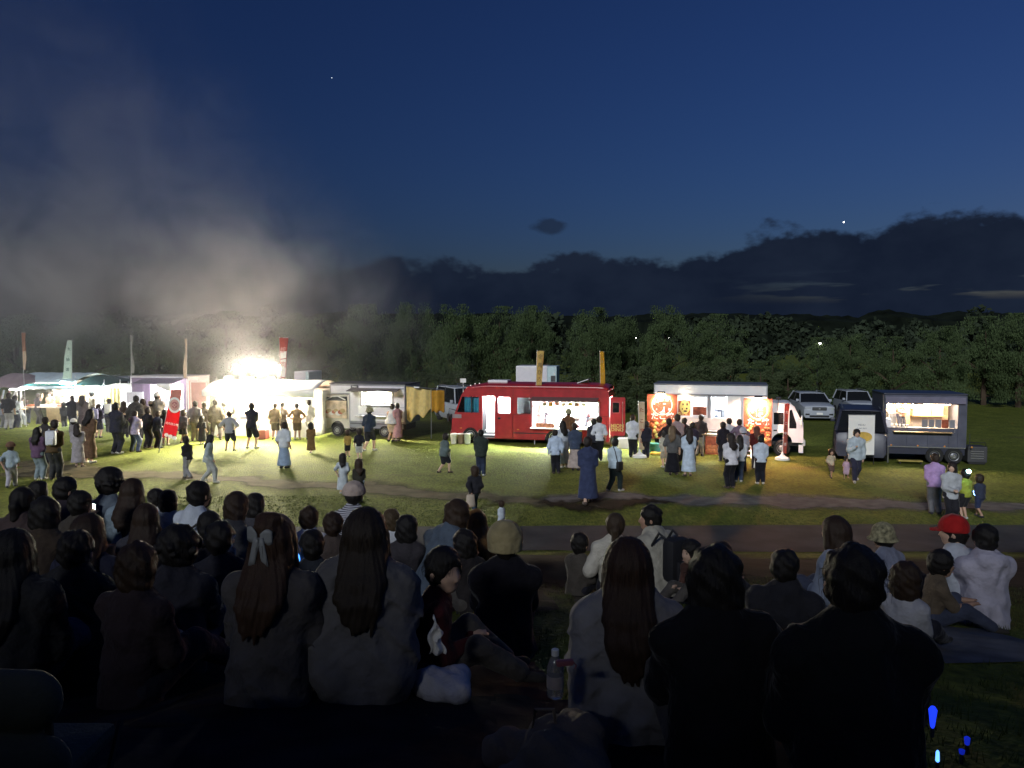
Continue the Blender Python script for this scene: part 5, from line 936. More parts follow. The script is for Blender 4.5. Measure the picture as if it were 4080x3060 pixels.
banner('nobori_banner', 286, 1700, 287, 1357, 1508, 20, 38, mat('banner_mint', (.75, .85, .75), .8, var=.05), 'pale green nobori banner glowing above the stall lamp', body='大抽選', tcol=mat('print_teal', (.10, .22, .16), .8), right=False)
banner('nobori_banner', 525, 1712, 521, 1339, 1486, 6, 12, mat('banner_grey', (.46, .46, .42), .8), 'thin grey nobori banner at the left end of the purple truck', wav=.08)
banner('nobori_banner', 742, 1722, 745, 1350, 1505, 8, 12, mat('banner_sand', (.60, .50, .38), .8), 'thin sandy nobori banner at the right end of the purple truck', right=False, wav=.08)
banner('nobori_banner', 1128, 1745, 1113, 1346, 1504, 36, 18, mat('banner_redpink', (.42, .12, .10), .8, var=.1), 'red and white nobori banner rising out of the bright smoke', patch=[(.33, .52, PRW), (.54, .98, PRW)], body='焼肉', tcol=SKINP)
banner('nobori_banner', 2548, 1822, 2543, 1602, 1790, 26, 20, mat('banner_warmwhite', (.66, .56, .42), .8, var=.08), 'cream nobori banner on a white base left of the takoyaki truck', body='たこやき', tcol=PRB, base=True)
banner('nobori_banner', 3117, 1832, 3127, 1609, 1805, 18, 14, mat('banner_rose', (.46, .12, .09), .8, var=.1), 'rose-red nobori banner on a white base beside the cab', body='たこやき', tcol=PRW, base=True)
rb = banner('tilted_banner', 633, 1805, 684, 1553, 1742, 44, 58, PRR, 'large tilted red banner with a round pale emblem in the crowd', wav=.05, patch=[(.0, .3, mat('banner_coral', (.52, .20, .15), .8))])
g_ = gp(633, 1805); q = at(696, 1614, g_.y-.09); 
for nm, m_, r1, h_, dy in (('emblem_disc', SKINP, .30, 0, 0), ('emblem_ring', PRW, .30, .22, -.008), ('emblem_core', mat('print_rose', (.42, .14, .15), .7), .13, 0, -.01)):
    o = disc(rb, nm, m_, q.x-g_.x, q.y-g_.y+dy, q.z, r1, .82, .005, 24, h_)
for k in range(4): disc(rb, 'emblem_petal', SKINP, q.x-g_.x+.055*math.cos(k*1.57), q.y-g_.y-.018, q.z+.055*math.sin(k*1.57), .035, 1, .004, 10)
q = at(685, 1690, g_.y-.09); text_mesh('焼肉屋台村', .10, PRW, rb, (q.x-g_.x, q.y-g_.y, q.z), rot=(R(90), R(12), 0))
for k in range(3): q = at(663+16*k, 1733+6*k, g_.y-.08); disc(rb, 'printed_dish', PRW, q.x-g_.x, q.y-g_.y, q.z, .075, 1.1, .004, 14)

# ================================================================== smoke from the grills
def smoke_mat():
    m = bpy.data.materials.new('grill_smoke'); m.use_nodes = True; n, l = m.node_tree.nodes, m.node_tree.links; n.clear(); o = n.new('ShaderNodeOutputMaterial'); v = n.new('ShaderNodeVolumePrincipled'); l.new(v.outputs[0], o.inputs['Volume'])
    v.inputs['Color'].default_value = (.93, .91, .88, 1); v.inputs['Anisotropy'].default_value = .1
    g = n.new('ShaderNodeTexCoord').outputs['Object']; s_ = n.new('ShaderNodeSeparateXYZ'); l.new(g, s_.inputs[0]); x, y, z = s_.outputs
    Mm = lambda *a, **k: mathn(n, l, *a, **k)
    no = n.new('ShaderNodeTexNoise'); no.inputs['Scale'].default_value = .26; no.inputs['Detail'].default_value = 5; no.inputs['Roughness'].default_value = .55; no.inputs['Distortion'].default_value = 1.1; l.new(g, no.inputs['Vector'])
    nf = no.outputs['Fac']
    # right edge of the plume leans left as it rises
    xr = Mm('MULTIPLY_ADD', Mm('SUBTRACT', z, 5.), -.72, -7.4); xr = Mm('ADD', xr, Mm('MULTIPLY', Mm('SUBTRACT', nf, .5), 5.))
    side = mapr(n, l, Mm('SUBTRACT', xr, x), -5.0, 5.0)
    up = Mm('MULTIPLY', Mm('MULTIPLY', mapr(n, l, z, 4., 25., 1, 0), mapr(n, l, z, 5., 12.5, 1, .25)), mapr(n, l, z, 2.6, 8., .15, 1.)); left = mapr(n, l, x, -24, -12, 1.1, 1.); dens = mapr(n, l, nf, .36, .66, .12, 1.15)
    depth = Mm('MULTIPLY', mapr(n, l, y, 29.5, 37), mapr(n, l, y, 45, 41))
    thin = Mm('MULTIPLY', Mm('MULTIPLY', side, up), Mm('MULTIPLY', Mm('MULTIPLY', left, dens), depth))
    # thick puff over the grills plus a lower one, shaped to spread the glare
    def gau(c, r):
        t = None
        for a, b, d in zip((x, y, z), c, r):
            q = Mm('DIVIDE', Mm('SUBTRACT', a, b), d); q = Mm('MULTIPLY', q, q); t = q if t is None else Mm('ADD', t, q)
        return Mm('EXPONENT', Mm('MULTIPLY', t, -1))
    puff = Mm('ADD', Mm('MULTIPLY', gau((-11.2, 35.1, 3.15), (1.7, 1.0, .45)), mapr(n, l, nf, .30, .60, .35, 1.)), Mm('MULTIPLY', gau((-10.8, 34.4, 1.9), (2.5, 1.0, .9)), .36))
    l.new(Mm('ADD', Mm('MULTIPLY', thin, SMOKE_THIN), Mm('MULTIPLY', puff, SMOKE_PUFF)), v.inputs['Density']); return m
SMOKE_THIN, SMOKE_PUFF = .165, .5
me = bpy.data.meshes.new('smoke'); me.from_pydata([(x, y, z) for z in (.1, 26) for y in (29.2, 45.2) for x in (-36, 4)], [], [(0, 2, 3, 1), (4, 5, 7, 6), (0, 1, 5, 4), (2, 6, 7, 3), (0, 4, 6, 2), (1, 3, 7, 5)])
tag(link('smoke', me, smoke_mat()), 'grey smoke drifting up and left from the barbecue tent', 'smoke', kind='stuff')

# ------------------------------------------------------------------ people: smooth-blended limbs meshed with surface nets
def nv(a): return np.asarray(a, float)
class SDF:
    def __init__(s, k=.03): s.p = []; s.k = k; s.cut = []; s.sub = []; s.ws = []
    def cone(s, a, b, ra, rb=None, flat=None, k=None): s.p.append((nv(a), nv(b), ra, ra if rb is None else rb, flat, s.k if k is None else k)); return s
    def chain(s, pts, rs, **kw):
        for i in range(len(pts)-1): s.cone(pts[i], pts[i+1], rs[i], rs[i+1], **kw)
        return s
    def mesh(s, name, res, warp=None):
        lo = np.min([np.minimum(a-ra/ .5*.62, b-rb/.5*.62) for a, b, ra, rb, f, k in s.p], 0)-3*res; hi = np.max([np.maximum(a+ra/.5*.62, b+rb/.5*.62) for a, b, ra, rb, f, k in s.p], 0)+3*res
        n = np.ceil((hi-lo)/res).astype(int)+1; ax = [lo[i]+res*np.arange(n[i]) for i in range(3)]
        D = np.full(n, .3, np.float32)
        for a, b, ra, rb, fl, k in s.p:
            R_ = max(ra, rb)*(1.25)+k+2*res; l_ = np.minimum(a, b)-R_; h_ = np.maximum(a, b)+R_
            i0 = np.clip(((l_-lo)/res).astype(int), 0, n-1); i1 = np.clip(((h_-lo)/res).astype(int)+2, 1, n)
            gx, gy, gz = np.meshgrid(ax[0][i0[0]:i1[0]], ax[1][i0[1]:i1[1]], ax[2][i0[2]:i1[2]], indexing='ij')
            q = np.stack([gx, gy, gz], -1)-a; d = b-a
            if fl is not None:
                nn, kk = nv(fl[:3]), fl[3]; q = q+nn*((q@nn)*(1/kk-1))[..., None]; d = d+nn*((d@nn)*(1/kk-1))
            L = d@d
            t = np.clip((q@d)/L, 0, 1) if L > 1e-9 else np.zeros(q.shape[:3])
            e = np.sqrt(((q-t[..., None]*d)**2).sum(-1))-(ra+(rb-ra)*t)
            w = D[i0[0]:i1[0], i0[1]:i1[1], i0[2]:i1[2]]
            h = np.clip(.5+.5*(w-e)/k, 0, 1); D[i0[0]:i1[0], i0[1]:i1[1], i0[2]:i1[2]] = w+(e-w)*h-k*h*(1-h)
        G = None
        if s.cut or s.sub or warp: G = np.stack(np.meshgrid(*ax, indexing='ij'), -1)
        if warp: D = D+warp(G)
        for nn, c in s.cut: D = np.maximum(D, G@nv(nn)-c)
        for c, r in s.sub: D = np.maximum(D, 1*(min(r)-np.sqrt((((G-nv(c))/nv(r)*min(r))**2).sum(-1))))
        return snet(name, D, lo, res)
def snet(name, D, lo, res):
    ins = D < 0; c = np.zeros(tuple(x-1 for x in D.shape), np.int8)
    for i in (0, 1):
        for j in (0, 1):
            for k in (0, 1): c += ins[i:D.shape[0]-1+i, j:D.shape[1]-1+j, k:D.shape[2]-1+k]
    act = (c > 0) & (c < 8); I = np.argwhere(act); idx = np.full(act.shape, -1, np.int64); idx[act] = np.arange(len(I))
    if len(I) == 0: me = bpy.data.meshes.new(name); return me
    acc = np.zeros((len(I), 3)); cnt = np.zeros(len(I))
    for a in range(3):
        o = [x for x in range(3) if x != a]
        for j in (0, 1):
            for k in (0, 1):
                s0 = np.zeros(3, int); s0[o[0]] = j; s0[o[1]] = k; s1 = s0.copy(); s1[a] = 1
                d0 = D[tuple((I+s0).T)]; d1 = D[tuple((I+s1).T)]; m = (d0 < 0) != (d1 < 0); t = d0[m]/(d0[m]-d1[m]); p = np.tile(s0, (m.sum(), 1)).astype(float); p[:, a] = t; acc[m] += p; cnt[m] += 1
    V = (I+acc/np.maximum(cnt, 1)[:, None])*res+lo; Fs = []
    for a in range(3):
        o = [(a+1) % 3, (a+2) % 3]; sl0 = [slice(None)]*3; sl1 = [slice(None)]*3; sl0[a] = slice(0, -1); sl1[a] = slice(1, None)
        e = ins[tuple(sl0)] != ins[tuple(sl1)]; E = np.argwhere(e); E = E[(E[:, o[0]] > 0) & (E[:, o[1]] > 0) & (E[:, o[0]] < D.shape[o[0]]-1) & (E[:, o[1]] < D.shape[o[1]]-1)]
        if len(E) == 0: continue
        q = []
        for (j, k) in ((1, 1), (0, 1), (0, 0), (1, 0)):
            s_ = np.zeros(3, int); s_[o[0]] = -j; s_[o[1]] = -k; q.append(idx[tuple((E+s_).T)])
        q = np.stack(q, -1); f = ins[tuple(sl0)][tuple(E.T)]; q[~f] = q[~f][:, ::-1]; Fs.append(q)
    F = np.concatenate(Fs); F = F[(F >= 0).all(1)]
    me = bpy.data.meshes.new(name); me.vertices.add(len(V)); me.vertices.foreach_set('co', V.ravel().astype(np.float32)); me.loops.add(len(F)*4); me.loops.foreach_set('vertex_index', F.ravel().astype(np.int32)); me.polygons.add(len(F)); me.polygons.foreach_set('loop_start', (np.arange(len(F))*4).astype(np.int32)); me.polygons.foreach_set('use_smooth', np.ones(len(F), bool)); me.update(calc_edges=True); return me
def ik(a, t, l1, l2, pole):
    a, t, pole = nv(a), nv(t), nv(pole); d = t-a; L = np.linalg.norm(d)
    if L > (l1+l2)*.995: t = a+d/L*(l1+l2)*.995; d = t-a; L = np.linalg.norm(d)
    L = max(L, abs(l1-l2)+1e-3, 1e-3); u = d/np.linalg.norm(d); x = (l1*l1-l2*l2+L*L)/(2*L); h = math.sqrt(max(1e-6, l1*l1-x*x)); p = pole-u*(pole@u); p = p/max(1e-6, np.linalg.norm(p)); return a+u*x+p*h, t
def rotz(v, a): c, s = math.cos(a), math.sin(a); return np.array([v[0]*c-v[1]*s, v[0]*s+v[1]*c, v[2]])

SKIN = [mat('skin_%d' % i, c, .55, var=.06, scale=30, spec=.4) for i, c in enumerate(((.50, .31, .22), (.44, .26, .18), (.56, .37, .27)))]
def cloth_mat(c, kind='cloth'):
    nm = '%s_%d_%d_%d' % (kind, c[0]*255, c[1]*255, c[2]*255)
    if kind == 'hair': return mat(nm, c, .55, var=.3, scale=8, stretch=(26, 26, 1.0), bump=.35, bscale=12, spec=.3)
    return mat(nm, c, .9, var=.2, scale=7, bump=.8, bscale=8.5, bdist=.055, spec=.12, sheen=.1)
def stripe_mat(c):
    if 'stripe_cloth' in MATS: return MATS['stripe_cloth']
    m = mat('stripe_cloth', c, .9, var=0); n, l = m.node_tree.nodes, m.node_tree.links; w = n.new('ShaderNodeTexWave'); w.bands_direction = 'Z'; w.inputs['Scale'].default_value = 14; w.inputs['Distortion'].default_value = .6
    t = n.new('ShaderNodeTexCoord'); l.new(t.outputs['Object'], w.inputs['Vector']); r = n.new('ShaderNodeValToRGB'); r.color_ramp.elements[0].color = (.06, .06, .09, 1); r.color_ramp.elements[0].position = .42; r.color_ramp.elements[1].color = (*c, 1); r.color_ramp.elements[1].position = .55; l.new(w.outputs['Fac'], r.inputs[0]); l.new(r.outputs[0], n['Principled BSDF'].inputs['Base Color']); return m

def person(label, loc, yaw, H, res, seat=False, kneel=False, lean=0., arms='down', legs='stand', top='tee', tc=(.3, .3, .3), bottom='pants', bc=(.03, .03, .04), hair='short', hc=BLK, capc=None, face=0., nod=0., wide=1., child=False, eyes=False, hood=False, loose=0, shoes=(.06, .055, .05), sk=None, group=None, tint=None, strands=0, seed=0, kn=None):
    """local frame: facing +y, origin on the ground under the pelvis; all lengths in body heights until scaled by H"""
    r_ = random.Random(seed+len(label)*13); t = thing('person', label, 'person', loc, R(yaw), group); sk = SKIN[seed % 3] if sk is None else sk
    hs = 1.0 if not child else 1.0+.5*max(0, min(1, (1.55-H)/.65))                # children carry larger heads
    fine = res < .02
    wsft = r_.choice((-.02, .0, .018)) if legs == 'stand' else 0
    if seat: P0 = nv((0, 0, .07))
    elif kneel: P0 = nv((0, 0, .21))
    else: P0 = nv((wsft, 0, .497))
    ca, sa = math.cos(R(lean)), math.sin(R(lean)); up = nv((0, sa, ca)); fw = nv((0, ca, -sa)); X_ = nv((1, 0, 0))
    hd = .5-.0
    neck_l = .315+.0; 
    chest = P0+up*.215; sh_c = P0+up*(.305 if not child else .285); nk = sh_c+up*.035; hc_ = nk+up*(.045+.045*hs)+fw*.012
    if lean > 15: hc_ = hc_+nv((0, .02, -.0))
    fy = R(face); hx = nv((math.cos(fy), math.sin(fy), 0)); hf = nv((-math.sin(fy), math.cos(fy), -.25*nod)); hf = hf/np.linalg.norm(hf); hu = np.cross(hx, hf)
    Hh = lambda a, b, c: hc_+hx*a*hs+hf*b*hs+hu*c*hs
    sw = .108*wide*(1.0 if not child else .93); hw = .048
    shl = {s: sh_c+X_*s*sw-up*.034 for s in (-1, 1)}
    # hands
    la, lf = .168, .150
    T = {}
    for s in (-1, 1):
        if arms == 'down': T[s] = P0+nv((s*(.135*wide+.02*r_.random()), .015+.03*r_.random(), -.02 if not seat else .10))
        elif arms == 'lap': T[s] = P0+nv((s*.06, .21, .10))
        elif arms == 'knees': T[s] = P0+nv((s*.05, .27, .13))
        elif arms == 'phone': T[s] = chest+nv((s*.028, .17, .01))
        elif arms == 'cross': T[s] = chest+nv((-s*.07, .10, -.03-.012*s))
        elif arms == 'hip': T[s] = P0+nv((s*.11, .0, .05))
        elif arms == 'raise': T[s] = sh_c+nv((s*.12, .08, .16)) if s > 0 else chest+nv((s*.12, .12, .02))
        elif arms == 'mouth': T[s] = Hh(s*.022, .088, -.055)
        elif arms == 'shoulder': T[s] = sh_c+nv((.30, .03, .0)) if s > 0 else P0+nv((-.16, .12, .10))
        elif arms == 'front': T[s] = P0+nv((s*.03, .14, .08))
        elif arms == 'bag': T[s] = P0+nv((s*.13, .02, -.04)) if s < 0 else chest+nv((.06, .13, -.04))
        elif arms == 'walk': T[s] = P0+nv((s*.12, .10*s, .0))
        elif arms == 'back': T[s] = P0+nv((s*.05, -.10, .04))
    elb, wri = {}, {}
    for s in (-1, 1):
        pole = nv((s*.38, -.6, -.8)) if arms not in ('hip', 'cross') else nv((s*1, -.3, -.1))
        if arms == 'shoulder' and s > 0: pole = nv((0, -.3, -1))
        elb[s], wri[s] = ik(shl[s], T[s], la, lf, pole)
    hip = {s: P0+nv((s*hw, 0, -.01)) for s in (-1, 1)}; kne, ank, toe = {}, {}, {}
    for s in (-1, 1):
        if seat: tg = nv((s*.075, .40+.02*s, .035)); pole = nv((s*.25, .15, 1))
        elif kneel: tg = nv((s*.06, -.20, .03)); pole = nv((0, 1, -.2))
        elif legs == 'walk': tg = nv((s*.045, .13*s, .045 if s > 0 else .065)); pole = nv((0, 1, .2))
        elif legs == 'wide': tg = nv((s*.10, .0, .04)); pole = nv((s*.2, 1, 0))
        else: tg = nv((s*.055, .01*s, .04)); pole = nv((0, 1, 0))
        kne[s], ank[s] = ik(hip[s], tg, .245, .235, pole)
        fd = nv((s*.25, 1, 0)); fd /= np.linalg.norm(fd); toe[s] = ank[s]+fd*.085+nv((0, 0, -.022)) if not kneel else ank[s]+nv((0, -.08, -.01))
    fl = (*fw, .66); K = .02
    # ---- body, one continuous skin
    b = SDF(K); b.cone(hip[-1], hip[1], .062, flat=(*fw, .85)); b.chain([P0, P0+up*.09, chest, sh_c-up*.03], [.085*wide, .074*wide, .090*wide, .075*wide], flat=fl); b.cone(shl[-1]+up*.004, shl[1]+up*.004, .034); [b.cone(nk-up*.012, shl[s], .032, .033) for s in (-1, 1)]
    b.cone(sh_c-up*.01, nk+up*.03, .034, .030); b.cone(Hh(0, -.006, .012), Hh(0, .002, -.012), .062*hs, .056*hs, flat=(*hx, .86)); b.cone(Hh(0, .020, -.03), Hh(0, .026, -.052), .040*hs, .026*hs)
    if fine or eyes:
        kk = .006; b.cone(Hh(0, .060, -.004), Hh(0, .065, -.024), .006*hs, .008*hs, k=.008)
        for s in (-1, 1): b.cone(Hh(s*.055, -.004, -.005), Hh(s*.058, -.008, -.025), .011*hs, .007*hs, k=kk)
    for s in (-1, 1):
        b.chain([shl[s], elb[s], wri[s]], [.034, .027, .019]); d = wri[s]-elb[s]; d /= np.linalg.norm(d); pl = wri[s]+d*.045; b.cone(wri[s], pl, .017, .018)
        if fine:
            sd = np.cross(d, nv((0, 0, 1))); sd = sd/max(1e-6, np.linalg.norm(sd)); cu = np.cross(sd, d)*-1
            for j, (o_, ln) in enumerate(((-.0165, .036), (-.0055, .042), (.0055, .040), (.0165, .031))):
                k0 = pl+sd*o_; k1 = k0+d*ln*.55+cu*.006*s; k2 = k1+d*ln*.40+cu*.016; b.chain([pl*.5+wri[s]*.5+sd*o_*.7, k0, k1, k2], [.006, .0065, .006, .005], k=.004)
            th = wri[s]+d*.016; b.chain([th, th+sd*(-.024)*s+d*.012, th+sd*(-.030)*s+d*.034], [.008, .0075, .006], k=.005)
        else: b.cone(pl, pl+d*.035, .016, .012)
        b.chain([hip[s], kne[s], ank[s]], [.056, .038, .024]); b.cone(ank[s]+nv((0, -.012, -.015)), toe[s], .022, .016)
    sc = lambda m_: (m_.transform(Matrix.Diagonal((H, H, H, 1))), m_)[1]
    ru = res/H
    body = link('body', sc(b.mesh('body', ru)), sk, t)
    # ---- clothes
    ph = [r_.uniform(0, 6) for _ in range(6)]
    fold = (.006 if fine else .004)*(1.5 if top in ('cardigan', 'hoodie', 'jacket') else 1)
    def folds(G):
        x, y, z = G[..., 0], G[..., 1], G[..., 2]; w = x*(46+8*math.sin(ph[3]))+1.6*np.sin(z*15+ph[4])+1.2*np.sin(z*31+x*20+ph[5])+y*14
        rid = (1-np.abs(np.sin(w*.5+ph[0])))**2*np.clip(.35+.65*np.sin(z*11+x*9+ph[1]), 0, 1)
        rid2 = (1-np.abs(np.sin(z*34+x*26*np.sign(x)+ph[2])))**3*np.clip(np.sin(z*8+ph[3])+.1, 0, 1)
        return -fold*1.7*rid-fold*1.1*rid2+fold*.5*(np.sin(G[..., 0]*38+G[..., 2]*16+ph[0])*np.sin(G[..., 2]*23+G[..., 1]*12+ph[1])+.6*np.sin(G[..., 0]*70+G[..., 1]*31-G[..., 2]*20+ph[2]))
    inf = {'tee': .013, 'stripe': .014, 'long': .013, 'jacket': .022, 'hoodie': .024, 'cardigan': .026, 'dress': .014, 'poncho': .02, 'vest': .013}[top]+.006*loose
    inf = max(inf, .55*ru)
    c = SDF(.025); hem = P0+up*(-.10 if not seat else -.02)
    c.chain([hem, P0+up*.09, chest, sh_c-up*.02], [(.098+.012*(top in ('jacket', 'cardigan', 'hoodie')))*wide+inf, (.084 if top not in ('jacket', 'hoodie', 'cardigan') else .098)*wide+inf, .092*wide+inf, .078*wide+inf], flat=(*fw, .72)); c.cone(shl[-1]+up*.002, shl[1]+up*.002, .035+inf*.8); [c.cone(nk-up*.022, shl[s], .034+inf*.6, .034+inf*.8) for s in (-1, 1)]
    c.cone(sh_c, nk-up*.005, .04+inf*.6, .034+inf*.6)
    for s in (-1, 1):
        if top == 'vest': continue
        sl = .55 if top in ('tee', 'stripe', 'dress') else 1.0
        e2 = shl[s]+(elb[s]-shl[s])*(.95 if sl < 1 else 1); c.chain([shl[s], e2], [.030+inf*.9, .031+inf*(1.25 if sl < 1 else 1)])
        if sl == 1: c.chain([elb[s], elb[s]+(wri[s]-elb[s])*.93], [.030+inf, .023+inf])
    if top not in ('dress', 'poncho'): c.cone(P0-up*.12, P0+up*.05, .116*wide+inf*.6, .098*wide+inf*.6, flat=(*fw, .90))
    if fine and top in ('jacket', 'hoodie', 'cardigan', 'long', 'tee'):
        rr_ = .052 if top in ('jacket', 'hoodie') else .044; pr_ = None; nr = .013 if top in ('jacket', 'hoodie') else .006
        for j in range(13):
            a_ = j/12*2*math.pi; p_ = nk-up*.012+X_*math.cos(a_)*rr_*1.05+fw*math.sin(a_)*rr_*.95-up*.012*max(0, math.sin(a_))
            if pr_ is not None: c.cone(pr_, p_, nr, k=.006)
            pr_ = p_
    if hood: c.cone(nk-fw*.055-up*.02+X_*.045, nk-fw*.055-up*.02-X_*.045, .040, k=.02); c.cone(nk-fw*.075-up*.10, nk-fw*.07-up*.05, .030, .045, k=.04)
    if top == 'cardigan': 
        for s in (-1, 1): c.cone(shl[s]+nv((s*.0, -.02, -.06)), P0+nv((s*.10*wide, -.05, .03)), .045, .065, k=.05)
    if top == 'poncho': c = SDF(.03); c.cone(nk, P0-up*.06, .06, .19, flat=(*fw, .75))
    if top == 'dress':
        c.cone(P0+up*.07, P0+nv((0, 0, -.50)), .088+inf, .165, flat=(*fw, .8))
    tm = stripe_mat(tc) if top == 'stripe' else cloth_mat(tc)
    c.cut = [((0, 0, -1), -(P0[2]-.39))] if top == 'dress' else [((0, 0, -1), -(P0[2]-.02))] if top == 'poncho' else [(-up, -(up@P0)+(.045 if top in ('tee', 'stripe', 'vest') else .07))]
    if seat: c.cut = [((0, 0, -1), -.004)]
    link({'tee': 'tshirt', 'stripe': 'striped_shirt', 'long': 'shirt', 'jacket': 'jacket', 'hoodie': 'hoodie', 'cardigan': 'cardigan', 'dress': 'dress', 'poncho': 'cape', 'vest': 'vest'}[top], sc(c.mesh('top', ru, folds)), tm, t)
    if top != 'dress' or seat:
        c = SDF(.02); i2 = max(.010, .5*ru)
        if bottom in ('pants', 'shorts'):
            c.cone(hip[-1]+nv((0, 0, .02)), hip[1]+nv((0, 0, .02)), .066+i2, flat=(*fw, .9))
            for s in (-1, 1):
                if bottom == 'pants': c.chain([hip[s], kne[s], kne[s]+(ank[s]-kne[s])*.92], [.060+i2, .043+i2, .034+i2])
                else: c.chain([hip[s], kne[s]+(hip[s]-kne[s])*.12], [.062+i2, .052+i2])
        elif bottom == 'skirt': c.cone(P0+up*.07, P0+nv((0, 0, -.34)), .082, .15, flat=(*fw, .85)); c.cut = [((0, 0, -1), -(P0[2]-.23))]
        elif bottom == 'long_skirt': c.cone(P0+up*.08, P0+nv((0, 0, -.55)), .080, .18, flat=(*fw, .85)); c.cut = [((0, 0, -1), -(P0[2]-.43))]
        if kneel or (seat and bottom == 'skirt'): c = SDF(.03); c.cone(P0+nv((0, 0, .03)), P0+nv((0, .10, -.14)), .09, .12)
        link('trousers' if bottom == 'pants' else bottom, sc(c.mesh('bottom', ru, lambda G: .5*folds(G))), cloth_mat(bc), t)
    for s in (-1, 1):
        c = SDF(.01); c.cone(ank[s]+nv((0, -.018, -.014)), toe[s]+nv((0, .004, -.002)), .026+.2*ru, .021+.2*ru); c.cut = [((0, 0, -1), -.001)]
        if not kneel: link('shoe', sc(c.mesh('shoe', ru)), cloth_mat(shoes, 'shoe'), t)
    # ---- hair and hats
    c = SDF(.012); hr = .068*hs+.25*ru
    strand = lambda G: (.0016 if fine else .0012)*(np.sin(np.arctan2((G-hc_)@hx, -((G-hc_)@hf))*46+ph[3]+6*np.sin(G[..., 2]*14+ph[4]))+.8*np.sin(np.arctan2((G-hc_)@hx, -((G-hc_)@hf))*17+ph[5]))
    lump = lambda G: .0035*np.sin(G[..., 0]*75+ph[0])*np.sin(G[..., 2]*58+ph[1]+G[..., 1]*40)+.0025*np.sin(G[..., 2]*120+G[..., 0]*95+ph[2])
    face_c = [(Hh(0, .085, -.028), (.058*hs, .060*hs, .062*hs))] if abs(face) < 1 and nod == 0 else [(Hh(0, .080, -.032), (.058*hs, .058*hs, .062*hs))]
    fn_w = strand if hair in ('long', 'half_up', 'ponytail') else (lambda G: strand(G)+lump(G))
    if hair in ('short', 'mop', 'cap', 'knit_cap', 'bucket'):
        c.cone(Hh(0, -.010, .018), Hh(0, -.012, -.004), hr, hr*.94, flat=(*hx, .92))
        c.cone(Hh(0, -.03, -.02), Hh(0, -.03, -.045), hr*.72, hr*.5)
        if hair == 'mop': c.cone(Hh(0, -.012, .02), Hh(0, -.02, -.03), hr*1.06, hr*1.03); c.cone(Hh(0, .035, .025), Hh(0, .045, .0), hr*.6, hr*.45)
    elif hair == 'curly':
        c.cone(Hh(0, -.012, .030), Hh(0, -.012, .0), hr*1.18, hr*1.12); q = np.random.RandomState(seed+3)
        for _ in range(44): d = q.randn(3); d /= np.linalg.norm(d); d[2] = abs(d[2])*.9-.25; c.cone(Hh(*(d*nv((.080, .076, .080))+nv((0, -.014, .022)))), Hh(*(d*nv((.088, .084, .088))+nv((0, -.014, .022)))), .013*hs, k=.006)
    else:
        c.cone(Hh(0, -.010, .016), Hh(0, -.014, -.006), hr, hr*.97, flat=(*hx, .94))
        if hair == 'bob': c.chain([Hh(0, -.02, .0), Hh(0, -.022, -.05), Hh(0, -.02, -.075)], [hr, hr*.98, hr*.78], flat=(*hf, .8)); 
        if hair in ('long', 'half_up'):
            dn = -up; bk = -fw; Lh = .225 if fine else .18
            c.chain([Hh(0, -.024, .0), Hh(0, -.030, -.06)], [hr*.98, hr*.92]); c.chain([Hh(0, -.030, -.06), nk+bk*.055+dn*.02, nk+bk*.080+dn*Lh*.42], [hr*.90, .056, .040], flat=(*fw, .55), k=.025)
            for j in range(9):
                ox = (j-4)*.0145+r_.uniform(-.005, .005); ll = Lh*r_.uniform(.68, 1.05)*(1-.014*(j-4)**2); wv = r_.uniform(-.012, .012)
                c.chain([Hh(ox*.9, -.05+.3*abs(ox), -.03), nk+bk*(.083-.25*abs(ox))+X_*(ox*.95)+dn*.05, nk+bk*(.100-.2*abs(ox))+X_*(ox*.95+wv)+dn*ll*.6, nk+bk*.103+X_*(ox*.75-wv*.6)+dn*ll], [.021, .019, .016, .004], k=.018)
            for s in (-1, 1): c.chain([Hh(s*.045, -.0, -.01), Hh(s*.05, -.005, -.07), nk+bk*.06+X_*s*.05+dn*.08], [.028, .026, .018])
        if hair == 'half_up': c.cone(Hh(0, -.045, .062), Hh(0, -.055, .052), .034); c.cone(Hh(.02, -.04, .072), Hh(-.02, -.04, .07), .024)
        if hair == 'ponytail': c.chain([Hh(0, -.065, .015), Hh(0, -.088, -.02), Hh(0, -.085, -.09), nk-fw*.07-up*.03], [.022, .026, .024, .010]); c.cone(Hh(0, -.03, -.03), Hh(0, -.03, -.05), hr*.7, hr*.5)
        if hair == 'bun': c.cone(Hh(.018, -.030, .072), Hh(.014, -.034, .080), .026); c.cone(Hh(0, -.03, -.03), Hh(0, -.03, -.05), hr*.72, hr*.5)
    c.sub = face_c
    if hair in ('cap', 'knit_cap', 'bucket'): c.cut = [(hu, hu@Hh(0, 0, .012))]
    ho = link('hair', sc(c.mesh('hair', .0052 if res < .015 else min(ru, .008) if fine else ru*.7, fn_w)), cloth_mat(hc, 'hair'), t)
    if res < .015 and hair not in ('knit_cap',):
        q = np.random.RandomState(seed+50); sb = MB()
        for _ in range(170):
            d = q.randn(3); d /= np.linalg.norm(d); d[2] = abs(d[2])*1.1-.15; a = Hh(*(d*nv((.060, .066, .070))+nv((0, -.012, .012)))); dr = (a-hc_)/np.linalg.norm(a-hc_); ln = q.uniform(.025, .06 if hair not in ('long', 'half_up') else .11)
            p1 = a+dr*.012+nv((0, -.2, -.5))*ln*.5+q.randn(3)*.004; p2 = p1+nv((0, -.1, -1))*ln*.6+q.randn(3)*.007; sb.tube([tuple(a*H), tuple(p1*H), tuple(p2*H)], [.0012, .0010, .0004], 3, cap=False)
        so = sb.build('loose_strands', cloth_mat(hc, 'hair'), ho, True); so['kind'] = 'stuff'
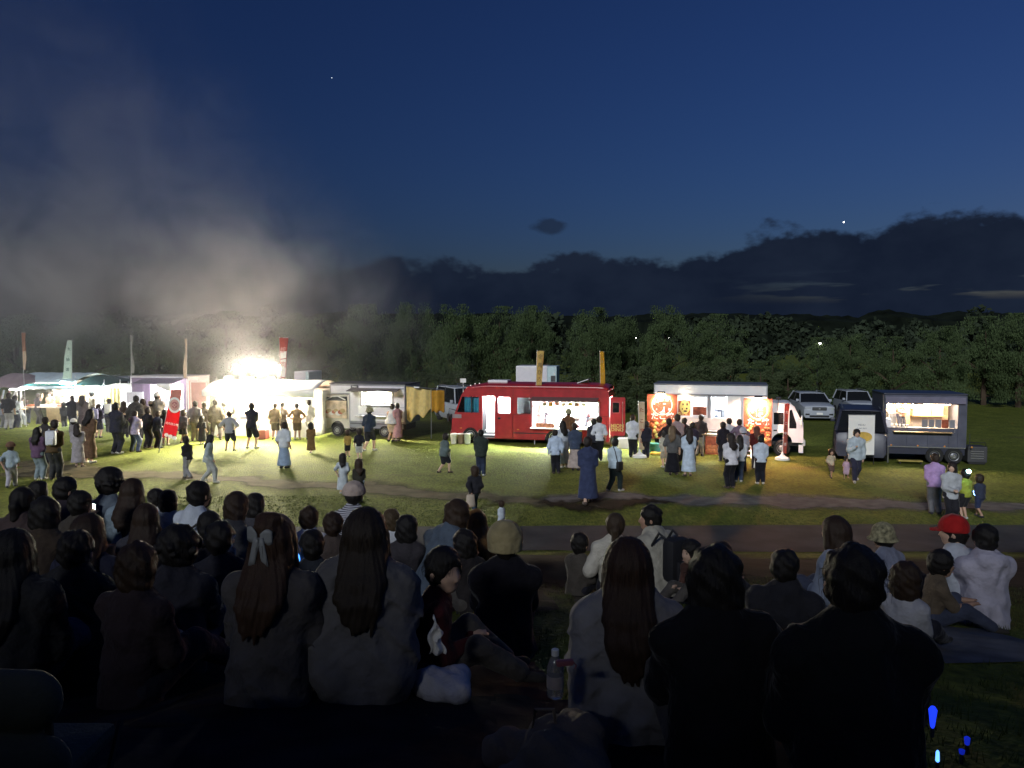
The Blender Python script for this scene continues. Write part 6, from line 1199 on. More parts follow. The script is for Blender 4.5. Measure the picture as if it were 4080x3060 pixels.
    if hair in ('cap', 'knit_cap', 'bucket'):
        c = SDF(.008)
        if hair == 'cap':
            c.cone(Hh(0, -.006, .022), Hh(0, -.008, .010), hr+.012, hr+.010); c.cut = [(-hu, -(hu@Hh(0, 0, .006)))]
            cap = link('cap', sc(c.mesh('cap', min(ru*.7, .008))), cloth_mat(capc), t); c = SDF(.006); back = -1 if capc[0] < .43 and capc[1] > .2 else 1
            c.cone(Hh(-.032, .068*1, .010), Hh(.032, .068*1, .010), .022, flat=(*hu, .25)); c.cone(Hh(-.022, .098*1, .006), Hh(.022, .098*1, .006), .020, flat=(*hu, .22)); link('visor', sc(c.mesh('visor', .006)), cloth_mat(capc), cap)
        elif hair == 'knit_cap': c.cone(Hh(0, -.008, .024), Hh(0, -.012, -.02), hr+.010, hr+.007); c.cut = [(-hu, -(hu@Hh(0, 0, -.032)))]; c.sub = [(Hh(0, .10, -.03), (.06*hs, .055*hs, .05*hs))]; link('knit_cap', sc(c.mesh('cap', min(ru*.7, .008))), cloth_mat(capc), t)
        else: c.cone(Hh(0, -.006, .03), Hh(0, -.006, .012), hr+.006, hr+.012); c.cone(Hh(0, -.004, .0), Hh(0, -.004, -.012), .085*hs, .105*hs, flat=(*hu, .16), k=.02); c.cut = [(-hu, -(hu@Hh(0, 0, -.018)))]; link('bucket_hat', sc(c.mesh('cap', min(ru*.7, .008))), mat('patterned_hat', capc, .9, var=.7, scale=26), t)
    if eyes:
        for s in (-1, 1):
            p = Hh(s*.024, .053, .002)*H; MB().lathe([(.001, -.007), (.006, -.004), (.008, 0), (.006, .004), (.001, .007)], tuple(p), 10).build('eye', PRK, t, True); p = Hh(s*.024, .058, .016)*H; MB().tube([tuple(p-hx*.014), tuple(p+hx*.014)], .003, 5).build('eyebrow', cloth_mat(hc, 'hair'), t)
        p = Hh(0, .060, -.047)*H; MB().tube([tuple(p-hx*.014), tuple(p+nv((0, 0, -.003))), tuple(p+hx*.014)], .0035, 5).build('lips', SKINP, t, True)
    t['_'] = 0; del t['_']
    J = dict(P0=P0*H, chest=chest*H, sh=sh_c*H, nk=nk*H, head=hc_*H, wl=wri[-1]*H, wr=wri[1]*H, top=Hh(0, 0, .075)*H, shl=shl[-1]*H, shr=shl[1]*H, hx=hx, hf=hf, hs=hs)
    return t, J
def world(t, p): return t.matrix_basis @ Vector(p)

# ---- seated spectators
SEATED = {}
for i, (u, v, d, H, o, lab) in enumerate(SEATS):
    q = at(u, v, d); child = H < 1.45; z = gh(q.x, q.y)
    near = d < 5.2; res = .013 if near else .019
    kw = dict(top=o['top'], tc=o['tc'], hair=o['hair'], hc=o['hc'], capc=o.get('capc'), lean=o.get('lean', 5+3*(i % 3)), face=o.get('face', 0), wide=o.get('wide', 1.), child=child, eyes=bool(o.get('eyes')), hood=bool(o.get('hood')), loose=o.get('loose', 0), seed=i)
    kw['arms'] = {'phone': 'phone', 'mouth': 'mouth', 'shoulder': 'shoulder'}.get(o.get('hands'), ['lap', 'knees'][i % 2])
    bcol = o.get('bottom', [(.03, .03, .04), (.06, .07, .11), (.10, .09, .08)][i % 3])
    fy = kw['face']; kw['face'] = fy if abs(fy) < 61 else fy*.7
    t, J = person(lab, (q.x, q.y-.03, z), o.get('yaw', 0), H, res, seat=not o.get('kneel'), kneel=bool(o.get('kneel')), bottom='skirt' if o.get('kneel') else 'pants', bc=bcol, group='spectators sitting on the bank', **kw)
    SEATED[i] = (t, J, H)
# bow clip in the half-up hair
t, J, H = SEATED[0]; h = Vector(J['head']); b = MB()
for s in (-1, 1):
    b.sheet(lambda a, c_, s=s: (h.x-.01+s*(.008+.06*a), h.y-.150+.012*a, h.z+.055+(.030*math.sin(a*2.4)+.010)*(2*c_-1)-.008*a*s), 6, 4)
    b.sheet(lambda a, c_, s=s: (h.x-.01+s*(.008+.03*a)+.035*(c_-.5), h.y-.152-.004*a, h.z+.048-.14*a), 5, 2)
o = b.build('hair_bow', mat('bow_satin', (.26, .27, .27), .5, var=.15), t, True, solid=.004); o['label'] = 'pale satin bow'
# strap across the man's back
t, J, H = SEATED[9]; a, c_ = Vector(J['shr']), Vector(J['P0'])
# strap ring sampled round the chest, tilted from one shoulder to the opposite waist
def strap_ring(J, H, wide=.098, deep=.085, m=BLACK, parent=None, name='strap', k=1):
    mid = (Vector(J['chest'])+Vector(J['P0'])*.35)/1.35*1.0; mid = Vector(J['chest'])*.75+Vector(J['P0'])*.25; pts = []
    for j in range(25):
        a = j/24*2*math.pi; x = math.cos(a)*wide*1.25*H; y = math.sin(a)*deep*1.12*H; pts.append((x, mid.y+y, mid.z+k*math.cos(a)*.13*H))
    return MB().tube(pts, .013, 6, cap=False).build(name, m, parent, True)
strap_ring(J, H, parent=t)

# ---- people standing on the field: u, feet v, head v, height class handled from pixels
# top, top colour, bottom, bottom colour, hair, facing (0 = away from us), arms, legs, label, extras
WHT, GRY, NAV, DK = (.60, .61, .64), (.22, .22, .23), (.03, .035, .06), (.025, .024, .028)
JEA, BEI, TAN, LAV = (.07, .09, .15), (.42, .36, .27), (.34, .26, .18), (.38, .28, .46)
ST = [
 (12, 1706, 1590, 'stripe', (.4, .4, .42), 'pants', GRY, 'short', 0, 'down', 'stand', 'person in striped shirt at the left edge under the mauve tent'),
 (34, 1712, 1568, 'tee', DK, 'pants', (.40, .38, .37), 'short', 0, 'down', 'stand', 'person in black top and pale trousers near the left edge'),
 (63, 1706, 1577, 'long', WHT, 'pants', NAV, 'long', 10, 'phone', 'stand', 'woman in white shirt and navy jeans under the orange banner'),
 (82, 1694, 1580, 'long', (.5, .5, .54), 'pants', (.4, .42, .46), 'short', -60, 'front', 'walk', 'person in pale clothes beside the teal-striped stall pole'),
 (110, 1687, 1592, 'tee', NAV, 'pants', JEA, 'short', 40, 'front', 'stand', 'person in navy holding a white bag at the teal-striped stall'),
 (153, 1690, 1568, 'vest', DK, 'pants', (.04, .04, .045), 'short', -20, 'raise', 'stand', 'man in dark vest at the teal-striped stall counter'),
 (259, 1702, 1602, 'long', DK, 'pants', DK, 'bob', 30, 'front', 'stand', 'bob-haired person in dark clothes beside the brown counter'),
 (291, 1714, 1577, 'jacket', (.02, .02, .03), 'pants', NAV, 'short', 30, 'phone', 'stand', 'man in black jacket in front of the dark-roofed stall'),
 (331, 1716, 1575, 'long', (.10, .08, .08), 'long_skirt', (.08, .06, .06), 'long', 0, 'front', 'stand', 'long-haired woman in brown against the white-lit stall'),
 (365, 1694, 1560, 'tee', TAN, 'shorts', DK, 'short', -30, 'front', 'stand', 'tall man in tan shirt and black shorts at the white-lit stall'),
 (391, 1744, 1610, 'tee', (.05, .045, .08), 'shorts', (.04, .04, .06), 'bob', 0, 'front', 'stand', 'youth with lilac pack in front of the yellow curtain'),
 (437, 1722, 1588, 'tee', (.03, .03, .05), 'pants', DK, 'short', 0, 'down', 'stand', 'person in dark top with round white pack by the yellow curtain'),
 (462, 1810, 1608, 'jacket', (.035, .035, .05), 'pants', (.03, .03, .04), 'short', 0, 'phone', 'stand', 'man in dark suit standing alone with a lit phone in hand'),
 (498, 1745, 1600, 'tee', (.09, .06, .05), 'pants', DK, 'long', 10, 'down', 'stand', 'dark-haired woman right of the man with the lit phone'),
 (536, 1803, 1640, 'hoodie', (.34, .30, .42), 'pants', JEA, 'short', -10, 'phone', 'wide', 'person in lilac hoodie and jeans left of the red banner'),
 (545, 1756, 1578, 'jacket', (.06, .055, .05), 'pants', DK, 'short', 0, 'down', 'stand', 'tall man in dark jacket before the white menu board'),
 (574, 1752, 1590, 'tee', (.12, .10, .09), 'pants', DK, 'bob', 0, 'down', 'stand', 'person in brown top left of the chef-capped man'),
 (586, 1785, 1626, 'tee', (.02, .02, .025), 'pants', DK, 'short', 0, 'front', 'stand', 'young man in black T-shirt left of the red banner'),
 (601, 1746, 1600, 'tee', BEI, 'pants', TAN, 'cap', 0, 'down', 'stand', 'person in beige cap and top behind the black T-shirt'),
 (628, 1786, 1640, 'tee', (.035, .045, .07), 'pants', NAV, 'short', -12, 'front', 'stand', 'young man in navy T-shirt touching the red banner pole'),
 (627, 1745, 1566, 'tee', (.20, .18, .16), 'pants', DK, 'cap', 0, 'cross', 'stand', 'broad man in grey T-shirt and white cap before the purple truck'),
 (660, 1775, 1634, 'tee', DK, 'shorts', DK, 'short', 0, 'front', 'stand', 'man standing just behind the red banner, bare calves showing'),
 (729, 1767, 1636, 'jacket', (.06, .05, .06), 'skirt', DK, 'bob', 0, 'front', 'stand', 'woman in dark jacket and short skirt right of the red banner'),
 (778, 1758, 1600, 'tee', (.13, .12, .13), 'pants', (.2, .18, .16), 'short', 0, 'down', 'stand', 'man in grey T-shirt before the open pink doors'),
 (806, 1770, 1660, 'dress', DK, 'pants', DK, 'long', 0, 'down', 'stand', 'girl in long black dress left of the barbecue crowd'),
 (816, 1752, 1604, 'tee', (.14, .11, .09), 'pants', (.14, .11, .09), 'short', -20, 'phone', 'stand', 'man in brown with back to the pink doors'),
 (862, 1752, 1592, 'jacket', (.10, .08, .06), 'pants', (.10, .08, .07), 'short', 0, 'down', 'wide', 'man in brown jacket at the left of the barbecue queue'),
 (888, 1746, 1600, 'tee', (.12, .09, .07), 'shorts', (.12, .1, .08), 'short', -40, 'front', 'walk', 'man in brown T-shirt leaning into the barbecue queue'),
 (916, 1797, 1640, 'stripe', (.3, .3, .33), 'shorts', (.035, .035, .05), 'short', -8, 'hip', 'wide', 'youth in checked shirt and shorts before the barbecue tent'),
 (958, 1730, 1606, 'tee', (.25, .22, .18), 'pants', (.22, .2, .16), 'short', 0, 'raise', 'stand', 'washed-out man raising an arm at the barbecue counter'),
 (1002, 1789, 1608, 'tee', (.025, .025, .035), 'shorts', (.02, .02, .03), 'short', -12, 'cross', 'wide', 'stout man in dark T-shirt and shorts with folded arms'),
 (1096, 1752, 1606, 'tee', (.16, .11, .07), 'shorts', (.08, .06, .05), 'short', -10, 'down', 'stand', 'taller of two men side by side before the red box'),
 (1130, 1750, 1604, 'tee', (.11, .07, .05), 'pants', (.07, .05, .04), 'short', 0, 'hip', 'stand', 'man in dark brown behind the woman in pale blue skirt'),
 (1184, 1752, 1608, 'tee', (.20, .13, .07), 'shorts', (.10, .07, .05), 'short', 0, 'hip', 'stand', 'slim man in ochre T-shirt and baggy shorts'),
 (1234, 1750, 1594, 'long', (.55, .5, .42), 'pants', (.45, .42, .38), 'short', 0, 'front', 'stand', 'overexposed figure in white at the right of the barbecue tent'),
 (1263, 1728, 1600, 'tee', (.14, .09, .05), 'pants', (.12, .08, .05), 'short', -20, 'down', 'stand', 'man in brown against the front of the grey box truck'),
 (1240, 1808, 1687, 'dress', (.15, .09, .04), 'pants', DK, 'bob', 15, 'front', 'walk', 'child in brown dress stepping out alone on bright grass'),
 (1130, 1868, 1685, 'tee', (.52, .55, .58), 'long_skirt', (.24, .31, .42), 'short', 0, 'down', 'stand', 'woman in pale top and long blue-grey skirt'),
 (750, 1908, 1739, 'tee', DK, 'pants', GRY, 'short', 60, 'front', 'walk', 'person in black T-shirt walking left across the dirt'),
 (832, 1925, 1733, 'long', (.33, .38, .40), 'pants', (.36, .37, .36), 'long', -70, 'walk', 'walk', 'person in pale grey-blue walking across the dirt'),
 (1386, 1822, 1718, 'tee', (.30, .20, .06), 'shorts', DK, 'short', 20, 'front', 'stand', 'small child in ochre top before the grey box truck'),
 (1434, 1833, 1710, 'tee', (.02, .022, .025), 'shorts', (.5, .5, .5), 'short', 0, 'down', 'stand', 'child in black T-shirt and white shorts'),
 (1470, 1797, 1623, 'tee', (.03, .04, .06), 'shorts', DK, 'bucket', -5, 'bag', 'walk', 'man in brimmed hat and navy T-shirt by the grey box truck'),
 (1556, 1758, 1610, 'poncho', (.62, .58, .55), 'shorts', (.5, .35, .28), 'short', -30, 'front', 'stand', 'woman in wide white cape before the yellow tarp'),
 (1585, 1757, 1606, 'dress', (.50, .26, .25), 'pants', DK, 'short', 60, 'front', 'stand', 'woman in dusty pink beside the white cape'),
 (1366, 1968, 1812, 'dress', (.42, .46, .50), 'pants', WHT, 'long', 10, 'walk', 'walk', 'woman in pale dress walking towards the bank'),
 (1432, 2006, 1832, 'tee', (.03, .028, .022), 'pants', (.48, .54, .60), 'long', 0, 'front', 'walk', 'woman with long dark hair and pale blue trousers, walking'),
 (1768, 1884, 1725, 'jacket', (.10, .13, .13), 'shorts', (.02, .022, .025), 'short', -35, 'front', 'walk', 'child in grey-green jacket and shorts holding a white bag'),
 (1916, 1896, 1714, 'jacket', (.03, .04, .035), 'pants', (.03, .04, .07), 'short', -10, 'front', 'stand', 'man in dark green jacket before the open bus door'),
 (1892, 2046, 1862, 'jacket', (.02, .022, .025), 'pants', (.05, .08, .12), 'bob', 30, 'walk', 'walk', 'dark figure with a pale tote walking past the bank'),
 (2216, 1887, 1713, 'long', (.42, .50, .62), 'pants', (.015, .015, .02), 'short', 0, 'down', 'stand', 'man in pale blue shirt and black trousers queuing at the bus'),
 (2248, 1862, 1676, 'dress', (.52, .56, .62), 'pants', WHT, 'long', 10, 'front', 'stand', 'woman in long white dress queuing at the bus'),
 (2294, 1874, 1685, 'tee', (.045, .06, .10), 'long_skirt', (.34, .28, .26), 'short', 0, 'front', 'stand', 'woman in navy print T-shirt and pale patterned skirt'),
 (2268, 1800, 1630, 'tee', (.12, .06, .035), 'pants', DK, 'bucket', -10, 'front', 'stand', 'man in brown brimmed hat at the bus counter'),
 (2362, 1836, 1672, 'jacket', (.03, .03, .04), 'pants', DK, 'short', 0, 'front', 'stand', 'person in dark jacket at the right of the bus counter'),
 (2384, 1837, 1663, 'tee', (.56, .58, .62), 'pants', (.016, .016, .02), 'short', 0, 'down', 'stand', 'man in white T-shirt and black trousers by the menu easel'),
 (2342, 2013, 1744, 'dress', (.035, .045, .095), 'pants', DK, 'short', -15, 'front', 'walk', 'woman in long navy dress walking on the dark patch'),
 (2446, 1960, 1749, 'tee', (.45, .55, .62), 'pants', (.02, .03, .03), 'short', -25, 'front', 'walk', 'man in light blue T-shirt with a black shoulder bag'),
 (2522, 1821, 1653, 'long', (.52, .53, .58), 'pants', (.018, .018, .022), 'short', -25, 'front', 'stand', 'man in white shirt left of the cream nobori banner'),
 (2574, 1822, 1678, 'jacket', (.02, .02, .03), 'pants', (.02, .02, .028), 'short', 5, 'front', 'stand', 'person in black right of the cream nobori banner'),
 (2668, 1850, 1668, 'tee', (.03, .018, .018), 'pants', DK, 'short', 0, 'hip', 'stand', 'man in black T-shirt silhouetted on the left takoyaki poster'),
 (2692, 1838, 1650, 'tee', (.30, .22, .22), 'pants', DK, 'short', -40, 'front', 'stand', 'man in dusty pink T-shirt beside the left takoyaki poster'),
 (2682, 1890, 1696, 'tee', (.09, .09, .09), 'long_skirt', (.012, .012, .016), 'long', 0, 'down', 'stand', 'woman in grey top and long black skirt at the takoyaki truck'),
 (2650, 1862, 1716, 'jacket', (.42, .40, .32), 'shorts', BEI, 'bob', 0, 'front', 'stand', 'child in beige jacket left of the long black skirt'),
 (2722, 1836, 1664, 'tee', (.03, .022, .025), 'pants', DK, 'short', 0, 'front', 'stand', 'man in black T-shirt under the yellow round sign'),
 (2740, 1896, 1703, 'dress', (.44, .52, .62), 'pants', NAV, 'long', 0, 'front', 'stand', 'long-haired woman in long light blue dress'),
 (2760, 1848, 1684, 'tee', (.035, .03, .05), 'pants', DK, 'short', 0, 'front', 'stand', 'person in dark plum T-shirt right of the light blue dress'),
 (2786, 1817, 1654, 'tee', (.035, .028, .03), 'pants', (.38, .36, .34), 'short', -10, 'down', 'stand', 'tall person in dark print T-shirt and pale jeans at the takoyaki truck'),
 (2880, 1838, 1682, 'jacket', (.02, .018, .024), 'pants', DK, 'short', 0, 'down', 'stand', 'man in black jacket right of the small pale table'),
 (2907, 1836, 1668, 'tee', (.5, .48, .5), 'pants', DK, 'short', 0, 'front', 'stand', 'man in white T-shirt under the white blind'),
 (2945, 1838, 1672, 'tee', (.14, .10, .14), 'pants', DK, 'short', -8, 'hip', 'stand', 'man in mauve T-shirt left of the bright right poster'),
 (2910, 1948, 1731, 'long', (.58, .57, .60), 'pants', (.014, .014, .018), 'long', 0, 'front', 'stand', 'woman in loose white blouse and black trousers, nearest of her queue'),
 (2942, 1920, 1735, 'tee', (.55, .58, .62), 'pants', (.05, .07, .11), 'long', 8, 'front', 'stand', 'dark-haired woman in white crop top and jeans'),
 (2960, 1880, 1708, 'tee', (.34, .34, .40), 'pants', (.05, .05, .07), 'knit_cap', 0, 'front', 'stand', 'person in grey hat in the right-hand takoyaki queue'),
 (3012, 1868, 1698, 'jacket', (.07, .014, .014), 'pants', DK, 'long', 0, 'front', 'stand', 'woman with red-lit long hair against the right poster'),
 (3030, 1927, 1736, 'tee', (.48, .54, .62), 'pants', (.015, .016, .022), 'short', -8, 'front', 'stand', 'man in pale blue T-shirt and black trousers by the right poster'),
 (3310, 1906, 1796, 'tee', (.50, .42, .30), 'shorts', (.12, .08, .06), 'bob', 170, 'walk', 'walk', 'child in cream top walking in the orange light'),
 (3372, 1912, 1826, 'tee', (.48, .34, .44), 'shorts', (.48, .34, .42), 'short', 160, 'down', 'walk', 'toddler in pink holding on beside the man in the pale overshirt'),
 (3406, 1921, 1712, 'jacket', (.42, .48, .52), 'pants', (.03, .03, .05), 'short', 165, 'bag', 'walk', 'man in pale overshirt walking towards us before the hanging poster'),
 (3726, 2047, 1808, 'tee', (.40, .26, .48), 'pants', (.14, .14, .15), 'short', -10, 'front', 'stand', 'man in lavender T-shirt and grey trousers'),
 (3784, 2090, 1842, 'long', (.40, .42, .44), 'pants', (.02, .02, .025), 'bob', 175, 'front', 'stand', 'woman in grey shirt facing us right of the lavender T-shirt'),
 (3842, 2066, 1872, 'tee', (.30, .34, .05), 'shorts', DK, 'short', 0, 'front', 'stand', 'child in yellow-green shirt wearing a glowing headband'),
 (3903, 2060, 1895, 'tee', (.035, .04, .065), 'shorts', (.03, .04, .09), 'short', 30, 'front', 'walk', 'child in navy top at the far right of the group of four'),
 (222, 1908, 1672, 'tee', (.09, .06, .03), 'pants', (.05, .05, .05), 'short', 0, 'front', 'stand', 'man in brown shirt with a big white pack on his back'),
 (158, 1910, 1702, 'long', (.12, .07, .12), 'pants', (.20, .25, .27), 'long', 5, 'front', 'stand', 'long-haired woman in plum top beside the big white pack'),
 (46, 1944, 1766, 'tee', (.30, .36, .40), 'pants', (.4, .38, .42), 'cap', 20, 'walk', 'walk', 'person in brown cap and pale blue-grey top, far left'),
 (316, 1863, 1690, 'dress', (.30, .28, .29), 'pants', GRY, 'long', 0, 'front', 'stand', 'woman in long grey dress left of the dirt track'),
 (352, 1846, 1632, 'dress', (.11, .07, .045), 'pants', DK, 'long', 0, 'front', 'stand', 'tall woman in long brown dress behind the grey dress'),
 (2000, 2118, 1998, 'tee', (.50, .56, .62), 'shorts', (.5, .55, .62), 'short', 40, 'front', 'stand', 'toddler in pale blue standing on the road beyond the bank'),
 (178, 1848, 1664, 'tee', (.05, .045, .045), 'pants', DK, 'short', 0, 'down', 'stand', 'person in black behind the plum top'),
 (296, 1790, 1674, 'tee', (.22, .2, .2), 'shorts', GRY, 'cap', 0, 'front', 'stand', 'child in white cap before the brown dress'),
]
STAND = {}
for i, s in enumerate(ST):
    u, vf, vh, top, tc_, bot, bc_, hair, fac, arms, legs, lab = s
    g_ = gp(u, vf); H = at(u, vh, g_.y).z; 
    if H > 1.86: print('tall', round(H, 2), lab)
    child = H < 1.4; hc = [BLK, HBR, (.02, .014, .012)][i % 3]
    if 'red-lit' in lab: hc = (.09, .03, .018)  # dark red-brown is the hair's own colour
    if 'grey top and long' in lab: hc = (.12, .08, .045)
    cc = {'white cap': (.6, .58, .55), 'beige cap': (.44, .38, .28), 'brown cap': (.16, .09, .06), 'brown brimmed': (.14, .06, .03), 'grey hat': (.40, .40, .46)}
    capc = next((v for k, v in cc.items() if k in lab), (.06, .06, .08))
    t, J = person(lab, (g_.x, g_.y, gh(g_.x, g_.y)), fac+[0, 14, -18, 8, -9][i % 5], H/1.0, .027, lean=(1+2*(i % 4)), arms=arms, legs=legs, top=top, tc=tc_, bottom=bot, bc=bc_, hair=hair, hc=hc, capc=capc, child=child, face=[0, 28, -34, 10, -12, 40][i % 6], seed=i, eyes=abs(fac) > 120, shoes=[(.5, .48, .45), (.04, .04, .045), (.08, .06, .05)][i % 3], group='people standing on the field')
    STAND[lab] = (t, J, H)

# sellers inside the vehicles
def seller(Fc, ux, dy, zf, H, tc_, lab, fac=180, hair='cap', cap=(.05, .05, .06)):
    w = Fc.o+Fc.ax*Fc.x(ux, dy)+Fc.n*dy; return person(lab, (w.x, w.y, zf), fac, H, .027, arms='front', top='tee', tc=tc_, hair=hair, capc=cap, eyes=True, seed=int(ux), group='sellers inside the food trucks')
seller(B, 2190, .85, .34, 1.62, (.12, .14, .20), 'seller in dark cap working inside the red bus'); seller(B, 2330, 1.0, .34, 1.66, (.5, .5, .52), 'seller in white at the right of the bus kitchen', 150, 'short')
seller(D, 3590, .75, .9, 1.45, (.20, .12, .08), 'seller in brown inside the navy trailer', 190, 'short'); seller(T, 2862, .8, .95, 1.5, (.6, .6, .6), 'seller in white behind the takoyaki window', 170)
seller(G, 1510, .8, .67, 1.5, (.3, .3, .32), 'shadowy seller behind the blind of the grey box truck', 180, 'short'); seller(P_, 650, .8, .65, 1.6, (.4, .35, .35), 'seller inside the purple box truck', 180, 'short'); seller(Q, 1005, 1.9, 0, 1.65, (.5, .45, .4), 'grill cook in the barbecue tent', 175)
seller(Q, 905, 1.8, 0, 1.68, (.15, .12, .1), 'second grill cook at the left of the barbecue tent', 170, 'short'); seller(L2, 360, 1.5, 0, 1.6, (.55, .55, .55), 'stallholder in white under the dark teal roof', 180, 'short'); seller(L1, 200, 1.0, 0, 1.6, (.3, .2, .15), 'stallholder in brown behind the teal-striped counter', 180, 'short')

# ---- things carried
def carried(name, label, cat, person_key, off, builder):
    t, J, H = STAND[person_key] if isinstance(person_key, str) else SEATED[person_key]
    o = thing(name, label, cat, (0, 0, 0), 0); p = t.matrix_basis @ Vector(off(J, H)) if False else (Matrix.Translation(t.location) @ Matrix.Rotation(t.rotation_euler.z, 4, 'Z')) @ Vector(off(J, H))
    o.location = p; o.rotation_euler = (0, 0, t.rotation_euler.z); builder(o, H); return o
def pack(m):
    def f(o, H): 
        MB().box(-.15, .15, -.17, 0, -.22, .24, .07).build('pack_body', m, o, True); MB().box(-.11, .11, -.22, -.171, -.18, .02, .03).build('front_pocket', m, o, True)
        for s in (-1, 1): MB().tube([(s*.10, -.02, .22), (s*.11, .06, .27), (s*.11, .17, .1)], .014, 6).build('shoulder_strap', m, o, True)
    return f
def shbag(m):
    def f(o, H): MB().box(-.05, .05, -.12, .12, -.14, .12, .04).build('bag_body', m, o, True); MB().tube([(0, -.10, .1), (-.1, -.09, .42), (-.24, -.05, .62), (-.30, .06, .62), (-.24, .14, .4), (-.06, .11, .1)], .012, 6).build('strap', m, o, True)
    return f
def tote(m):
    def f(o, H): 
        MB().sheet(lambda a, b: (.13*math.sin(a*6.283)*(1-.25*b), .06*math.cos(a*6.283)*(1-.5*b), -.32+.30*b), 16, 5).build('bag_body', m, o, True, solid=.006); MB().tube([(-.07, 0, -.03), (-.03, 0, .08), (.03, 0, .08), (.07, 0, -.03)], .007, 5).build('handle', m, o, True)
    return f
def phone(em):
    def f(o, H): MB().box(-.037, .037, -.004, .004, -.075, .075, .003).build('phone_body', BLACK, o); bx('screen', em, o, -.033, .033, -.0055, -.0042, -.07, .07)
    return f
back = lambda J, H: (0, J['chest'][1]-.095*H-.03, J['chest'][2]); hand = lambda J, H: tuple(nv(J['wl'])+nv((0, .03, -.06)))
carried('backpack', 'big white rounded backpack on the man in brown shirt', 'backpack', 'man in brown shirt with a big white pack on his back', back, pack(mat('white_nylon', (.6, .61, .66), .6)))
carried('backpack', 'round white backpack by the yellow curtain', 'backpack', 'person in dark top with round white pack by the yellow curtain', back, pack(mat('white_canvas', (.55, .55, .5), .7)))
carried('backpack', 'lilac backpack before the yellow curtain', 'backpack', 'youth with lilac pack in front of the yellow curtain', back, pack(mat('lilac_nylon', (.34, .32, .46), .7)))
carried('backpack', 'black backpack on the hooded man among the spectators', 'backpack', 25, lambda J, H: (-.06, J['chest'][1]-.12*H-.03, J['chest'][2]), pack(mat('black_nylon', (.015, .015, .018), .7)))
carried('shoulder_bag', 'black shoulder bag on the man in light blue T-shirt', 'bag', 'man in light blue T-shirt with a black shoulder bag', lambda J, H: (.19, .0, J['P0'][2]+.02), shbag(BLACK))
carried('carrier_bag', 'white carrier bag held by the person in navy', 'bag', 'person in navy holding a white bag at the teal-striped stall', hand, tote(PRW)); carried('carrier_bag', 'white carrier bag held by the child in grey-green jacket', 'bag', 'child in grey-green jacket and shorts holding a white bag', hand, tote(PRW)); carried('carrier_bag', 'pale tote bag carried by the dark walking figure', 'bag', 'dark figure with a pale tote walking past the bank', hand, tote(mat('tote_beige', (.42, .35, .28), .8)))
carried('carrier_bag', 'white paper bag held beside the man in pale blue T-shirt', 'bag', 'man in pale blue T-shirt and black trousers by the right poster', hand, tote(PRW))
carried('mobile_phone', 'lit phone held up on the left of the bank', 'phone', 10, lambda J, H: tuple((nv(J['wl'])+nv(J['wr']))/2+nv((0, .06, .07))), phone(emit('phone_screen', (.75, 1, .92), 2.2)))
carried('mobile_phone', 'lit phone in the hand of the man in dark suit', 'phone', 'man in dark suit standing alone with a lit phone in hand', lambda J, H: (.16, .12, J['chest'][2]-.25), phone(emit('phone_screen2', (.95, .98, 1), 4)))
def headband(o, H): MB().tube([(.085*math.cos(a), .095*math.sin(a), 0) for a in np.linspace(0, 6.283, 17)], .012, 6, cap=False).build('band', DGREY, o, True); MB().lathe([(.01, -.05), (.045, -.03), (.055, 0), (.045, .03), (.01, .05)], (0, -.10, .02), 12).build('lamp', emit('headband_glow', (.45, .95, 1), 9), o, True)
carried('glow_headband', 'glowing turquoise headband on the child in yellow-green', 'headband', 'child in yellow-green shirt wearing a glowing headband', lambda J, H: tuple(nv(J['head'])+nv((0, 0, .05*H))), headband)
def glowtoy(o, H): MB().lathe([(.012, -.07), (.035, -.04), (.05, .02), (.03, .06), (.01, .08)], (0, 0, 0), 12).build('lamp', emit('toy_glow', (.2, .45, 1), 8), o, True); MB().tube([(0, 0, -.18), (0, 0, -.06)], .012, 6).build('handle', PRW, o, True)
carried('glow_toy', 'blue glowing toy in the hand of the child in navy', 'toy', 'child in navy top at the far right of the group of four', lambda J, H: tuple(nv(J['wl'])+nv((-.05, -.08, .02))), glowtoy)
light('headband_light', 'POINT', tuple(STAND['child in yellow-green shirt wearing a glowing headband'][0].location+Vector((0, -.2, 1.15))), .5, (.4, .9, 1), None, .05)

# ---- things lying about on the bank
def on_bank(u, v, d): q = at(u, v, d); return Vector((q.x, q.y, gh(q.x, q.y)))
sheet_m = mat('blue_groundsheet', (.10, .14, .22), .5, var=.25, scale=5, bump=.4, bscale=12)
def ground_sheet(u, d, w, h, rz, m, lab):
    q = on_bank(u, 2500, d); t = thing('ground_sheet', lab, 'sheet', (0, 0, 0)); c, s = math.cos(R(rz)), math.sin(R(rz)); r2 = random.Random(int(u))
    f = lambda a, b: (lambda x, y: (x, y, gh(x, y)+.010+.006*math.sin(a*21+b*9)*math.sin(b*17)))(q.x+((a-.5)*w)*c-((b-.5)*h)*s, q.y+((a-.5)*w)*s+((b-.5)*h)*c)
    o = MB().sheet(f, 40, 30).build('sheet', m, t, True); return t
for (u, d, w, h, rz, c_, lab) in SHEETS: ground_sheet(u, d, w, h, rz, mat('sheet_%d' % u, c_, .95, var=.3, scale=4, bump=.5, bscale=7, spec=.04), lab)
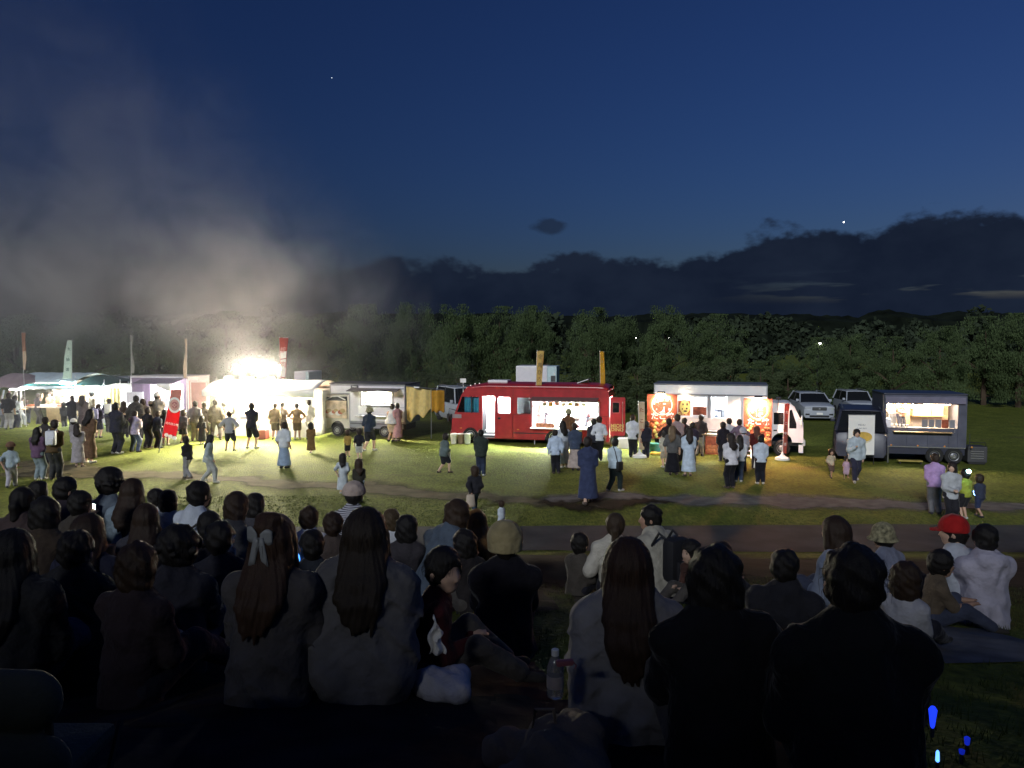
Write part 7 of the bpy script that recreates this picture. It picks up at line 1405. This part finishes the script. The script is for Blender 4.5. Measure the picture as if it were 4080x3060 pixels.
# plastic bottle
p = on_bank(2212, 2700, 3.1); p.z = at(2212, 2775, 3.1).z; 
bt = thing('plastic_bottle', 'clear plastic bottle with a white cap beside the pale grey cardigan', 'bottle', p)
MB().lathe([(.030, 0), (.034, .01), (.034, .06), (.031, .075), (.034, .09), (.034, .125), (.022, .155), (.013, .17), (.013, .178)], (0, 0, 0), 20).build('bottle_body', mat('clear_plastic', (.75, .72, .70), .12, trans=.75, var=0, spec=.6), bt, True); MB().lathe([(.015, .172), (.0155, .176), (.0155, .196), (.012, .199)], (0, 0, 0), 16).build('cap', PRW, bt, True); MB().lathe([(.0345, .04), (.0348, .042), (.0348, .09), (.0345, .092)], (0, 0, 0), 20).build('label_band', mat('label_tint', (.45, .38, .36), .5), bt, True)
# canvas bag under the bottle
def soft_bag(name, lab, cat, loc, size, m, seed, rz=0.):
    t = thing(name, lab, cat, loc, rz); q = np.random.RandomState(seed); s = SDF(.09)
    for _ in range(12): a = q.uniform(-.5, .5, 3)*nv(size); a[2] = abs(a[2])*.9+.03; s.cone(a, a+q.uniform(-.1, .1, 3)*nv(size), .28*min(size), .22*min(size))
    s.cut = [((0, 0, -1), 0)]; link('bag_body', s.mesh(name, .012, lambda G: .006*np.sin(G[..., 0]*60+G[..., 2]*40)*np.sin(G[..., 1]*50+3)), m, t); MB().tube([(-.05, 0, size[2]*.5), (-.03, 0, size[2]*.85), (.04, 0, size[2]*.85), (.06, 0, size[2]*.5)], .008, 6).build('handle', m, t, True); return t
q = on_bank(2165, 2800, 2.95); hh = at(2165, 2775, 2.95).z-q.z; soft_bag('cloth_bag', 'brown cloth bag on the ground under the plastic bottle', 'bag', q, (.36, .3, max(.25, hh)), mat('brown_canvas', (.20, .15, .11), .9, var=.2, bump=.4), 4)
soft_bag('plastic_bag', 'crumpled white plastic bag beside the child in maroon', 'bag', on_bank(1730, 2600, 3.9), (.32, .25, .14), mat('white_plastic_film', (.55, .54, .60), .5, var=.08, bump=.4), 6)
q = Vector(at(1735, 2545, 3.75)); wb = MB().sheet(lambda a, b: (q.x+(.035+.05*b)*(a-.45)+.012*math.sin(b*9), q.y+.03*abs(a-.5)+.015*math.sin(a*11+b*6), q.z+.08-.16*b+.035*math.sin(a*5+.5)*(1-b)), 12, 12).build('folded_paper', PRW, None, True, solid=.003); tag(wb, 'folded white paper standing on the white plastic bag', 'paper')
# pink phone case by the bottle, paper cup, snack boxes
q = at(2250, 2640, 2.95); pc = thing('pink_pouch', 'small pink pouch held beside the bottle', 'pouch', q, R(12)); MB().box(-.035, .035, -.012, .012, -.012, .012, .008).build('pouch_body', mat('pink_vinyl', (.30, .10, .12), .5), pc, True); MB().tube([(.034, 0, 0), (.05, .01, -.02), (.045, .015, -.035)], .003, 5).build('wrist_loop', mat('pink_vinyl', (0, 0, 0)), pc, True)
q = on_bank(440, 2230, 5.6); q.z = at(440, 2220, 5.6).z; cu = thing('paper_cup', 'tan paper cup held up at the left of the bank', 'cup', q); MB().lathe([(.028, 0), (.040, .085), (.042, .09), (.036, .088), (.03, .08)], (0, 0, 0), 16).build('cup_body', mat('kraft_cup', (.42, .28, .14), .7), cu, True)
for i, (u, v, w, m_, lab) in enumerate(((1770, 2262, .12, mat('tray_brown', (.34, .22, .14), .7), 'open brown snack tray before the girl facing us'), (1835, 2262, .08, PRY, 'yellow snack cup before the girl facing us'), (1868, 2235, .09, mat('box_pinkwhite', (.6, .5, .46), .7), 'pale snack box right of the girl facing us'), (1790, 2275, .06, PRW, 'white napkin ball beside the brown snack tray'))):
    q = at(u, v, 7.2); z = gh(q.x, q.y); t = thing('snack_box', lab, 'box', (q.x, q.y, z), R(20*i)); hh = .07; MB().box(-w/2, w/2, -w*.4, w*.4, .0, hh, .012).build('carton', m_, t); bx('food', PRO, t, -w*.4, w*.4, -w*.3, w*.3, hh, hh+.015, .005)
# low folding chair back, bottom left
q = at(110, 2640, 2.3); zc = gh(q.x, q.y); ch = thing('folding_chair', 'low folding chair back seen from behind in the bottom left corner', 'chair', (q.x, q.y, zc)); hb = q.z-zc; CHM = mat('chair_canvas', (.05, .055, .045), .85, var=.2, bump=.3)
cs = SDF(.05); cs.cone((-.30, -.03, hb-.09), (.03, -.03, hb-.10), .09, flat=(0, 1, 0, .6)); cs.cone((-.30, -.03, hb-.30), (.05, -.03, hb-.30), .09, flat=(0, 1, 0, .6)); link('backrest', cs.mesh('backrest', .014), CHM, ch); MB().box(-.26, .08, .04, .36, max(.08, hb-.42), max(.12, hb-.36), .03).build('seat', CHM, ch, True)
for xx in (-.25, .07): MB().tube([(xx, -.02, hb-.16), (xx, .0, .0)], .012, 6).build('leg', BLACK, ch); MB().tube([(xx, .4, max(.1, hb-.38)), (xx, .30, 0)], .012, 6).build('leg', BLACK, ch)
# blue glow sticks, bottom right
def glow(u, v0, v1, d, r0, r1, lab, st, c=(.012, .045, 1)):
    a, b = at(u, v0, d), at(u, v1, d); L_ = a.z-b.z; t = thing('glow_stick', lab, 'light stick', b, 0, 'blue light sticks on the ground'); MB().lathe([(r1*.6, 0), (r1, L_*.1), (r0, L_*.85), (r0*.5, L_)], (0, 0, 0), 14).build('tube', emit('glow_%d' % int(u), c, st*.42), t, True); MB().lathe([(r1*.7, -.03), (r1*.9, -.01), (r1*.7, -.001)], (0, 0, 0), 10).build('grip', BLACK, t, True)
glow(3715, 2815, 2900, 2.4, .013, .007, 'blue glowing cup-shaped light stick, bottom right', .9); glow(3735, 2990, 3035, 2.3, .005, .006, 'thin bright blue light stick at the bottom edge', 2.0, (.1, .3, 1)); glow(3853, 2935, 2968, 2.35, .009, .007, 'small dim blue light right of the glowing cup', .25); glow(3832, 2985, 3005, 2.3, .009, .007, 'dim blue light below the small dim one', .18)
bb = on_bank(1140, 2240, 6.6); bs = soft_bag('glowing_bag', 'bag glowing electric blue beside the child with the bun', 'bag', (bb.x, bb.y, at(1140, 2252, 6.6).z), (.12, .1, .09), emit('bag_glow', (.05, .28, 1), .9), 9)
